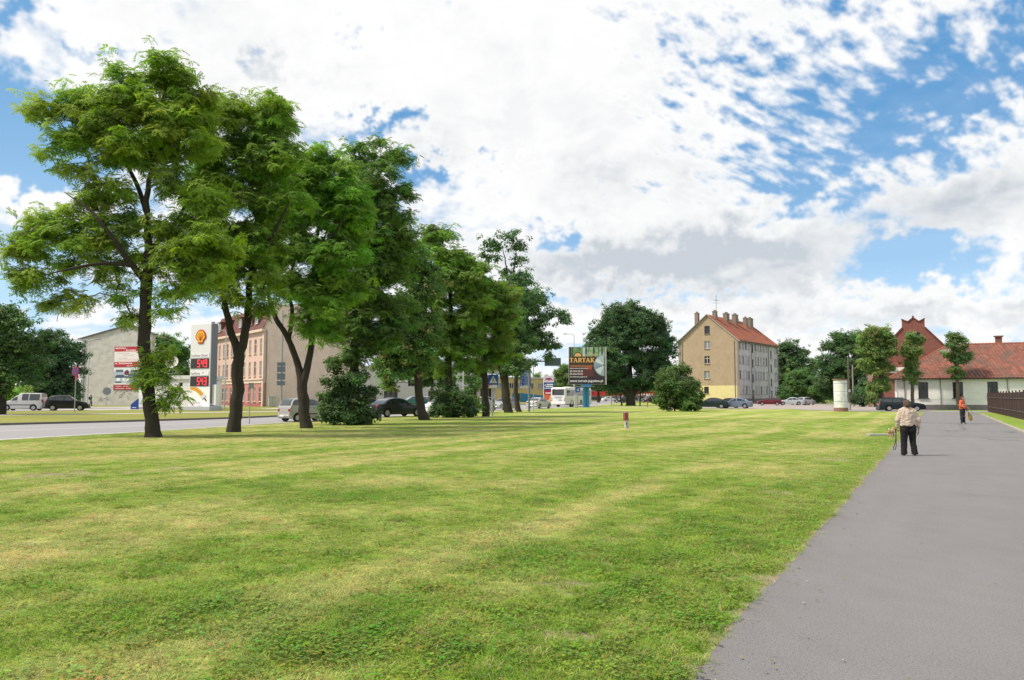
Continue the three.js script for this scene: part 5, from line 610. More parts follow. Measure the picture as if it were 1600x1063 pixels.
// ---- dark red shed beside it, white kiosk, shops across the road ----
{ const b = thing('white_kiosk', 'white flat roofed cabin behind the tall price sign', 'kiosk'); const A = spot(219, 93), C = spot(300, 90), [M, w] = wallMatrix(A.x, -A.z, C.x, -C.z, 0.12), wm = mat([0.80, 0.81, 0.82], 0.6, { map: rep(grime, 3) });
  put(b, 'wall', [box(w, 3.6, 5, w / 2, 1.8, -2.5)], wm, M); put(b, 'roof_edge', [box(w + 0.3, 0.42, 5.3, w / 2, 3.72, -2.45)], mat([0.60, 0.61, 0.62], 0.5), M); for (const x of [2.0, 3.3, 4.6]) put(b, 'panel_joint', box(0.04, 3.5, 0.02, x, 1.78, 0.012), frameGrey, M); put(b, 'service_door', [box(1.0, 2.1, 0.05, 3.95, 1.15, 0.028)], mat([0.56, 0.57, 0.58], 0.5), M); put(b, 'wall_lamp', [box(0.25, 0.3, 0.2, 5.0, 2.5, 0.11)], frameDark, M); put(b, 'skirting', box(w, 0.25, 0.05, w / 2, 0.125, 0.027), frameGrey, M);
  const d = thing('satellite_dish', 'large pale round dish aerial on the roof of the white cabin', 'dish', spot(271, 91).setY(4.05)); part(d, 'mast', [cyl(0.06, 0.05, 1.2), ...[-1, 1].map((s) => tube([[s * 1.0, 0, 0.3], [0, 0.8, 0]], 0.035, 6)), tube([[-1.4, 0.1, 0], [1.2, 0.35, 0]], 0.03, 5)], zinc); const pts = Array.from({ length: 9 }, (_, i) => new THREE.Vector2(i / 8 * 0.74 + 0.001, 0.26 * (i / 8) ** 2)); const dish = part(d, 'reflector', new THREE.LatheGeometry(pts, 28), mat([0.62, 0.60, 0.60], 0.6)); dish.rotation.x = 1.25; dish.position.set(0, 1.5, 0.05); part(d, 'feed_arm', [tube([[0, 0.9, 0.3], [0, 1.35, 0.85]], 0.03, 6), box(0.18, 0.2, 0.2, 0, 1.4, 0.88)], frameDark); }
{ const b = thing('white_shop', 'long white shop building with dark shopfronts behind the roadside trees', 'shop'); const A = spot(552, 150), C = spot(775, 168), [M, w] = wallMatrix(A.x, -A.z, C.x, -C.z), H = 7.2, wm = mat([0.62, 0.615, 0.63], 0.85, { map: rep(grime, 4) });
  const holes = [[0.06, 0.5, 3, 2.6], [0.2, 0.5, 3, 2.6], [0.36, 3.6, 2.2, 1.4], [0.50, 0.4, 1.8, 2.4], [0.62, 0.4, 3.4, 2.9], [0.78, 0.4, 2.4, 2.9], [0.88, 0.3, 3.2, 3.0], [0.62, 4.2, 2.6, 1.4]].map(([k, y, ww, hh]) => ({ x: k * w, y, w: ww, h: hh, bars: 't', frame: frameGrey, glass: glassDark, inset: 0.2, sill: false })); wall(b, M, [[0, 0], [w, 0], [w, H * 0.62], [w * 0.84, H * 0.62], [w * 0.84, H], [0, H]], holes, 0.4, wm); holes.forEach((q) => addWindow(b, M, { ...q, name: 'shop_window' })); put(b, 'parapet', [box(w * 0.84 + 0.2, 0.35, 0.6, w * 0.42, H + 0.16, -0.15)], mat([0.5, 0.5, 0.51], 0.7), M); put(b, 'canopy', box(10, 0.18, 1.4, w * 0.9, 3.6, 0.72), frameGrey, M); put(b, 'fascia_sign', [box(4.2, 1.0, 0.16, w * 0.90, 4.25, 0.09)], mat([0.46, 0.12, 0.16], 0.6), M); put(b, 'roof_slab', box(w * 0.84, 0.1, 14, w * 0.42, H - 0.12, -7.3), concrete, M); }
{ const b = thing('yellow_shop', 'low yellow building with blue wavy painted base and upper window row across the road', 'shop'); const A = spot(772, 192), C = spot(884, 205), [M, w] = wallMatrix(A.x, -A.z, C.x, -C.z), H = 6.0, ym = mat([0.60, 0.49, 0.24], 0.85, { map: rep(grime, 3) }), blue = mat([0.03, 0.20, 0.38], 0.7);
  const holes = []; for (let i = 0; i < 7; i++) holes.push({ x: 0.9 + i * w / 7.2, y: 3.55, w: 1.9, h: 1.4, bars: 't', frame: frameWhite, glass: i % 2 ? glassDark : glassPale }); const doorway = { x: w * 0.27, y: 0.1, w: 1.7, h: 2.2, bars: 'v', frame: frameDark, glass: glassDark, sill: false }; wall(b, M, [[0, 0], [w, 0], [w, H], [0, H]], [...holes, doorway], 0.4, ym); [...holes, doorway].forEach((q) => addWindow(b, M, q));
  const s = new THREE.Shape(); s.moveTo(w * 0.24, 0); s.lineTo(w, 0); s.lineTo(w, 3.4); s.bezierCurveTo(w * 0.86, 3.2, w * 0.84, 1.7, w * 0.66, 1.8); s.bezierCurveTo(w * 0.54, 1.85, w * 0.5, 2.5, w * 0.24, 2.4); const hole = new THREE.Path(); hole.moveTo(w * 0.265, 0.05); hole.lineTo(w * 0.265 + 1.9, 0.05); hole.lineTo(w * 0.265 + 1.9, 2.34); hole.lineTo(w * 0.265, 2.34); hole.lineTo(w * 0.265, 0.05); s.holes.push(hole); put(b, 'painted_base', new THREE.ExtrudeGeometry(s, { depth: 0.03, bevelEnabled: false }).translate(0, 0, 0.004), blue, M); put(b, 'roof_edge', box(w + 0.4, 0.4, 0.7, w / 2, H + 0.2, -0.1), mat([0.46, 0.43, 0.38], 0.8), M); put(b, 'roof_slab', box(w, 0.1, 12, w / 2, H - 0.08, -6.4), concrete, M); }
{ const b = thing('red_fronted_shop', 'long low shop with bright red fascia far down the road behind the big tree', 'shop'); const A = spot(918, 262), C = spot(1046, 262), [M, w] = wallMatrix(A.x, -A.z, C.x, -C.z); const holes = Array.from({ length: 8 }, (_, i) => ({ x: 0.6 + i * w / 8.1, y: 0.3, w: 2.5, h: 1.1, bars: 't', frame: frameGrey, glass: glassDark, sill: false })); wall(b, M, [[0, 0], [w, 0], [w, 3.4], [0, 3.4]], holes, 0.3, mat([0.24, 0.22, 0.22], 0.8)); holes.forEach((q) => addWindow(b, M, q)); put(b, 'fascia', Array.from({ length: 6 }, (_, i) => box(w / 6 - 0.08, 1.5, 0.2, w / 12 + i * w / 6, 2.5, 0.11)), mat([0.52, 0.018, 0.022], 0.5), M); put(b, 'roof_slab', box(w, 0.2, 10, w / 2, 3.5, -5), concrete, M); put(b, 'fascia_lettering', Array.from({ length: 9 }, (_, i) => box(0.5, 0.6, 0.04, w * 0.52 + i * 0.9, 2.2, 0.235)), frameWhite, M); }
// ======================= cars =======================
const tyreMat = mat([0.018, 0.018, 0.019], 0.85), rimMat = mat([0.42, 0.43, 0.45], 0.35, { metal: 0.7 }), blackTrim = mat([0.022, 0.022, 0.024], 0.6), carGlass = phys([0.018, 0.024, 0.028], 0.04, { clearcoat: 1, clearcoatRoughness: 0.02 }), headMat = phys([0.55, 0.57, 0.60], 0.1, { clearcoat: 1 }), tailMat = phys([0.33, 0.012, 0.012], 0.15, { clearcoat: 1 }), plateMat = mat([0.75, 0.75, 0.73], 0.5), amberMat = phys([0.5, 0.16, 0.02], 0.2);
const paints = new Map(); const paintOf = (c, metal) => { const k = c.join() + metal; if (!paints.has(k)) paints.set(k, phys(c, metal ? 0.45 : 0.4, { metalness: c[0] < 0.15 ? 0 : metal, clearcoat: 0.4, specularIntensity: 0.6, clearcoatRoughness: 0.05 })); return paints.get(k); };
// side profiles: top line from the nose (0) to the tail (1) as shares of length and height; belt height front and rear; axles; glass spans
const SHAPES = {
  city:    { top: [[0, 0.36], [0.004, 0.47], [0.03, 0.545], [0.10, 0.60], [0.24, 0.665], [0.27, 0.69], [0.43, 0.955], [0.52, 0.995], [0.70, 1], [0.88, 0.965], [0.925, 0.90], [0.975, 0.66], [0.988, 0.60], [0.996, 0.44], [1, 0.30]], belt: [0.655, 0.70], axle: [0.185, 0.835], side: [[0.30, 0.60], [0.625, 0.93]], screen: [0.285, 0.455], back: [0.885, 0.972], wheel: 0.265 },
  hatch:   { top: [[0, 0.34], [0.006, 0.45], [0.04, 0.53], [0.14, 0.60], [0.27, 0.66], [0.30, 0.685], [0.44, 0.94], [0.54, 0.995], [0.72, 0.985], [0.88, 0.925], [0.93, 0.86], [0.978, 0.66], [0.99, 0.58], [0.996, 0.42], [1, 0.30]], belt: [0.64, 0.70], axle: [0.20, 0.82], side: [[0.325, 0.555], [0.575, 0.775], [0.79, 0.905]], screen: [0.31, 0.47], back: [0.90, 0.976], wheel: 0.31 },
  sedan:   { top: [[0, 0.34], [0.005, 0.45], [0.03, 0.53], [0.14, 0.60], [0.28, 0.655], [0.31, 0.675], [0.42, 0.91], [0.50, 0.985], [0.60, 1], [0.70, 0.965], [0.78, 0.86], [0.845, 0.715], [0.88, 0.695], [0.965, 0.68], [0.985, 0.62], [0.996, 0.46], [1, 0.30]], belt: [0.635, 0.68], axle: [0.185, 0.80], side: [[0.33, 0.535], [0.555, 0.715], [0.725, 0.80]], screen: [0.32, 0.455], back: [0.735, 0.84], wheel: 0.31 },
  liftback:{ top: [[0, 0.34], [0.005, 0.45], [0.03, 0.53], [0.14, 0.60], [0.27, 0.655], [0.30, 0.675], [0.42, 0.92], [0.50, 0.985], [0.60, 1], [0.72, 0.95], [0.82, 0.84], [0.915, 0.715], [0.965, 0.69], [0.985, 0.62], [0.996, 0.46], [1, 0.30]], belt: [0.635, 0.69], axle: [0.19, 0.80], side: [[0.32, 0.53], [0.55, 0.71], [0.72, 0.81]], screen: [0.31, 0.455], back: [0.76, 0.905], wheel: 0.31 },
  estate:  { top: [[0, 0.34], [0.005, 0.45], [0.03, 0.53], [0.14, 0.60], [0.27, 0.655], [0.30, 0.675], [0.41, 0.91], [0.48, 0.98], [0.58, 1], [0.90, 0.965], [0.945, 0.91], [0.978, 0.70], [0.99, 0.60], [0.996, 0.44], [1, 0.30]], belt: [0.63, 0.665], axle: [0.195, 0.79], side: [[0.32, 0.515], [0.535, 0.705], [0.725, 0.93]], screen: [0.31, 0.445], back: [0.925, 0.976], wheel: 0.315 },
  van:     { top: [[0, 0.30], [0.005, 0.40], [0.03, 0.46], [0.14, 0.52], [0.25, 0.565], [0.27, 0.585], [0.385, 0.83], [0.43, 0.86], [0.46, 0.955], [0.50, 0.985], [0.60, 1], [0.93, 0.985], [0.965, 0.95], [0.985, 0.70], [0.992, 0.55], [0.997, 0.40], [1, 0.26]], belt: [0.56, 0.575], axle: [0.19, 0.80], side: [[0.285, 0.43], [0.53, 0.68], [0.70, 0.935]], screen: [0.275, 0.385], back: [0.95, 0.98], wheel: 0.31 },
  mpv:     { top: [[0, 0.34], [0.006, 0.44], [0.04, 0.52], [0.13, 0.585], [0.20, 0.62], [0.23, 0.645], [0.40, 0.93], [0.50, 0.99], [0.62, 1], [0.88, 0.95], [0.94, 0.88], [0.98, 0.66], [0.992, 0.55], [0.997, 0.42], [1, 0.28]], belt: [0.60, 0.65], axle: [0.20, 0.81], side: [[0.27, 0.52], [0.54, 0.74], [0.755, 0.92]], screen: [0.24, 0.425], back: [0.92, 0.978], wheel: 0.315 },
};
function car(o) {
  o.group ??= o.px < 250 || (o.px > 1050 && o.px < 1300) ? (o.px < 250 ? 'cars parked by the grey house' : 'cars parked by the tan house') : undefined;
  const { kind, label, name, cat = 'car', px, depth, L, W, H, heading, color, metal = 0.0, bumper, roofBars, group, plates = true, amber } = o, S = SHAPES[kind], pt = paintOf(color, metal);
  const g = thing(name, label, cat, typeof px === 'number' ? spot(px, depth).setY(o.y ?? 0.008) : px, heading, group);
  const prof = (u) => { const t = S.top; let i = 0; while (i < t.length - 2 && u > t[i + 1][0]) i++; return lerp(t[i][1], t[i + 1][1], clamp((u - t[i][0]) / (t[i + 1][0] - t[i][0]))) * H; };
  const belt = (u) => lerp(S.belt[0], S.belt[1], u) * H, sill = 0.17 * Math.min(H, 1.5) / 1.45 + 0.03, Rw = S.wheel * (o.wheelK ?? 1), gap = Rw + 0.06;
  const plan = (u) => { const a = clamp((0.15 - u) / 0.15), b = clamp((u - 0.88) / 0.12); return 1 - 0.20 * a ** 2.2 - 0.10 * b ** 2.4; };
  const half = (u, y) => { const b = belt(u), yy = y / b; let k = y < b ? 1 - 0.05 * (1 - clamp(yy)) ** 1.4 - 0.035 * sstep(0.6, 1, yy) : 0.965 - 0.215 * clamp((y - b) / (H - b)) ** 1.15; return W / 2 * k * plan(u); };
  const X = (u) => L / 2 - u * L, under = (u) => { let b = sill + 0.05 * clamp((0.06 - u) / 0.06) + 0.05 * clamp((u - 0.95) / 0.05); for (const a of S.axle) { const dx = (u - a) * L; if (Math.abs(dx) < gap) b = Math.max(b, Rw + Math.sqrt(gap * gap - dx * dx)); } return b; };
  // body shell
  const us = new Set(); for (let i = 0; i <= 70; i++) us.add(i / 70); S.top.forEach((p) => us.add(p[0])); for (const a of S.axle) for (let k = -6; k <= 6; k++) us.add(a + Math.sin(k / 6 * Math.PI / 2) * gap * 1.001 / L); const U = [...us].sort((a, b) => a - b), N = 15, pos = [], idx = [];
  for (const u of U) { const T = Math.max(prof(u), under(u) + 0.02), B = under(u), ring = [[B, 0], [B, half(u, B) * 0.96]]; for (let k = 0; k <= 8; k++) { const y = lerp(B + 0.01, T - 0.035, k / 8); ring.push([y, half(u, y)]); } const wt = half(u, T); ring.push([T - 0.012, wt - 0.018], [T, wt - 0.06], [T + 0.012, wt * 0.72], [T + 0.02, wt * 0.35]); for (const [y, z] of ring) pos.push(X(u), y, z); pos.push(X(u), T + 0.022, 0); const s = ring.length; for (let k = s - 1; k >= 1; k--) pos.push(X(u), ring[k][0], -ring[k][1]); }
  const M = pos.length / 3 / U.length; for (let i = 0; i < U.length - 1; i++) for (let k = 0; k < M; k++) { const a = i * M + k, b = i * M + (k + 1) % M, c = a + M, d = b + M; idx.push(a, b, c, b, d, c); }
  for (const i of [0, U.length - 1]) { for (let k = 1; k < M - 1; k++) i ? idx.push(i * M, i * M + k, i * M + k + 1) : idx.push(0, k + 1, k); }
  const bg = new THREE.BufferGeometry(); bg.setAttribute('position', new THREE.Float32BufferAttribute(pos, 3)); bg.setIndex(idx); bg.computeVertexNormals(); part(g, 'body', bg, pt);
  // floor pan and dark wheel housings close the underside
  part(g, 'underbody', [box(L * 0.9, 0.1, W * 0.82, 0, sill + 0.06, 0), ...S.axle.flatMap((a) => [-1, 1].map((s) => box(gap * 1.9, gap * 0.9, 0.05, X(a), Rw + 0.18, s * (W / 2 - 0.32)))), ...S.axle.map((a) => box(gap * 2, 0.03, W * 0.8, X(a), Rw + gap - 0.02, 0))], blackTrim);
  // glass panes follow the body sides
  const patch = (pts, nu, nv, f) => { const p = [], id = []; for (let i = 0; i <= nu; i++) for (let j = 0; j <= nv; j++) p.push(...f(i / nu, j / nv)); for (let i = 0; i < nu; i++) for (let j = 0; j < nv; j++) { const a = i * (nv + 1) + j, b = a + nv + 1; id.push(a, b, a + 1, b, b + 1, a + 1); } const q = new THREE.BufferGeometry(); q.setAttribute('position', new THREE.Float32BufferAttribute(p, 3)); q.setIndex(id); q.computeVertexNormals(); return q; };
  for (const s of [-1, 1]) for (const [a, b] of S.side) part(g, 'side_window', patch(0, 8, 4, (i, j) => { const u = lerp(a, b, i), y0 = belt(u) + 0.025, y1 = Math.max(y0 + 0.002, prof(u) - 0.075), y = lerp(y0, y1, j); return [X(u), y, s * (half(u, y) + 0.006)]; }), carGlass);
  const over = ([a, b], inset) => patch(0, 8, 8, (i, j) => { const u = lerp(a, b, i), w = half(u, prof(u)) - inset, z = lerp(-w, w, j), q = Math.abs(z) / half(u, prof(u)); return [X(u), prof(u) + 0.030 - 0.012 * q * q, z]; });
  part(g, 'windscreen', over(S.screen, 0.10), carGlass); 
  part(g, 'rear_window', patch(0, 8, 8, (i, j) => { const u = lerp(S.back[0], S.back[1], i), w = half(u, prof(u)) - 0.12, z = lerp(-w, w, j); return [X(u) - 0.012, prof(u) + 0.028, z]; }), carGlass);
  // lights, plates, bumpers, mirrors
  const ends = (u, y) => half(u, y); const hy = prof(0.035) - 0.08, ty = (kind === 'city' ? 0.50 : kind === 'estate' || kind === 'van' ? 0.56 : 0.585) * H, low = ['estate', 'van', 'city'].includes(kind);
  for (const s of [-1, 1]) { const hl = part(g, 'headlight', rbox(0.24, 0.13, 0.34, 0.05), headMat); hl.position.set(X(0.028), hy, s * (ends(0.035, hy) - 0.19)); hl.rotation.set(0, s * -0.25, -0.25);
    const tl = part(g, 'tail_light', rbox(0.16, kind === 'city' ? 0.17 : low ? 0.32 : 0.15, kind === 'city' ? 0.2 : 0.24, 0.05), tailMat); tl.position.set(X(0.985), ty, s * (ends(0.985, ty) - 0.11)); tl.rotation.y = s * 0.12;
    const mr = part(g, 'wing_mirror', rbox(0.12, 0.13, 0.2, 0.045), o.mirror ?? pt); mr.position.set(X(S.side[0][0] + 0.025), belt(0.3) + 0.08, s * (half(0.32, belt(0.3)) + 0.09));
    const dh = S.side.slice(0, 2).map(([a, b]) => rbox(0.16, 0.035, 0.03, 0.012, X(b - 0.02) + 0.0, belt(b) - 0.10, s * (half(b - 0.02, belt(b) - 0.10) + 0.008))); part(g, 'door_handle', dh[0], blackTrim);
    if (o.trim) part(g, 'side_moulding', box(L * 0.50, 0.07, 0.03, 0, 0.33 * H, s * (half(0.5, 0.33 * H) + 0.006)), blackTrim); }
  const bm = bumper === 'dark' ? blackTrim : pt, by = sill + 0.16; const bumperGeo = (u, dir) => { const c = new THREE.CatmullRomCurve3([-1, -0.75, 0, 0.75, 1].map((k) => new THREE.Vector3(X(u) + dir * (0.03 - 0.17 * k ** 4), by, k * (W / 2 * plan(u) + 0.02)))); const t = new THREE.TubeGeometry(c, 16, 0.10, 8); return t.translate(0, -by, 0).scale(1, 1.25, 1).translate(0, by, 0); };
  part(g, 'front_bumper', bumperGeo(0.022, 1), bm); part(g, 'rear_bumper', bumperGeo(0.985, -1), bm);
  part(g, 'grille', rbox(0.08, 0.10, W * 0.36, 0.02, X(0.012) + 0.005, hy - 0.02, 0), blackTrim); part(g, 'air_intake', rbox(0.06, 0.10, W * 0.5, 0.02, X(0.002) + 0.06, sill + 0.10, 0), blackTrim);
  if (plates) { part(g, 'number_plate', box(0.02, 0.11, 0.50, X(0) + 0.10, sill + 0.22, 0), plateMat); part(g, 'number_plate', box(0.02, 0.11, 0.50, X(1) - (kind === 'city' ? 0.115 : 0.03), kind === 'city' ? by + 0.03 : 0.46 * H + 0.05, 0), plateMat); }
  if (kind === 'sedan' || kind === 'liftback') part(g, 'boot_seam', box(0.012, 0.018, W * 0.62, X(1) - 0.0, 0.44 * H, 0), blackTrim);
  if (roofBars) part(g, 'roof_rails', [-1, 1].map((s) => tube([[X(0.45), prof(0.5) + 0.02, s * W * 0.33], [X(0.5), prof(0.5) + 0.09, s * W * 0.33], [X(0.85), prof(0.85) + 0.09, s * W * 0.33], [X(0.9), prof(0.9) + 0.02, s * W * 0.33]], 0.02, 6)), o.railMat ?? rimMat);
  // wheels
  const K = (r, w) => new THREE.LatheGeometry([[r * 0.62, -w / 2], [r * 0.9, -w / 2], [r, -w * 0.36], [r, w * 0.36], [r * 0.9, w / 2], [r * 0.62, w / 2], [r * 0.60, 0], [r * 0.62, -w / 2]].map(([a, b]) => new THREE.Vector2(a, b)), 22).rotateX(Math.PI / 2);
  const tg = K(Rw, 0.2), rg = merge([new THREE.CylinderGeometry(Rw * 0.64, Rw * 0.64, 0.10, 20).rotateX(Math.PI / 2), ...Array.from({ length: 6 }, (_, i) => box(Rw * 0.10, Rw * 0.56, 0.02, 0, Rw * 0.33, 0.052).rotateZ(i * Math.PI / 3)), new THREE.CylinderGeometry(Rw * 0.14, Rw * 0.14, 0.03, 10).rotateX(Math.PI / 2).translate(0, 0, 0.055)]);
  for (const a of S.axle) for (const s of [-1, 1]) { const w = part(g, 'wheel', tg, tyreMat); w.position.set(X(a), Rw, s * (W / 2 - 0.13)); if (s < 0) w.rotation.y = Math.PI; const rm = part(w, 'rim', rg, rimMat); rm.position.z = 0.045; }
  return g;
}
// heading: 0 looks to +x; a car driving away along the view looks to -z, which is +90 degrees
const deg = Math.PI / 180, aim = (dx, dd) => Math.atan2(dd, dx);
const SILVER = [0.46, 0.46, 0.45];
car({ kind: 'city', name: 'hatchback', label: 'small silver hatchback driving away, partly hidden by a forked tree trunk', px: 481, depth: 52.2, L: 3.5, W: 1.58, H: 1.52, heading: aim(0.66, 0.75), color: [0.36, 0.355, 0.345], metal: 0.3, trim: true });
car({ kind: 'sedan', name: 'sedan', label: 'black sedan driving away on the road between the bushy tree and the leaning linden trunk', px: 619, depth: 63.5, L: 4.85, W: 1.88, H: 1.52, heading: aim(0.70, 0.72), color: [0.010, 0.013, 0.016], metal: 0.4, wheelK: 1.07 });
car({ kind: 'sedan', name: 'sedan', label: 'dark blue sedan ahead of the black one, mostly hidden behind the tall leafy bush', px: 576, depth: 77, L: 4.5, W: 1.75, H: 1.45, heading: aim(0.55, 0.83), color: [0.02, 0.035, 0.055], metal: 0.4 });
car({ kind: 'hatch', name: 'hatchback', label: 'white hatchback coming towards us, its rear half hidden behind the rounded bush', px: 688, depth: 73, L: 4.0, W: 1.72, H: 1.48, heading: aim(-0.72, -0.70), color: [0.72, 0.73, 0.74] });
car({ kind: 'mpv', name: 'family_car', label: 'pale silver family car coming towards us, behind the straight trunk beside the crossing sign', px: 752, depth: 78, L: 4.3, W: 1.78, H: 1.60, heading: aim(-0.28, -0.96), color: [0.56, 0.57, 0.58], metal: 0.3 });
car({ kind: 'hatch', name: 'hatchback', label: 'grey and silver car coming towards us behind the thick forked trunk', px: 789, depth: 93, L: 4.3, W: 1.75, H: 1.48, heading: aim(-0.55, -0.83), color: [0.33, 0.34, 0.36], metal: 0.4 });
car({ kind: 'sedan', name: 'sedan', label: 'silver sedan driving away beside the direction board post', px: 842, depth: 105, L: 4.4, W: 1.74, H: 1.46, heading: aim(0.50, 0.87), color: SILVER, metal: 0.3 });
car({ kind: 'hatch', name: 'hatchback', label: 'teal green car parked on the far side of the road behind the leaning linden trunk', px: 645, depth: 112, L: 4.3, W: 1.75, H: 1.5, heading: aim(-0.9, -0.4), color: [0.02, 0.13, 0.12], y: 0.14 });
car({ kind: 'hatch', name: 'hatchback', label: 'silver and red car nose parked by the white shop, right of the leaning linden trunk', px: 667, depth: 119, L: 4.0, W: 1.7, H: 1.5, heading: aim(-0.6, -0.8), color: [0.45, 0.30, 0.31], y: 0.14 });
car({ kind: 'van', name: 'small_van', label: 'silver small van with a raised boxy back, parked at the far left', cat: 'van', px: 41, depth: 83.5, L: 4.25, W: 1.70, H: 1.86, heading: aim(-0.985, -0.17), color: [0.56, 0.565, 0.58], metal: 0.25, trim: true, y: 0.13, wheelK: 1.0 });
car({ kind: 'hatch', name: 'hatchback', label: 'black hatchback parked behind the silver van, in front of the grey house', px: 110, depth: 84, L: 4.1, W: 1.74, H: 1.56, heading: aim(0.93, 0.37), color: [0.006, 0.006, 0.008], metal: 0.2, y: 0.13, roofBars: true });
car({ kind: 'liftback', name: 'saloon_car', label: 'dark green saloon parked half behind the round flowering bush', px: 1109, depth: 106, L: 4.6, W: 1.74, H: 1.44, heading: aim(-0.96, 0.28), color: [0.006, 0.022, 0.022], metal: 0.2 });
car({ kind: 'hatch', name: 'hatchback', label: 'dark maroon car between the dark green and the light blue parked cars', px: 1134, depth: 110.5, L: 3.9, W: 1.68, H: 1.40, heading: aim(-0.92, 0.38), color: [0.05, 0.008, 0.012], metal: 0.2 });
car({ kind: 'sedan', name: 'saloon_car', label: 'light blue saloon parked in front of the yellow gable base', px: 1148, depth: 106.5, L: 4.3, W: 1.70, H: 1.42, heading: aim(-0.90, 0.43), color: [0.16, 0.21, 0.29], metal: 0.35 });
car({ kind: 'hatch', name: 'hatchback', label: 'crimson hatchback parked along the grey side of the tan house', px: 1200, depth: 140, L: 4.1, W: 1.70, H: 1.42, heading: aim(-0.95, 0.3), color: [0.13, 0.008, 0.018], bumper: 'paint', metal: 0.1 });
car({ kind: 'sedan', name: 'saloon_car', label: 'pale blue white saloon parked right of the crimson hatchback', px: 1233, depth: 143, L: 4.4, W: 1.70, H: 1.42, heading: aim(-0.97, 0.22), color: [0.50, 0.56, 0.60], metal: 0.1 });
car({ kind: 'hatch', name: 'hatchback', label: 'black car squeezed between two pale cars at the back of the car park', px: 1248, depth: 147, L: 4.0, W: 1.7, H: 1.48, heading: aim(-0.6, 0.8), color: [0.02, 0.022, 0.025] });
car({ kind: 'hatch', name: 'hatchback', label: 'silver car at the right end of the parked row by the big shrub', px: 1257, depth: 146, L: 4.0, W: 1.7, H: 1.45, heading: aim(0.8, 0.6), color: [0.44, 0.44, 0.45], metal: 0.2 });
car({ kind: 'estate', name: 'estate_car', label: 'dark teal estate car with roof rails standing on the side street behind the woman', px: 1405, depth: 86.5, L: 4.65, W: 1.76, H: 1.46, heading: aim(0.955, -0.30), color: [0.003, 0.010, 0.017], metal: 0.2, roofBars: true, railMat: blackTrim, y: 0.016 });
car({ kind: 'mpv', name: 'family_car', label: 'black family car far down the road, right of the big round tree stems', px: 1014, depth: 196, L: 4.5, W: 1.85, H: 1.8, heading: aim(-0.8, -0.6), color: [0.02, 0.022, 0.026] });
car({ kind: 'mpv', name: 'family_car', label: 'black family car far down the road, left of the big round tree stems', px: 972, depth: 188, L: 4.5, W: 1.85, H: 1.8, heading: aim(-0.7, -0.7), color: [0.02, 0.022, 0.026] });
car({ kind: 'sedan', name: 'sedan', label: 'white sedan far away in front of the red shop fascia', px: 951, depth: 240, L: 4.6, W: 1.8, H: 1.5, heading: aim(0.95, 0.3), color: [0.66, 0.67, 0.68] });
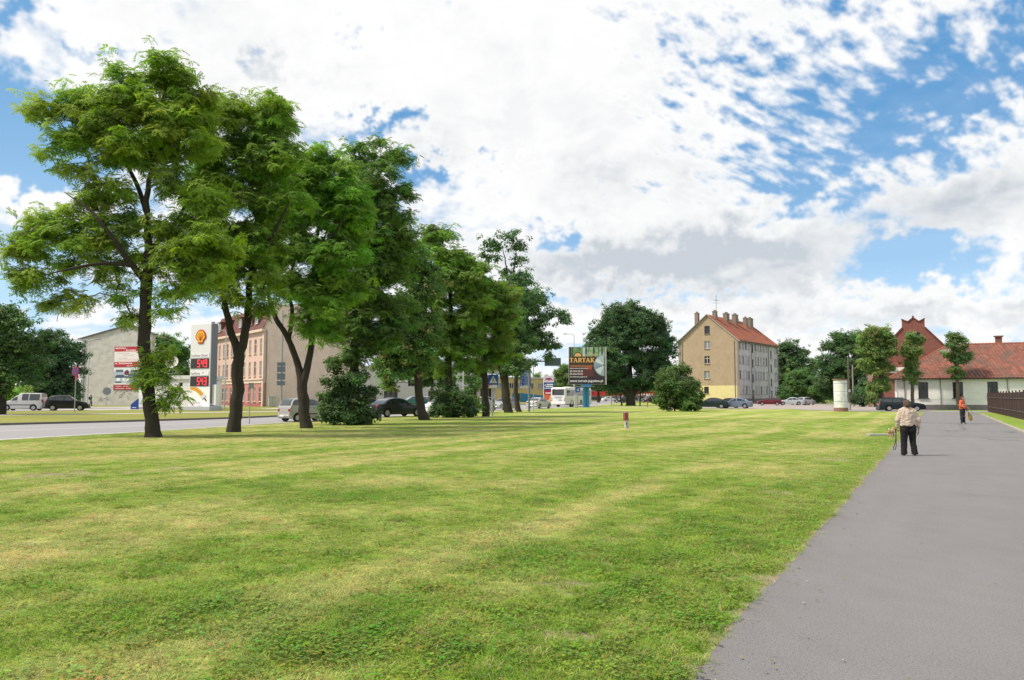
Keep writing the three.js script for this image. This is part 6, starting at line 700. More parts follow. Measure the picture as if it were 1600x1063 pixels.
// ---- bus ----
{ const b = thing('bus', 'white and cream bus driving away, seen from behind left of the billboard post', 'bus', spot(893, 122).setY(0.01), aim(0.50, 0.865)), L = 9.5, W = 2.5, H = 2.95, cream = phys([0.70, 0.68, 0.60], 0.35, { clearcoat: 0.6 }), white = phys([0.74, 0.74, 0.73], 0.3, { clearcoat: 0.6 });
  part(b, 'body', [rbox(L, H - 0.35, W, 0.22, 0, 0.35 + (H - 0.35) / 2, 0)], white); for (const s of [-1, 1]) part(b, 'side_panel', [box(L * 0.94, 0.9, 0.02, 0, 0.98, s * (W / 2 + 0.006))], cream);
  part(b, 'rear_window', [rbox(0.06, 0.92, W * 0.80, 0.03, -L / 2 + 0.002, 2.25, 0)], carGlass); part(b, 'windscreen', [rbox(0.06, 1.2, W * 0.86, 0.03, L / 2, 2.0, 0)], carGlass);
  for (const s of [-1, 1]) for (let i = 0; i < 6; i++) part(b, 'side_window', [box(1.3, 0.85, 0.03, -L / 2 + 1.1 + i * 1.45, 2.12, s * (W / 2 + 0.006))], carGlass);
  part(b, 'rear_bumper', [rbox(0.22, 0.32, W * 0.98, 0.08, -L / 2 - 0.02, 0.52, 0)], cream); part(b, 'roof_hatch', [rbox(1.4, 0.14, 1.2, 0.05, -1.2, H + 0.05, 0)], white); part(b, 'rear_text', [box(0.012, 0.16, 1.3, -L / 2 - 0.004, 1.5, 0), box(0.012, 0.08, 0.9, -L / 2 - 0.004, 1.3, 0.1)], mat([0.30, 0.34, 0.42], 0.6)); part(b, 'rear_emblem', [box(0.014, 0.14, 0.5, -L / 2 - 0.004, 1.05, 0.35)], mat([0.08, 0.18, 0.45], 0.5)); part(b, 'number_plate', [box(0.014, 0.12, 0.5, -L / 2 - 0.004, 0.82, 0)], plateMat);
  for (const s of [-1, 1]) part(b, 'tail_light', [rbox(0.05, 0.16, 0.16, 0.03, -L / 2, 1.25, s * 1.08), rbox(0.05, 0.16, 0.16, 0.03, -L / 2, 1.0, s * 1.08)], tailMat); for (const s of [-1, 1]) part(b, 'wing_mirror', [rbox(0.1, 0.36, 0.2, 0.04, L / 2 + 0.15, 2.1, s * (W / 2 + 0.2)), tube([[L / 2 - 0.05, 2.4, s * (W / 2 - 0.1)], [L / 2 + 0.15, 2.35, s * (W / 2 + 0.2)]], 0.02, 5)], blackTrim);
  const R = 0.46; const tg = new THREE.LatheGeometry([[R * 0.55, -0.14], [R * 0.94, -0.14], [R, -0.08], [R, 0.08], [R * 0.94, 0.14], [R * 0.55, 0.14], [R * 0.55, -0.14]].map(([a, c]) => new THREE.Vector2(a, c)), 22).rotateX(Math.PI / 2), rg = new THREE.CylinderGeometry(R * 0.56, R * 0.5, 0.2, 16).rotateX(Math.PI / 2);
  for (const x of [-L / 2 + 2.2, L / 2 - 2.4]) for (const s of [-1, 1]) { const w = part(b, 'wheel', tg, tyreMat); w.position.set(x, R, s * (W / 2 - 0.16)); part(w, 'rim', rg, rimMat); const a = part(b, 'wheel_arch', [new THREE.TorusGeometry(R + 0.08, 0.05, 6, 16, Math.PI)], blackTrim); a.position.set(x, R, s * (W / 2 + 0.002)); }
  part(b, 'underbody', [box(L * 0.92, 0.25, W * 0.85, 0, 0.42, 0)], blackTrim); }
// ======================= street furniture and signs =======================
const galv = mat([0.36, 0.37, 0.38], 0.5, { metal: 0.4 }), paleGrey = mat([0.48, 0.49, 0.50], 0.6), signBack = mat([0.13, 0.17, 0.21], 0.6), signWhite = mat([0.74, 0.74, 0.74], 0.5), signBlue = mat([0.012, 0.075, 0.34], 0.45), signRed = mat([0.45, 0.02, 0.03], 0.45), postBlue = mat([0.02, 0.20, 0.40], 0.45);
// ---- fuel price sign ----
{
  const A = spot(297.5, 85), C = spot(333, 83.2), w = A.distanceTo(C), turn = Math.atan2(-(C.z - A.z), C.x - A.x), t = thing('price_sign', 'tall white fuel price sign with a yellow scallop shell and red price displays', 'price sign', A.clone().setY(0.13), turn);
  const H = 9.35, W = w - 0.25, fw = mat([0.68, 0.70, 0.73], 0.4), fy = mat([0.78, 0.42, 0.01], 0.35), fr = mat([0.44, 0.012, 0.02], 0.35), dark = mat([0.16, 0.17, 0.21], 0.5);
  part(t, 'plinth', [rbox(W + 0.9, 0.45, 1.7, 0.05, W / 2 + 0.1, 0.22, -0.35)], mat([0.40, 0.43, 0.48], 0.6));
  part(t, 'cabinet', [rbox(W, H - 0.6, 0.75, 0.05, W / 2, 0.6 + (H - 0.6) / 2, -0.4)], fw); part(t, 'side_cheek', [box(0.16, H - 0.75, 0.79, W - 0.06, 0.7 + (H - 0.7) / 2, -0.4)], dark); part(t, 'base_gap', box(W - 0.1, 0.12, 0.7, W / 2, 0.53, -0.4), dark); part(t, 'side_wing', [rbox(0.62, 2.2, 0.5, 0.03, W + 0.28, 1.65, -0.5)], signWhite); part(t, 'sign_lamp', [box(0.35, 0.12, 0.25, W - 0.2, H + 0.1, -0.3), cyl(0.04, 0.04, 0.12, W - 0.2, H - 0.02, -0.3, 6)], dark);
  // the shell: scalloped outline on a red outline, with ribs
  const shell = (k) => { const s = new THREE.Shape(), n = 7, P = []; const arc = (a) => [Math.cos(a) * 1.0 * k, Math.sin(a) * 0.98 * k]; s.moveTo(-0.56 * k, -0.86 * k); s.lineTo(-0.52 * k, -0.56 * k); s.lineTo(-0.95 * k, -0.22 * k); for (let i = 0; i < n; i++) { const a0 = Math.PI * (1.07 - i * 1.14 / n), a1 = Math.PI * (1.07 - (i + 1) * 1.14 / n), m = (a0 + a1) / 2, [x1, y1] = arc(a1); s.quadraticCurveTo(Math.cos(m) * 1.13 * k, Math.sin(m) * 1.10 * k, x1, y1); } s.lineTo(0.95 * k, -0.22 * k); s.lineTo(0.52 * k, -0.56 * k); s.lineTo(0.56 * k, -0.86 * k); s.quadraticCurveTo(0, -0.93 * k, -0.56 * k, -0.86 * k); return new THREE.ExtrudeGeometry(s, { depth: 0.05, bevelEnabled: false }); };
  const em = part(t, 'shell_emblem', shell(0.80), fr); em.position.set(W * 0.50, H - 1.45, 0.0); const y1 = part(em, 'shell_face', shell(0.66), fy); y1.position.set(0, 0.02, 0.03); part(em, 'shell_ribs', [-0.62, -0.37, -0.12, 0.12, 0.37, 0.62].map((k) => { const l = 0.92 - Math.abs(k) * 0.12; return box(0.035, l, 0.02, 0, l / 2, 0).rotateZ(-k * 1.15).translate(0, -0.42, 0.088); }), fr);
  const label = (txt, size, col, w2, h2, weight = 'bold', sup) => canvasTex(512, Math.round(512 * h2 / w2), (g, cw, ch) => { g.fillStyle = '#dfe4ea'; g.fillRect(0, 0, cw, ch); g.fillStyle = col; g.font = `${weight} ${size}px sans-serif`; g.textBaseline = 'middle'; g.fillText(txt, 10, ch / 2); if (sup) { g.font = `bold ${size * 0.7}px sans-serif`; g.fillStyle = '#c0203a'; g.fillText(sup, 330, ch / 2 - 10); } });
  const plate = (name, y, hh, tex, ww = W - 0.45) => part(t, name, new THREE.BoxGeometry(ww, hh, 0.03).translate(W / 2 - 0.10, y, 0.0), mat([1, 1, 1], 0.5, { map: tex }));
  plate('fuel_name_plate', H - 3.45, 0.44, label('FuelSave Diesel', 62, '#4a2a48', W - 0.45, 0.44)); plate('fuel_name_plate', H - 5.38, 0.44, label('FuelSave', 62, '#5a2a48', W - 0.45, 0.44, 'bold', '95'));
  const seg = { 0: 'abcdef', 1: 'bc', 2: 'abged', 3: 'abgcd', 4: 'fgbc', 5: 'afgcd', 6: 'afgedc', 7: 'abc', 8: 'abcdefg', 9: 'abcdfg' }, led = new THREE.MeshStandardMaterial({ color: lin(0.5, 0.02, 0.02), emissive: lin(1, 0.05, 0.08), emissiveIntensity: 0.75 });
  const disp = (y, txt) => { const d = part(t, 'price_display', box(W - 0.5, 1.05, 0.06, W / 2 - 0.08, y, 0.0), mat([0.02, 0.02, 0.022], 0.3)); const hh = 0.84, ww = 0.40, th = 0.11; [...txt].forEach((ch, i) => { const x = W / 2 - 0.20 + i * 0.56, geos = [], s = seg[ch], q = (a, b, c, e) => geos.push(box(c, e, 0.02, x + a, y + b, 0.042)); if (s.includes('a')) q(0, hh / 2 - th / 2, ww, th); if (s.includes('g')) q(0, 0, ww, th); if (s.includes('d')) q(0, -hh / 2 + th / 2, ww, th); if (s.includes('f')) q(-ww / 2 + th / 2, hh / 4, th, hh / 2 - th * 1.02); if (s.includes('b')) q(ww / 2 - th / 2, hh / 4, th, hh / 2 - th * 1.02); if (s.includes('e')) q(-ww / 2 + th / 2, -hh / 4, th, hh / 2 - th * 1.02); if (s.includes('c')) q(ww / 2 - th / 2, -hh / 4, th, hh / 2 - th * 1.02); part(d, 'lit_digit', geos, led); }); const pl = new THREE.RectAreaLight(0xff2030, 0.3, 1.6, 0.8); pl.position.set(W / 2 + 0.35, y, 0.09); pl.lookAt(new THREE.Vector3(0, 0, 1).applyAxisAngle(new THREE.Vector3(0, 1, 0), turn).add(pl.position)); pl.name = 'display_glow'; t.add(pl); };
  disp(H - 4.30, '549'); disp(H - 6.22, '543');
  const art = canvasTex(512, 480, (g, cw, ch) => { g.fillStyle = '#e9ecf2'; g.fillRect(0, 0, cw, ch); for (const [c, lw, o] of [['#e0a82a', 96, 0], ['#f0b838', 46, 26], ['#d8942a', 18, -34], ['#9a4a1c', 12, 6], ['#7a2818', 8, 44]]) { g.strokeStyle = c; g.lineWidth = lw; g.beginPath(); g.moveTo(20, 10 - o * 0.3); g.quadraticCurveTo(200 + o * 0.5, 20 - o, 330 + o * 0.4, 180 - o * 0.7); g.stroke(); } g.save(); g.translate(350, 205); g.rotate(0.86); g.fillStyle = '#cfd3dc'; g.fillRect(-30, -62, 92, 124); g.fillStyle = '#7d8090'; g.fillRect(40, -62, 24, 124); g.fillStyle = '#4a3038'; g.beginPath(); g.moveTo(64, -14); g.quadraticCurveTo(110, -22, 160, 4); g.quadraticCurveTo(110, 30, 64, 18); g.fill(); g.restore(); g.fillStyle = '#a8506a'; g.font = 'bold 50px sans-serif'; g.fillText('Zmieniamy', 16, 372); g.fillText('się dla Ciebie', 16, 440); });
  part(t, 'advert_panel', new THREE.BoxGeometry(W - 0.06, 2.28, 0.04).translate(W / 2 - 0.01, H - 8.0 , 0.0), mat([1, 1, 1], 0.45, { map: art }));
}
// ---- billboard ----
{
  const p = spot(917, 113.5), turn = 0.06, t = thing('billboard', 'large dark sawmill billboard with a saw blade on a blue steel post', 'billboard', p.clone().setY(0), turn), W = 5.35, H = 5.45, B = 3.35;
  const art = canvasTex(1024, 1024, (g, w, h) => { const gr = (a, b, c0, c1) => { g.fillStyle = c0; g.fillRect(0, a, w, b - a); }; g.fillStyle = '#3c2a33'; g.fillRect(0, 0, w, h); g.fillStyle = '#7f9c78'; g.fillRect(0, 0, w, 270); const r = rng(4); for (let i = 0; i < 60; i++) { g.fillStyle = ['#93b488', '#5f7d58', '#a8bfae', '#6d9a5a', '#86a46c'][Math.floor(r() * 5)]; g.beginPath(); g.ellipse(r() * w, r() * 240, 20 + r() * 60, 14 + r() * 40, r() * 3, 0, 7); g.fill(); } for (const [x, q] of [[10, 60], [85, 34], [228, 14], [300, 12], [470, 40], [560, 12], [690, 44], [840, 16], [930, 40]]) { g.fillStyle = x === 430 ? '#aebac4' : '#33403f'; g.fillRect(x, 0, q, 290); } g.fillStyle = '#c4cfd8'; g.fillRect(395, 0, 60, 250);
    g.fillStyle = '#4a3226'; g.beginPath(); g.arc(255, 262, 128, Math.PI, 0); g.fill(); g.fillStyle = '#edbd74'; g.beginPath(); g.arc(255, 258, 100, Math.PI, 0); g.fill(); g.fillStyle = '#d89a4c'; for (let i = 1; i < 4; i++) { g.lineWidth = 5; g.strokeStyle = '#d29c55'; g.beginPath(); g.arc(255, 258, i * 25, Math.PI, 0); g.stroke(); }
    g.fillStyle = '#4a2f28'; g.fillRect(0, 262, 790, 190); g.font = 'bold 168px serif'; g.fillStyle = '#b5532c'; g.fillText('TARTAK', 22, 424); g.fillStyle = '#efc878'; g.fillText('TARTAK', 14, 416); g.font = 'bold 74px serif'; g.fillStyle = '#7a3a22'; g.fillText('JAGODNO', 478, 242); g.fillStyle = '#e8d3a8'; g.fillText('JAGODNO', 474, 238);
    g.fillStyle = '#3a3a30'; g.fillRect(0, 450, w, 50); g.fillStyle = '#a8603c'; g.fillRect(30, 500, 640, 50); g.fillStyle = '#b4502e'; g.fillRect(520, 530, 130, 90); g.fillStyle = '#61323a'; g.fillRect(300, 620, 400, 180); g.fillStyle = '#2f2533'; g.fillRect(0, 850, w, 174);
    g.fillStyle = '#f4eef0'; g.font = 'bold 44px sans-serif'; g.fillText('zapraszamy do kontaktu', 20, 602); g.font = 'bold 66px sans-serif'; g.fillText('55 234 20 21', 20, 690); g.fillText('55 234 93 81', 20, 768); g.font = 'bold 42px sans-serif'; g.fillText('biuro@tartak-jagodno.pl', 20, 838); g.font = 'bold 86px sans-serif'; g.fillText('www.tartak-jagodno.pl', 24, 966);
    g.save(); g.translate(1010, 500); const R = 310; g.fillStyle = '#9fb0bf'; g.beginPath(); for (let i = 0; i <= 64; i++) { const a = Math.PI * 0.5 + i / 64 * Math.PI, q = i % 2 ? R : R - 26; g.lineTo(Math.cos(a) * q, Math.sin(a) * q); } g.fill(); for (const [a0, a1, c] of [[3.5, 3.95, '#dfe7ee'], [2.0, 2.7, '#cfdae4'], [2.7, 3.1, '#8497a8'], [3.95, 4.6, '#b8c5d0'], [3.1, 3.5, '#93a6b6']]) { g.fillStyle = c; g.beginPath(); g.moveTo(0, 0); g.arc(0, 0, R - 36, a0, a1); g.fill(); } g.fillStyle = '#5a6a78'; g.beginPath(); g.arc(0, 0, 34, 0, 7); g.fill(); g.restore(); });
  part(t, 'panel_box', [box(W, H, 0.30, 0, B + H / 2, 0)], mat([0.30, 0.28, 0.30], 0.6)); part(t, 'printed_face', new THREE.BoxGeometry(W - 0.12, H - 0.10, 0.03).translate(-0.04, B + H / 2, 0.162), mat([1, 1, 1], 0.55, { map: art })); part(t, 'side_cap', [box(0.14, H + 0.05, 0.34, W / 2 + 0.07, B + H / 2, 0.0)], mat([0.55, 0.54, 0.55], 0.5));
  part(t, 'post', [box(0.36, B, 0.4, -0.42, B / 2, 0), box(0.36, B, 0.4, 0.10, B / 2, -0.05), box(0.30, B, 0.3, -0.16, B / 2, -0.12), box(1.4, 0.3, 0.5, -0.1, B - 0.15, 0)], postBlue); part(t, 'foot_plate', [box(1.2, 0.08, 0.8, -0.16, 0.04, -0.05)], galv); part(t, 'catwalk', [box(2.6, 0.05, 0.6, -0.3, B - 0.32, 0.5), ...[-1.4, 0.8].map((x) => box(0.05, 0.05, 0.7, x, B - 0.36, 0.4))], galv);
}
const pole = (h, r = 0.04, r1 = r) => cyl(r, r1, h, 0, 0, 0, 10);
const disc = (r, th = 0.03) => new THREE.CylinderGeometry(r, r, th, 28).rotateX(Math.PI / 2);
// ---- road signs ----
{ const t = thing('no_parking_sign', 'round blue no stopping sign with red cross on a grey pole, far left verge', 'road sign', spot(120.5, 76).setY(0.12), -0.35); part(t, 'pole', pole(4.6, 0.045), galv); const d = part(t, 'sign_plate', disc(0.46), signRed); d.position.set(-0.0, 3.95, 0.06); const f = part(d, 'blue_field', disc(0.37), signBlue); f.position.z = 0.012; part(d, 'red_cross', [1, -1].map((s) => box(0.07, 0.78, 0.03, 0, 0, 0.016).rotateZ(s * 0.78)), signRed); const p2 = part(t, 'small_plate', box(0.22, 0.5, 0.03, 0.16, 3.4, 0.05), signRed); }
{ const t = thing('road_sign', 'small round grey sign back on a thin pole in front of the grey house', 'road sign', spot(170, 112).setY(0.12), 0.2); part(t, 'pole', pole(2.6, 0.04), galv); const d = part(t, 'sign_plate', disc(0.55), mat([0.22, 0.25, 0.27], 0.5)); d.position.set(0, 2.25, 0.05); }
{ const t = thing('crossing_sign', 'square blue pedestrian crossing sign on a grey pole beside the straight dark trunk', 'road sign', spot(769.5, 66), 0.1); part(t, 'pole', [pole(5.2, 0.05), pole(2.4, 0.08)], galv); const s = part(t, 'sign_plate', [box(0.86, 0.86, 0.04, 0.06, 3.05, 0.07)], signBlue); const tri = new THREE.Shape(); tri.moveTo(-0.33, -0.28); tri.lineTo(0.33, -0.28); tri.lineTo(0, 0.32); const w = part(s, 'white_triangle', new THREE.ExtrudeGeometry(tri, { depth: 0.012, bevelEnabled: false }), signWhite); w.position.set(0.06, 3.05, 0.09); part(w, 'walking_figure', [new THREE.CylinderGeometry(0.05, 0.05, 0.012, 12).rotateX(Math.PI / 2).translate(0, 0.12, 0.018), box(0.07, 0.18, 0.012, 0, -0.01, 0.018), box(0.035, 0.2, 0.012, 0.06, -0.17, 0.018).rotateZ(0.2), box(0.035, 0.2, 0.012, -0.06, -0.17, 0.018).rotateZ(-0.2)], frameDark); const up = part(t, 'upper_plate', [box(0.86, 0.32, 0.04, 0.06, 3.68, 0.07)], signWhite); part(up, 'plate_mark', box(0.16, 0.2, 0.01, 0.06, 3.68, 0.096), frameDark); part(t, 'lower_plate', [box(0.62, 0.2, 0.04, 0.06, 2.46, 0.07)], signWhite); part(t, 'signal_bracket', [box(0.3, 0.06, 0.06, 0, 5.1, 0.02), box(0.14, 0.24, 0.12, 0.1, 4.95, 0.06)], galv); }
{ const t = thing('direction_board', 'tall blue board of stacked direction names on two posts beside the roadside trees', 'road sign', spot(821, 88), 0.05); part(t, 'post', pole(4.9, 0.05).translate(-0.9, 0, 0), galv); part(t, 'post', pole(4.9, 0.05).translate(0.9, 0, 0), galv); const r = rng(9); for (let i = 0; i < 8; i++) { const s = part(t, 'name_strip', box(1.24, 0.205, 0.05, -0.02, 2.98 + i * 0.224, 0.08), signBlue); part(s, 'lettering', [box(0.10, 0.10, 0.008, -0.50, 2.98 + i * 0.224, 0.110), box(0.35 + r() * 0.35, 0.05, 0.008, 0.1, 2.98 + i * 0.224, 0.110)], mat([0.35, 0.45, 0.65], 0.5)); } part(t, 'crest_row', [-0.4, -0.15, 0.1, 0.35].map((x, i) => box(0.12, 0.2 + (i % 2) * 0.18, 0.03, x, 4.86, 0.08)), signBlue); part(t, 'bottom_plate', box(1.2, 0.24, 0.04, -0.02, 2.68, 0.08), paleGrey); }
{ const t = thing('gantry_sign', 'tall steel gantry arm carrying the grey back of a large road sign over the road', 'road sign', spot(826.5, 84), 0); part(t, 'mast', pole(5.7, 0.13, 0.11), mat([0.20, 0.22, 0.24], 0.5)); part(t, 'arm', [box(3.1, 0.13, 0.13, 1.55, 5.4, 0), tube([[0, 4.8, 0], [0.5, 5.35, 0]], 0.07, 6)], mat([0.20, 0.22, 0.24], 0.5)); const s = part(t, 'sign_back', [box(1.75, 0.86, 0.06, 2.55, 5.33, 0.1)], mat([0.10, 0.15, 0.19], 0.5)); part(s, 'stiffener', [box(1.78, 0.06, 0.05, 2.55, 5.33, 0.155), ...[-0.5, 0, 0.5].map((x) => box(0.03, 0.86, 0.03, 2.55 + x, 5.33, 0.145))], signBack); }
{ const t = thing('keep_right_sign', 'small round blue arrow sign on a thin post in front of the bus', 'road sign', spot(902, 108), 0.1); part(t, 'pole', pole(3.0, 0.04), galv); const d = part(t, 'sign_plate', disc(0.38), signBlue); d.position.set(0, 2.55, 0.06); part(d, 'white_arrow', [box(0.09, 0.36, 0.02, 0.0, 0.02, 0.014).rotateZ(-0.7), box(0.22, 0.08, 0.02, 0.1, -0.12, 0.014)], signWhite); part(t, 'post_box', box(0.22, 0.5, 0.16, 0.5, 0.9, 0), frameDark); part(t, 'grey_bollard', box(0.36, 1.9, 0.2, -0.28, 0.95, 0), paleGrey); }
{ const t = thing('sign_mast', 'tall grey mast carrying four stacked sign backs in front of the beige gable', 'road sign', spot(441, 76).setY(0.12), 0.1); part(t, 'mast', pole(9.9, 0.13, 0.08), galv); [[2.9, 0.42], [3.55, 0.62], [4.25, 0.54], [4.75, 0.36]].forEach(([y, h], i) => part(t, 'sign_panel', box(0.78, h, 0.05, -0.02, y - 0.1, 0.15), signBack)); }
{ const t = thing('sign_post', 'thin dark post with a small sign plate at the road edge between two forked trees', 'road sign', spot(392.5, 47), 0.3); part(t, 'pole', pole(2.45, 0.03), frameGrey); part(t, 'sign_plate', box(0.30, 0.34, 0.03, 0.06, 2.3, 0.03), frameGrey); }
{ const t = thing('sign_post', 'thin dark post with a small box on top in front of the white cabin', 'sign post', spot(284, 71).setY(0.12), 0.3); part(t, 'pole', pole(2.6, 0.03), frameDark); part(t, 'small_box', box(0.28, 0.34, 0.16, 0.04, 2.6, 0.03), frameDark); }
{ const t = thing('blue_bin', 'dark blue tilted panel at the left foot of the white cabin', 'sign', spot(214.5, 92).setY(0.12), 0.1); const s = new THREE.Shape(); s.moveTo(-0.4, 0); s.lineTo(0.4, 0); s.lineTo(0.4, 1.25); s.lineTo(-0.4, 0.55); part(t, 'panel', new THREE.ExtrudeGeometry(s, { depth: 0.3, bevelEnabled: false }), signBlue); part(t, 'stripe', box(0.5, 0.1, 0.02, 0, 0.2, 0.315), signWhite); }
{ const t = thing('cabinet', 'grey utility cabinet standing against the foot of the beige gable', 'utility cabinet', spot(427, 112).setY(0.12), 0.5); part(t, 'housing', [box(1.0, 1.3, 0.4, 0, 0.75, 0)], mat([0.40, 0.41, 0.38], 0.7)); part(t, 'lid', box(1.1, 0.1, 0.5, 0, 1.45, 0), mat([0.36, 0.37, 0.35], 0.7)); part(t, 'door_gap', box(0.02, 1.2, 0.02, 0, 0.74, 0.205), frameDark); part(t, 'base', box(1.0, 0.12, 0.42, 0, 0.06, 0), concrete); }
// lamps
function lamp(px, depth, h, arm, label, y = 0, dirs = [1]) { const t = thing('street_lamp', label, 'street lamp', spot(px, depth).setY(y), 0, 'street lamps along the road'); part(t, 'pole', pole(h, 0.10, 0.06), paleGrey); dirs.forEach((s) => { part(t, 'arm', tube([[0, h - 0.1, 0], [s * arm * 0.15, h + 0.16, 0], [s * arm, h + 0.22, 0.1]], 0.045, 6), paleGrey); const l = part(t, 'lamp_head', rbox(0.75, 0.14, 0.3, 0.06, s * (arm + 0.3), h + 0.2, 0.1), frameGrey); part(l, 'lens', rbox(0.5, 0.05, 0.22, 0.02, s * (arm + 0.3), h + 0.13, 0.1), paleGrey); }); return t; }
lamp(897, 150, 13.4, -2.0, 'curved street lamp showing above the billboard', 0, [1]);
lamp(140, 108, 9.2, 0.9, 'double armed street lamp in front of the left edge of the grey house', 0.12, [1, -3.2]);
lamp(353, 98, 9.6, 0.6, 'slim grey street lamp in front of the pink house', 0.12, [-1]);
lamp(724, 112, 6.2, 0.4, 'slim pale lamp pole in front of the white shop, right of the rounded bush', 0.12, [1]);
// far right: poles and the advertising column
{ const t = thing('utility_pole', 'dark timber pole right behind the advertising column', 'pole', spot(1324.5, 92.5)); part(t, 'shaft', pole(6.3, 0.13, 0.10), mat([0.12, 0.10, 0.085], 0.9, { map: rep(grime, 0.6) })); part(t, 'notice', box(0.24, 0.3, 0.04, 0, 2.3, 0.13), paleGrey); part(t, 'base_sleeve', cyl(0.17, 0.16, 0.9), concrete); }
{ const t = thing('utility_pole', 'grey concrete pole farther back, right of the dark timber pole', 'pole', spot(1331, 128)); part(t, 'shaft', pole(6.6, 0.16, 0.11), mat([0.26, 0.25, 0.23], 0.9)); part(t, 'cap', cyl(0.14, 0.02, 0.12, 0, 6.6, 0, 8), concrete); }
{ const paper = canvasTex(1024, 512, (g, w, h) => { g.fillStyle = '#d9dade'; g.fillRect(0, 0, w, h); const r = rng(31); for (let i = 0; i < 46; i++) { g.fillStyle = ['#e6e6e9', '#cfd2d8', '#dedad6', '#d2d6de', '#c4c8ce'][i % 5]; g.fillRect(r() * w, 40 + r() * 400, 50 + r() * 90, 50 + r() * 90); } g.fillStyle = '#9aa0aa'; for (let i = 0; i < 60; i++) g.fillRect(r() * w, 60 + r() * 420, 24 + r() * 40, 4); g.fillStyle = '#5d626b'; g.fillRect(0, 205, w, 5); g.fillRect(0, 392, w, 6); for (let k = 0; k < 8; k++) { g.fillStyle = '#7c8797'; g.font = 'bold 30px sans-serif'; g.fillText('OGŁOSZENIA', k * 128 + 2, 66, 120); } });
  const t = thing('advertising_column', 'round advertising column pasted with pale notices, brick red cap and foot', 'advertising column', spot(1311, 85)); const cap = mat([0.26, 0.15, 0.125], 0.9, { map: rep(grime, 0.8) }); part(t, 'drum', new THREE.CylinderGeometry(0.70, 0.70, 2.95, 40, 1, true).translate(0, 0.42 + 1.475, 0), mat([1, 1, 1], 0.8, { map: paper })); part(t, 'foot', cyl(0.75, 0.73, 0.42, 0, 0, 0, 40), cap); part(t, 'cap', [cyl(0.80, 0.80, 0.10, 0, 3.42, 0, 40), cyl(0.72, 0.72, 0.06, 0, 3.365, 0, 40)], cap); const n = part(t, 'torn_notice', box(0.10, 0.55, 0.02), frameDark); n.position.set(0.60, 1.55, 0.385); n.rotation.y = 1.0; }
// ---- price pylon across the road, poles ----
{ const t = thing('store_pylon', 'striped store pylon in white, blue, red and orange in front of the yellow shop', 'sign', spot(857, 165).setY(0.12), 0.1), W = 2.15, art = canvasTex(256, 640, (g, w, h) => { g.fillStyle = '#e6dfe4'; g.fillRect(0, 0, w, 160); g.fillStyle = '#b0486a'; g.beginPath(); g.moveTo(20, 130); g.quadraticCurveTo(60, 20, 110, 60); g.quadraticCurveTo(170, 10, 240, 120); g.lineTo(190, 100); g.lineTo(130, 120); g.lineTo(70, 95); g.fill(); g.fillStyle = '#1f4486'; g.fillRect(0, 160, w, 190); g.fillStyle = '#fff'; g.fillRect(70, 195, 165, 26); g.fillRect(50, 240, 185, 28); g.fillRect(0, 290, w, 18); g.beginPath(); g.moveTo(10, 225); g.lineTo(44, 200); g.lineTo(44, 250); g.fill(); g.fillStyle = '#c22434'; g.fillRect(0, 350, w, 100); g.fillStyle = '#fff'; g.fillRect(40, 400, 200, 26); g.fillStyle = '#e07a50'; g.fillRect(0, 450, w, 190); g.fillStyle = '#f0d8a8'; g.beginPath(); g.moveTo(100, 640); g.lineTo(170, 470); g.lineTo(200, 470); g.lineTo(190, 640); g.fill(); g.fillStyle = '#123a6a'; g.fillRect(190, 450, 66, 190); });
  part(t, 'pylon_body', box(W, 5.7, 0.5, 0, 3.0, 0), signWhite); part(t, 'printed_face', new THREE.BoxGeometry(W - 0.04, 5.66, 0.03).translate(0, 3.0, 0.262), mat([1, 1, 1], 0.5, { map: art })); part(t, 'side_strip', box(0.12, 5.2, 0.54, W / 2 + 0.06, 2.75, 0), postBlue); part(t, 'foot', box(W, 0.2, 0.7, 0, 0.1, 0), concrete); }
{ const t = thing('concrete_post', 'pale concrete post with a small orange sign left of the big round tree', 'pole', spot(954, 150)); part(t, 'shaft', pole(4.3, 0.17, 0.14), mat([0.42, 0.40, 0.37], 0.9)); part(t, 'orange_plate', box(0.5, 0.9, 0.05, 0.6, 3.0, 0), mat([0.50, 0.20, 0.04], 0.6)); part(t, 'thin_pole', pole(3.4, 0.04).translate(0.6, 0, -0.05), galv); }
{ const t = thing('road_marker', 'thin red post with a white top on the grass right of the big tree stems', 'marker post', spot(1010.5, 118)); part(t, 'shaft', box(0.10, 1.7, 0.10, 0, 0.85, 0), mat([0.30, 0.05, 0.05], 0.7)); part(t, 'white_top', box(0.3, 0.26, 0.1, 0, 1.82, 0), signWhite); }
// ---- marker stone on the lawn ----
{ const t = thing('marker_post', 'short concrete marker post with a brick red painted top, alone on the lawn', 'marker post', spot(977.2, 40.7), 0.35); const wh = mat([1, 1, 1], 0.9, { map: rep(plasterTex(33, [0.46, 0.43, 0.42], [0.30, 0.28, 0.27], 0.6, [0.22, 0.20, 0.20], 0.4), 0.8) }), rd = mat([1, 1, 1], 0.8, { map: rep(plasterTex(34, [0.25, 0.062, 0.068], [0.18, 0.05, 0.055], 0.5, [0.32, 0.14, 0.13], 0.2), 0.7) }); part(t, 'lower_shaft', [rbox(0.19, 0.45, 0.17, 0.015, 0.015, 0.215, 0)], wh); const top = part(t, 'painted_top', [rbox(0.215, 0.40, 0.2, 0.02, 0, 0.62, 0)], rd); top.rotation.z = 0.03; part(t, 'chipped_mark', [box(0.05, 0.11, 0.01, 0.02, 0.25, 0.092).rotateZ(0.2)], frameDark); part(t, 'top_edge', rbox(0.20, 0.02, 0.19, 0.008, 0, 0.825, 0), mat([0.44, 0.30, 0.30], 0.8)); }
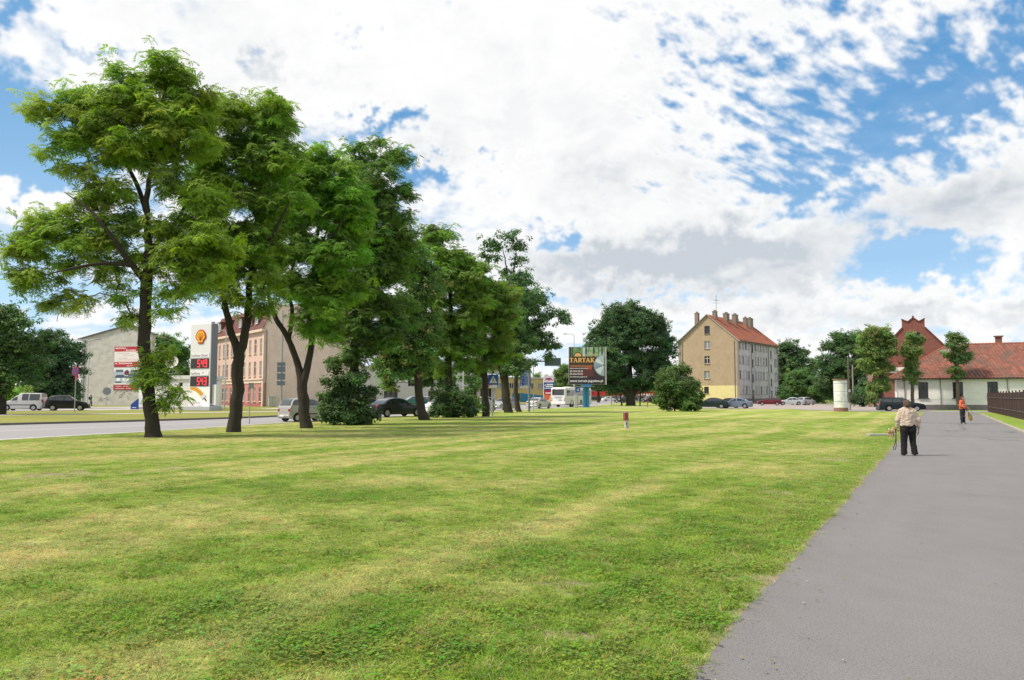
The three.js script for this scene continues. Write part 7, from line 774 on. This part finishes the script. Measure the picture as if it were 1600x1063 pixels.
// ---- maroon plank fence on the right ----
{ const A = spot(1539, 84.5), dx = -0.462, dd = -0.887, L = 44, t = thing('plank_fence', 'dark maroon plank fence along the right edge with pale rails', 'fence', [A.x, 0, A.z], Math.atan2(-dd * -1, dx)); t.rotation.y = Math.atan2(dd, dx);
  const r = rng(8), m = mat([0.040, 0.016, 0.018], 0.7), m2 = mat([0.048, 0.02, 0.021], 0.75), rail = mat([0.14, 0.12, 0.12], 0.6), geos = [], geos2 = []; for (let i = 0; i * 0.15 < L; i++) (i % 3 ? geos : geos2).push(box(0.138, 1.95 + 0.05 * Math.sin(i * 0.33) + r() * 0.05, 0.025, 0.07 + i * 0.15, 0.98, (r() - 0.5) * 0.02)); const p = part(t, 'planks', geos, m); p.userData.kind = 'stuff'; const q = part(t, 'planks', geos2, m2); q.userData.kind = 'stuff';
  for (const y of [0.55, 1.5]) part(t, 'rail', box(L, 0.035, 0.045, L / 2, y, 0.042), rail); for (const y of [0.55, 1.5]) part(t, 'rail', box(L, 0.035, 0.045, L / 2, y, -0.042), rail); for (let x = 0; x < L; x += 2.5) part(t, 'post', [box(0.09, 2.12, 0.09, x, 1.06, -0.09)], m); part(t, 'aerial_rod', cyl(0.02, 0.02, 0.55, 3.5, 2.0, 0, 6), rail); }
// ---- small concrete slab beside the path ----
{ const A = onGround(1382, 681.5), t = thing('concrete_slab', 'long pale concrete slab lying in the grass beside the path, near the small dog', 'slab', [A.x - 0.1, 0, A.z], 0.06); part(t, 'slab', [rbox(1.25, 0.10, 0.30, 0.02, 0, 0.045, 0)], mat([0.46, 0.44, 0.40], 0.9, { map: rep(grime, 0.8), bumpMap: rep(fineBump, 0.5), bumpScale: 0.01 })); }
{ const t = thing('litter_bin', 'dark green litter bin by the brick house corner, left of the estate car', 'bin', spot(1371.5, 92)); part(t, 'drum', [rbox(0.7, 1.15, 0.6, 0.05, 0, 0.62, 0)], mat([0.02, 0.05, 0.04], 0.6)); part(t, 'lid', rbox(0.76, 0.12, 0.66, 0.04, 0, 1.24, 0), frameDark); }
// ======================= people and the dog =======================
// surface nets over a signed distance field
function fieldMesh(f, lo, hi, cell) {
  const nx = Math.ceil((hi[0] - lo[0]) / cell) + 1, ny = Math.ceil((hi[1] - lo[1]) / cell) + 1, nz = Math.ceil((hi[2] - lo[2]) / cell) + 1, v = new Float32Array(nx * ny * nz), id = new Int32Array(nx * ny * nz).fill(-1), pos = [], idx = [], at3 = (i, j, k) => (k * ny + j) * nx + i;
  for (let k = 0; k < nz; k++) for (let j = 0; j < ny; j++) for (let i = 0; i < nx; i++) v[at3(i, j, k)] = f(lo[0] + i * cell, lo[1] + j * cell, lo[2] + k * cell);
  const E = [[0, 1], [0, 2], [0, 4], [1, 3], [1, 5], [2, 3], [2, 6], [3, 7], [4, 5], [4, 6], [5, 7], [6, 7]];
  for (let k = 0; k < nz - 1; k++) for (let j = 0; j < ny - 1; j++) for (let i = 0; i < nx - 1; i++) { const c = []; let neg = 0; for (let q = 0; q < 8; q++) { const d = v[at3(i + (q & 1), j + ((q >> 1) & 1), k + (q >> 2))]; c.push(d); if (d < 0) neg++; } if (!neg || neg === 8) continue; let x = 0, y = 0, z = 0, n = 0; for (const [a, b] of E) if ((c[a] < 0) !== (c[b] < 0)) { const t = c[a] / (c[a] - c[b]); x += (a & 1) + t * ((b & 1) - (a & 1)); y += ((a >> 1) & 1) + t * (((b >> 1) & 1) - ((a >> 1) & 1)); z += (a >> 2) + t * ((b >> 2) - (a >> 2)); n++; } id[at3(i, j, k)] = pos.length / 3; pos.push(lo[0] + (i + x / n) * cell, lo[1] + (j + y / n) * cell, lo[2] + (k + z / n) * cell); }
  for (let k = 1; k < nz - 1; k++) for (let j = 1; j < ny - 1; j++) for (let i = 1; i < nx - 1; i++) { const s = v[at3(i, j, k)] < 0; const face = (o, a, b, c, d) => { const q = [id[a], id[b], id[c], id[d]]; if (q.some((t) => t < 0)) return; if (o) idx.push(q[0], q[1], q[2], q[0], q[2], q[3]); else idx.push(q[0], q[2], q[1], q[0], q[3], q[2]); };
    if (s !== v[at3(i + 1, j, k)] < 0) face(s, at3(i, j - 1, k - 1), at3(i, j, k - 1), at3(i, j, k), at3(i, j - 1, k)); if (s !== v[at3(i, j + 1, k)] < 0) face(!s, at3(i - 1, j, k - 1), at3(i, j, k - 1), at3(i, j, k), at3(i - 1, j, k)); if (s !== v[at3(i, j, k + 1)] < 0) face(s, at3(i - 1, j - 1, k), at3(i, j - 1, k), at3(i, j, k), at3(i - 1, j, k)); }
  const g = new THREE.BufferGeometry(); g.setAttribute('position', new THREE.Float32BufferAttribute(pos, 3)); g.setIndex(idx); g.computeVertexNormals(); return g;
}
// bones: [[x,y,z,r], [x,y,z,r], squash in z]; joined smoothly
function bones(list, k = 0.03, wrinkle = 0, ws = 9) {
  const B = list.map(([a, b, sz = 1]) => ({ a, b, sz, d: [b[0] - a[0], b[1] - a[1], b[2] - a[2]] }));
  return (x, y, z) => { let s = 1e9; for (const { a, b, sz, d } of B) { const px = x - a[0], py = y - a[1], pz = z - a[2], L = d[0] * d[0] + d[1] * d[1] + d[2] * d[2] || 1e-9, t = clamp((px * d[0] + py * d[1] + pz * d[2]) / L), qx = px - d[0] * t, qy = py - d[1] * t, qz = (pz - d[2] * t) / sz, q = Math.sqrt(qx * qx + qy * qy + qz * qz) - lerp(a[3], b[3], t); const h = clamp(0.5 + 0.5 * (s - q) / k); s = lerp(s, q, h) - k * h * (1 - h); } return wrinkle ? s + wrinkle * n3(x * ws, y * ws * 1.3, z * ws) : s; };
}
const cut = (f, g) => (x, y, z) => Math.max(f(x, y, z), g(x, y, z));
function mesh(list, cell, k, wrinkle, clip, ws) { const lo = [1e9, 1e9, 1e9], hi = [-1e9, -1e9, -1e9]; for (const [a, b, sz = 1] of list) for (const p of [a, b]) for (let i = 0; i < 3; i++) { lo[i] = Math.min(lo[i], p[i] - p[3] * (i === 2 ? Math.max(1, sz) : 1) - cell * 3); hi[i] = Math.max(hi[i], p[i] + p[3] * (i === 2 ? Math.max(1, sz) : 1) + cell * 3); } const f = bones(list, k, wrinkle, ws); return fieldMesh(clip ? cut(f, clip) : f, lo, hi, cell); }
const skin = mat([0.40, 0.23, 0.165], 0.6), shoeBlack = mat([0.015, 0.015, 0.016], 0.6);
// a hand hanging from the wrist: palm, four fingers of different length, a thumb; side = +1 right. Curl closes the fingers.
function hand(wrist, side, curl, tilt = 0) {
  const P = (x, y, z) => { const c = Math.cos(tilt), s = Math.sin(tilt); return [wrist[0] + side * x, wrist[1] + y * c - z * s, wrist[2] + y * s + z * c]; }, L = []; const add = (a, b, r0, r1) => L.push([[...P(...a), r0], [...P(...b), r1]]);
  for (const z of [-0.028, -0.009, 0.010, 0.028]) add([0, -0.012, z * 0.6], [0, -0.085, z], 0.015, 0.013);
  [[0.028, 0.068], [0.010, 0.078], [-0.009, 0.072], [-0.028, 0.056]].forEach(([z, l]) => { let p = [0, -0.085, z], a = curl * 0.5; for (let j = 0; j < 3; j++) { const s = l * [0.45, 0.32, 0.26][j], q = [p[0] - Math.sin(a) * s, p[1] - Math.cos(a) * s, z]; add(p, q, 0.0105 - j * 0.0012, 0.0095 - j * 0.0012); p = q; a += curl * 0.75; } });
  add([-0.004, -0.025, 0.026], [-0.018, -0.055, 0.050], 0.014, 0.011); add([-0.018, -0.055, 0.050], [-0.026, -0.085, 0.052], 0.011, 0.009);
  return mesh(L, 0.005, 0.006, 0);
}
const shift = (list, dx, dy, dz) => list.map(([a, b, s]) => [[a[0] + dx, a[1] + dy, a[2] + dz, a[3]], [b[0] + dx, b[1] + dy, b[2] + dz, b[3]], s]);
function face(parent, c, dir, s = 1) {                            // eyes and mouth on a head centred at c; dir = +1 looks to +z
  for (const e of [-1, 1]) { const q = part(parent, 'eye', new THREE.SphereGeometry(0.011 * s, 8, 6), frameDark); q.position.set(c[0] + e * 0.032 * s, c[1] + 0.005, c[2] + dir * 0.083 * s); } const m = part(parent, 'mouth', rbox(0.045 * s, 0.012, 0.012, 0.004), mat([0.30, 0.10, 0.09], 0.6)); m.position.set(c[0], c[1] - 0.062 * s, c[2] + dir * 0.082 * s);
}
function headBones(x, y, z, d, s = 1) { return [[[x, y - 0.09 * s, z - d * 0.01, 0.052 * s], [x, y - 0.16 * s, z - d * 0.02, 0.055 * s]], [[x, y + 0.035 * s, z - d * 0.015, 0.084 * s], [x, y - 0.02 * s, z + d * 0.005, 0.080 * s]], [[x, y - 0.05 * s, z + d * 0.02, 0.062 * s], [x, y - 0.09 * s, z + d * 0.035, 0.038 * s]], [[x, y + 0.005 * s, z + d * 0.085 * s, 0.010], [x, y - 0.025 * s, z + d * 0.1 * s, 0.014]], [[x - 0.083 * s, y + 0.01, z, 0.012], [x - 0.085 * s, y - 0.03, z + d * 0.006, 0.014]], [[x + 0.083 * s, y + 0.01, z, 0.012], [x + 0.085 * s, y - 0.03, z + d * 0.006, 0.014]]]; }
// ---- the woman in the beige jacket, from behind, leash in her left hand ----
{
  const p = onGround(1420.5, 712.5), w = thing('person', 'woman in beige jacket and black trousers on the path, seen from behind, holding a leash', 'person', [p.x, 0.01, p.z], -0.20); w.scale.set(0.93, 0.985, 0.96);
  // facing -z (away); left of the picture is her left
  const body = [...headBones(0, 1.452, -0.03, -1, 1.02), [[0, 1.30, 0, 0.06], [0, 0.95, 0, 0.13]], [[0, 1.25, 0, 0.12], [0, 0.9, 0, 0.13]], [[-0.17, 1.24, 0, 0.05], [-0.26, 1.0, -0.01, 0.045]], [[-0.26, 1.0, -0.01, 0.045], [-0.285, 0.80, -0.06, 0.030]], [[0.17, 1.24, 0, 0.05], [0.27, 1.0, 0.01, 0.045]], [[0.27, 1.0, 0.01, 0.045], [0.30, 0.76, -0.02, 0.030]], [[-0.10, 0.86, 0, 0.10], [-0.115, 0.46, 0.0, 0.07]], [[-0.115, 0.46, 0, 0.06], [-0.12, 0.09, 0.02, 0.045]], [[0.10, 0.86, 0, 0.10], [0.12, 0.46, -0.02, 0.07]], [[0.12, 0.46, -0.02, 0.06], [0.145, 0.09, 0.03, 0.045]]];
  part(w, 'body', [mesh(body, 0.014, 0.03, 0), hand([-0.285, 0.79, -0.06], -1, 1.5, 0.2), hand([0.302, 0.745, -0.02], 1, 0.45, 0.15)], skin);
  const jac = [[[-0.10, 1.29, 0.0, 0.085], [0.10, 1.29, 0.0, 0.085], 0.9], [[0, 1.30, -0.01, 0.085], [0, 1.34, -0.02, 0.07]], [[-0.115, 1.23, 0.01, 0.105], [-0.115, 0.88, 0.01, 0.125], 0.98], [[0.115, 1.23, 0.01, 0.105], [0.115, 0.88, 0.01, 0.125], 0.98], [[0, 1.20, 0.02, 0.13], [0, 0.88, 0.02, 0.155]], [[-0.185, 1.255, 0, 0.075], [-0.275, 1.02, -0.01, 0.078]], [[-0.275, 1.02, -0.01, 0.078], [-0.29, 0.825, -0.05, 0.052]], [[0.185, 1.255, 0, 0.075], [0.285, 1.02, 0.01, 0.078]], [[0.285, 1.02, 0.01, 0.078], [0.302, 0.79, -0.015, 0.052]]];
  const jacket = part(w, 'jacket', mesh(jac, 0.012, 0.035, 0.011, (x, y, z) => Math.max(y - 1.375, Math.abs(x) < 0.25 ? 0.835 - y : 0.775 - y), 11), mat([0.47, 0.385, 0.325], 0.95, { bumpMap: rep(fineBump, 0.3), bumpScale: 0.003 })); part(jacket, 'hem_band', mesh([[[-0.12, 0.865, 0.012, 0.122], [0.12, 0.865, 0.012, 0.122], 0.98]], 0.012, 0.01, 0.004, (x, y, z) => Math.abs(y - 0.862) - 0.03), mat([0.42, 0.34, 0.285], 0.95)); part(jacket, 'collar', mesh([[[-0.05, 1.355, -0.01, 0.06], [0.05, 1.355, -0.01, 0.06]]], 0.01, 0.02, 0.003, (x, y, z) => Math.abs(y - 1.36) - 0.028), mat([0.50, 0.42, 0.36], 0.95));
  part(w, 'trousers', mesh([[[-0.095, 0.84, 0.01, 0.135], [-0.10, 0.72, 0.02, 0.13]], [[0.095, 0.84, 0.01, 0.135], [0.10, 0.72, 0.02, 0.13]], [[-0.105, 0.72, 0.01, 0.122], [-0.125, 0.40, 0.0, 0.088]], [[-0.125, 0.40, 0, 0.086], [-0.135, 0.06, 0.015, 0.088]], [[0.105, 0.72, 0.01, 0.122], [0.125, 0.42, -0.02, 0.088]], [[0.125, 0.42, -0.02, 0.086], [0.165, 0.06, 0.02, 0.088]]], 0.012, 0.02, 0.009, (x, y, z) => Math.max(0.035 - y, y - 0.93), 10), mat([0.006, 0.005, 0.008], 0.9));
  part(w, 'hair', mesh([[[0, 1.495, -0.005, 0.094], [0, 1.44, 0.022, 0.088]], [[0, 1.50, -0.05, 0.075], [0, 1.47, 0.03, 0.08]], [[-0.045, 1.47, 0.0, 0.065], [-0.04, 1.42, 0.025, 0.055]], [[0.045, 1.47, 0.0, 0.065], [0.04, 1.42, 0.025, 0.055]]], 0.009, 0.03, 0.012, (x, y, z) => Math.max(-(z + 0.075 + (y - 1.44) * 0.2), 1.375 - y), 24), mat([0.085, 0.052, 0.040], 0.8)); face(w, [0, 1.452, -0.03], -1);
  for (const [x, z, r] of [[-0.135, -0.03, -0.1], [0.175, -0.02, 0.35]]) { const s = part(w, 'shoe', mesh([[[0, 0.045, 0.06, 0.042], [0, 0.04, -0.12, 0.038]], [[0, 0.06, 0.05, 0.045], [0, 0.07, -0.02, 0.04]]], 0.01, 0.02, 0, (a, y) => 0.004 - y), shoeBlack); s.position.set(x, 0, z); s.rotation.y = -r; }
  const l = thing('leash', 'dark dog leash hanging in a loop from the hand of the woman in beige', 'leash', [p.x, 0.01, p.z], -0.20); const h = [-0.30, 0.70, -0.09]; part(l, 'strap', [tube([[-0.29, 0.74, -0.09], [-0.30, 0.62, -0.08], [-0.31, 0.48, -0.07], [-0.33, 0.36, -0.06], [-0.375, 0.24, -0.05], [-0.38, 0.15, -0.05], [-0.345, 0.14, -0.05], [-0.31, 0.26, -0.05], [-0.305, 0.40, -0.06], [-0.30, 0.60, -0.07]].map((q) => q), 0.010, 6)], mat([0.03, 0.032, 0.03], 0.7)); part(l, 'grip', rbox(0.035, 0.14, 0.05, 0.012, -0.30, 0.68, -0.09), frameDark);
}
// ---- the woman in the orange vest with coloured bags ----
{
  const p = onGround(1505, 663), w = thing('person', 'woman in an orange jacket with dark trousers carrying green and yellow bags down the path', 'person', [p.x, 0.01, p.z], 0.55); w.scale.setScalar(1.03);
  part(w, 'body', [mesh([...headBones(0, 1.49, 0.05, 1, 1), [[0, 1.34, 0, 0.06], [0, 0.95, 0, 0.12]], [[-0.16, 1.29, 0, 0.045], [-0.22, 1.04, 0.02, 0.042]], [[-0.22, 1.04, 0.02, 0.042], [-0.14, 0.98, 0.22, 0.030]], [[0.16, 1.29, 0, 0.045], [0.23, 1.04, 0.02, 0.042]], [[0.23, 1.04, 0.02, 0.042], [0.25, 0.86, 0.14, 0.030]], [[-0.09, 0.88, 0, 0.09], [-0.10, 0.46, 0.02, 0.065]], [[-0.10, 0.46, 0.02, 0.06], [-0.10, 0.08, 0, 0.042]], [[0.09, 0.88, 0, 0.09], [0.11, 0.46, 0.03, 0.065]], [[0.11, 0.46, 0.03, 0.06], [0.12, 0.08, -0.02, 0.042]]], 0.016, 0.03, 0), hand([-0.14, 0.98, 0.23], -1, 1.4, 1.1), hand([0.25, 0.85, 0.15], 1, 1.6, 0.4)], skin); face(w, [0, 1.49, 0.05], 1);
  const v = part(w, 'jacket', mesh([[[-0.09, 1.33, 0, 0.075], [0.09, 1.33, 0, 0.075]], [[-0.10, 1.26, 0, 0.10], [-0.09, 0.90, 0, 0.115]], [[0.10, 1.26, 0, 0.10], [0.09, 0.90, 0, 0.115]], [[-0.165, 1.29, 0, 0.065], [-0.225, 1.05, 0.02, 0.062]], [[-0.225, 1.05, 0.02, 0.062], [-0.15, 0.99, 0.19, 0.045]], [[0.165, 1.29, 0, 0.065], [0.235, 1.05, 0.02, 0.062]], [[0.235, 1.05, 0.02, 0.062], [0.25, 0.90, 0.12, 0.045]]], 0.014, 0.03, 0.008, (x, y) => Math.max(y - 1.39, 0.86 - y)), mat([0.62, 0.115, 0.05], 0.8)); part(v, 'reflective_band', [rbox(0.40, 0.05, 0.02, 0.008, 0, 1.10, 0.125), rbox(0.40, 0.05, 0.02, 0.008, 0, 1.10, -0.125)], mat([0.66, 0.45, 0.36], 0.5));
  part(w, 'trousers', mesh([[[-0.08, 0.86, 0, 0.115], [-0.095, 0.70, 0, 0.10]], [[0.08, 0.86, 0, 0.115], [0.095, 0.70, 0, 0.10]], [[-0.095, 0.70, 0, 0.10], [-0.10, 0.06, 0, 0.066]], [[0.095, 0.70, 0, 0.10], [0.12, 0.06, -0.01, 0.066]]], 0.014, 0.02, 0.006, (x, y) => 0.05 - y), mat([0.016, 0.018, 0.026], 0.85));
  part(w, 'hair', mesh([[[0, 1.54, 0.03, 0.092], [0, 1.47, -0.02, 0.088]], [[-0.06, 1.46, 0.0, 0.05], [-0.06, 1.38, 0.0, 0.04]], [[0.06, 1.46, 0.0, 0.05], [0.06, 1.38, 0.0, 0.04]]], 0.011, 0.03, 0.01, (x, y, z) => Math.max(z - 0.085 - (y - 1.5) * 0.5, 1.35 - y), 22), mat([0.075, 0.02, 0.02], 0.7));
  for (const x of [-0.10, 0.12]) { const s = part(w, 'shoe', mesh([[[0, 0.045, -0.05, 0.04], [0, 0.035, 0.12, 0.034]]], 0.012, 0.02, 0, (a, y) => 0.004 - y), mat([0.30, 0.30, 0.32], 0.6)); s.position.set(x, 0, 0); }
  const bag = (label, at0, pts, color, stripe) => { const b = thing('bag', label, 'bag', [p.x, 0.01, p.z], 0.55); part(b, 'sack', mesh(pts, 0.016, 0.05, 0.014), mat(color, 0.55)); part(b, 'handle', tube([[0.25, 0.80, 0.16], [at0[0] - 0.02, at0[1], at0[2]]], 0.012, 5), mat(stripe, 0.6)); return b; };
  bag('green bag held low at the side of the woman in orange', [0.42, 0.62, 0.18], [[[0.34, 0.62, 0.2, 0.08], [0.46, 0.42, 0.2, 0.15], 0.5], [[0.46, 0.42, 0.2, 0.15], [0.56, 0.34, 0.2, 0.11], 0.5]], [0.03, 0.33, 0.12], [0.03, 0.28, 0.1]); bag('yellow and red bag beside the knee of the woman in orange', [0.33, 0.58, 0.24], [[[0.28, 0.58, 0.26, 0.07], [0.33, 0.34, 0.27, 0.13], 0.45], [[0.33, 0.34, 0.27, 0.13], [0.40, 0.24, 0.27, 0.08], 0.45]], [0.48, 0.26, 0.03], [0.4, 0.05, 0.03]);
  const br = thing('stick', 'pale stick held slanting down by the woman in orange', 'stick', [p.x, 0.01, p.z], 0.55); part(br, 'shaft', tube([[0.08, 1.02, 0.26], [0.72, 0.62, 0.22]], 0.018, 6), mat([0.62, 0.64, 0.66], 0.5)); part(br, 'tip', tube([[0.72, 0.62, 0.22], [0.80, 0.57, 0.215]], 0.022, 6), mat([0.40, 0.42, 0.44], 0.5));
}
// ---- person with a rucksack walking by the grey house ----
{
  const p = spot(145.5, 121).setY(0.13), w = thing('person', 'person in a green jacket with a dark rucksack walking in front of the grey house', 'person', p, 2.0);
  part(w, 'body', [mesh([...headBones(0, 1.62, 0.02, 1, 1.05), [[0, 1.45, 0, 0.06], [0, 1.0, 0, 0.12]], [[-0.2, 1.4, 0, 0.045], [-0.25, 0.88, 0.05, 0.035]], [[0.2, 1.4, 0, 0.045], [0.25, 0.88, -0.05, 0.035]], [[-0.09, 0.92, 0, 0.09], [-0.1, 0.5, 0.1, 0.065]], [[-0.1, 0.5, 0.1, 0.06], [-0.1, 0.08, 0.1, 0.045]], [[0.09, 0.92, 0, 0.09], [0.1, 0.5, -0.02, 0.065]], [[0.1, 0.5, -0.02, 0.06], [0.1, 0.1, -0.2, 0.045]]], 0.02, 0.03, 0), hand([-0.25, 0.87, 0.05], -1, 0.6), hand([0.25, 0.87, -0.05], 1, 0.6)], skin); face(w, [0, 1.62, 0.02], 1, 1.05);
  part(w, 'jacket', mesh([[[-0.1, 1.42, 0, 0.09], [-0.09, 1.0, 0, 0.12]], [[0.1, 1.42, 0, 0.09], [0.09, 1.0, 0, 0.12]], [[-0.2, 1.4, 0, 0.07], [-0.25, 0.95, 0.04, 0.055]], [[0.2, 1.4, 0, 0.07], [0.25, 0.95, -0.04, 0.055]]], 0.018, 0.03, 0.006), mat([0.03, 0.17, 0.05], 0.85)); part(w, 'trousers', mesh([[[-0.08, 0.92, 0, 0.11], [-0.1, 0.5, 0.1, 0.085]], [[-0.1, 0.5, 0.1, 0.085], [-0.1, 0.08, 0.1, 0.07]], [[0.08, 0.92, 0, 0.11], [0.1, 0.5, -0.02, 0.085]], [[0.1, 0.5, -0.02, 0.085], [0.1, 0.1, -0.2, 0.07]]], 0.018, 0.02, 0.004), mat([0.035, 0.055, 0.10], 0.85)); part(w, 'hair', mesh([[[0, 1.68, 0, 0.095], [0, 1.62, -0.03, 0.085]]], 0.014, 0.02, 0.006, (x, y, z) => z - 0.07), mat([0.03, 0.02, 0.018], 0.8));
  for (const [x, z] of [[-0.1, 0.12], [0.1, -0.18]]) { const s = part(w, 'shoe', mesh([[[0, 0.045, -0.05, 0.045], [0, 0.04, 0.12, 0.038]]], 0.014, 0.02, 0), shoeBlack); s.position.set(x, 0, z); }
  const b = thing('rucksack', 'dark rucksack on the back of the person in green', 'rucksack', p, 2.0); part(b, 'pack', mesh([[[-0.08, 1.35, -0.22, 0.11], [-0.08, 1.08, -0.23, 0.12]], [[0.08, 1.35, -0.22, 0.11], [0.08, 1.08, -0.23, 0.12]]], 0.02, 0.04, 0.005), mat([0.018, 0.02, 0.03], 0.8)); for (const s of [-1, 1]) part(b, 'strap', tube([[s * 0.13, 1.42, -0.14], [s * 0.13, 1.5, 0.0], [s * 0.13, 1.35, 0.12], [s * 0.15, 1.1, 0.1], [s * 0.14, 1.05, -0.14]], 0.02, 5), frameDark);
}
// ---- small dog by the slab ----
{
  const p = onGround(1393, 683.5), d = thing('dog', 'small fawn and white dog standing on the grass by the concrete slab', 'dog', [p.x, 0.015, p.z], 0.75), fawn = mat([0.42, 0.235, 0.13], 0.95), white = mat([0.62, 0.55, 0.47], 0.95);
  // faces +x: deep chest in front, tucked belly, hocked hind legs
  part(d, 'body', mesh([[[0.10, 0.215, 0, 0.072], [-0.13, 0.215, 0, 0.058]], [[0.11, 0.195, 0, 0.065], [0.0, 0.19, 0, 0.058]], [[0.14, 0.25, 0, 0.05], [0.21, 0.325, 0, 0.042]], [[0.22, 0.345, 0, 0.048], [0.25, 0.34, 0, 0.040]], [[0.26, 0.33, 0, 0.028], [0.315, 0.318, 0, 0.018]], ...[-1, 1].flatMap((s) => [[[0.12, 0.18, s * 0.045, 0.034], [0.125, 0.10, s * 0.048, 0.020]], [[0.125, 0.10, s * 0.048, 0.018], [0.125, 0.02, s * 0.048, 0.015]], [[0.125, 0.016, s * 0.048, 0.016], [0.15, 0.012, s * 0.048, 0.013]], [[-0.12, 0.20, s * 0.04, 0.048], [-0.10, 0.125, s * 0.048, 0.030]], [[-0.10, 0.125, s * 0.048, 0.026], [-0.155, 0.075, s * 0.048, 0.016]], [[-0.155, 0.075, s * 0.048, 0.015], [-0.145, 0.02, s * 0.048, 0.014]], [[-0.145, 0.014, s * 0.048, 0.015], [-0.115, 0.012, s * 0.048, 0.012]]])], 0.008, 0.02, 0.004, null, 40), fawn);
  part(d, 'chest_patch', mesh([[[0.145, 0.20, 0, 0.058], [0.165, 0.27, 0, 0.045]]], 0.008, 0.02, 0.003), white); part(d, 'tail', mesh([[[-0.17, 0.245, 0, 0.020], [-0.215, 0.30, 0, 0.022]], [[-0.215, 0.30, 0, 0.022], [-0.20, 0.36, 0, 0.014]]], 0.006, 0.01, 0.003), white); for (const s of [-1, 1]) { part(d, 'ear', new THREE.ConeGeometry(0.020, 0.06, 8).rotateX(s * 0.3).translate(0.215, 0.405, s * 0.028), fawn); part(d, 'eye', new THREE.SphereGeometry(0.007, 8, 6).translate(0.268, 0.352, s * 0.026), frameDark); } part(d, 'nose', new THREE.SphereGeometry(0.010, 8, 6).translate(0.330, 0.320, 0), frameDark);
}
renderer.render(scene, camera);
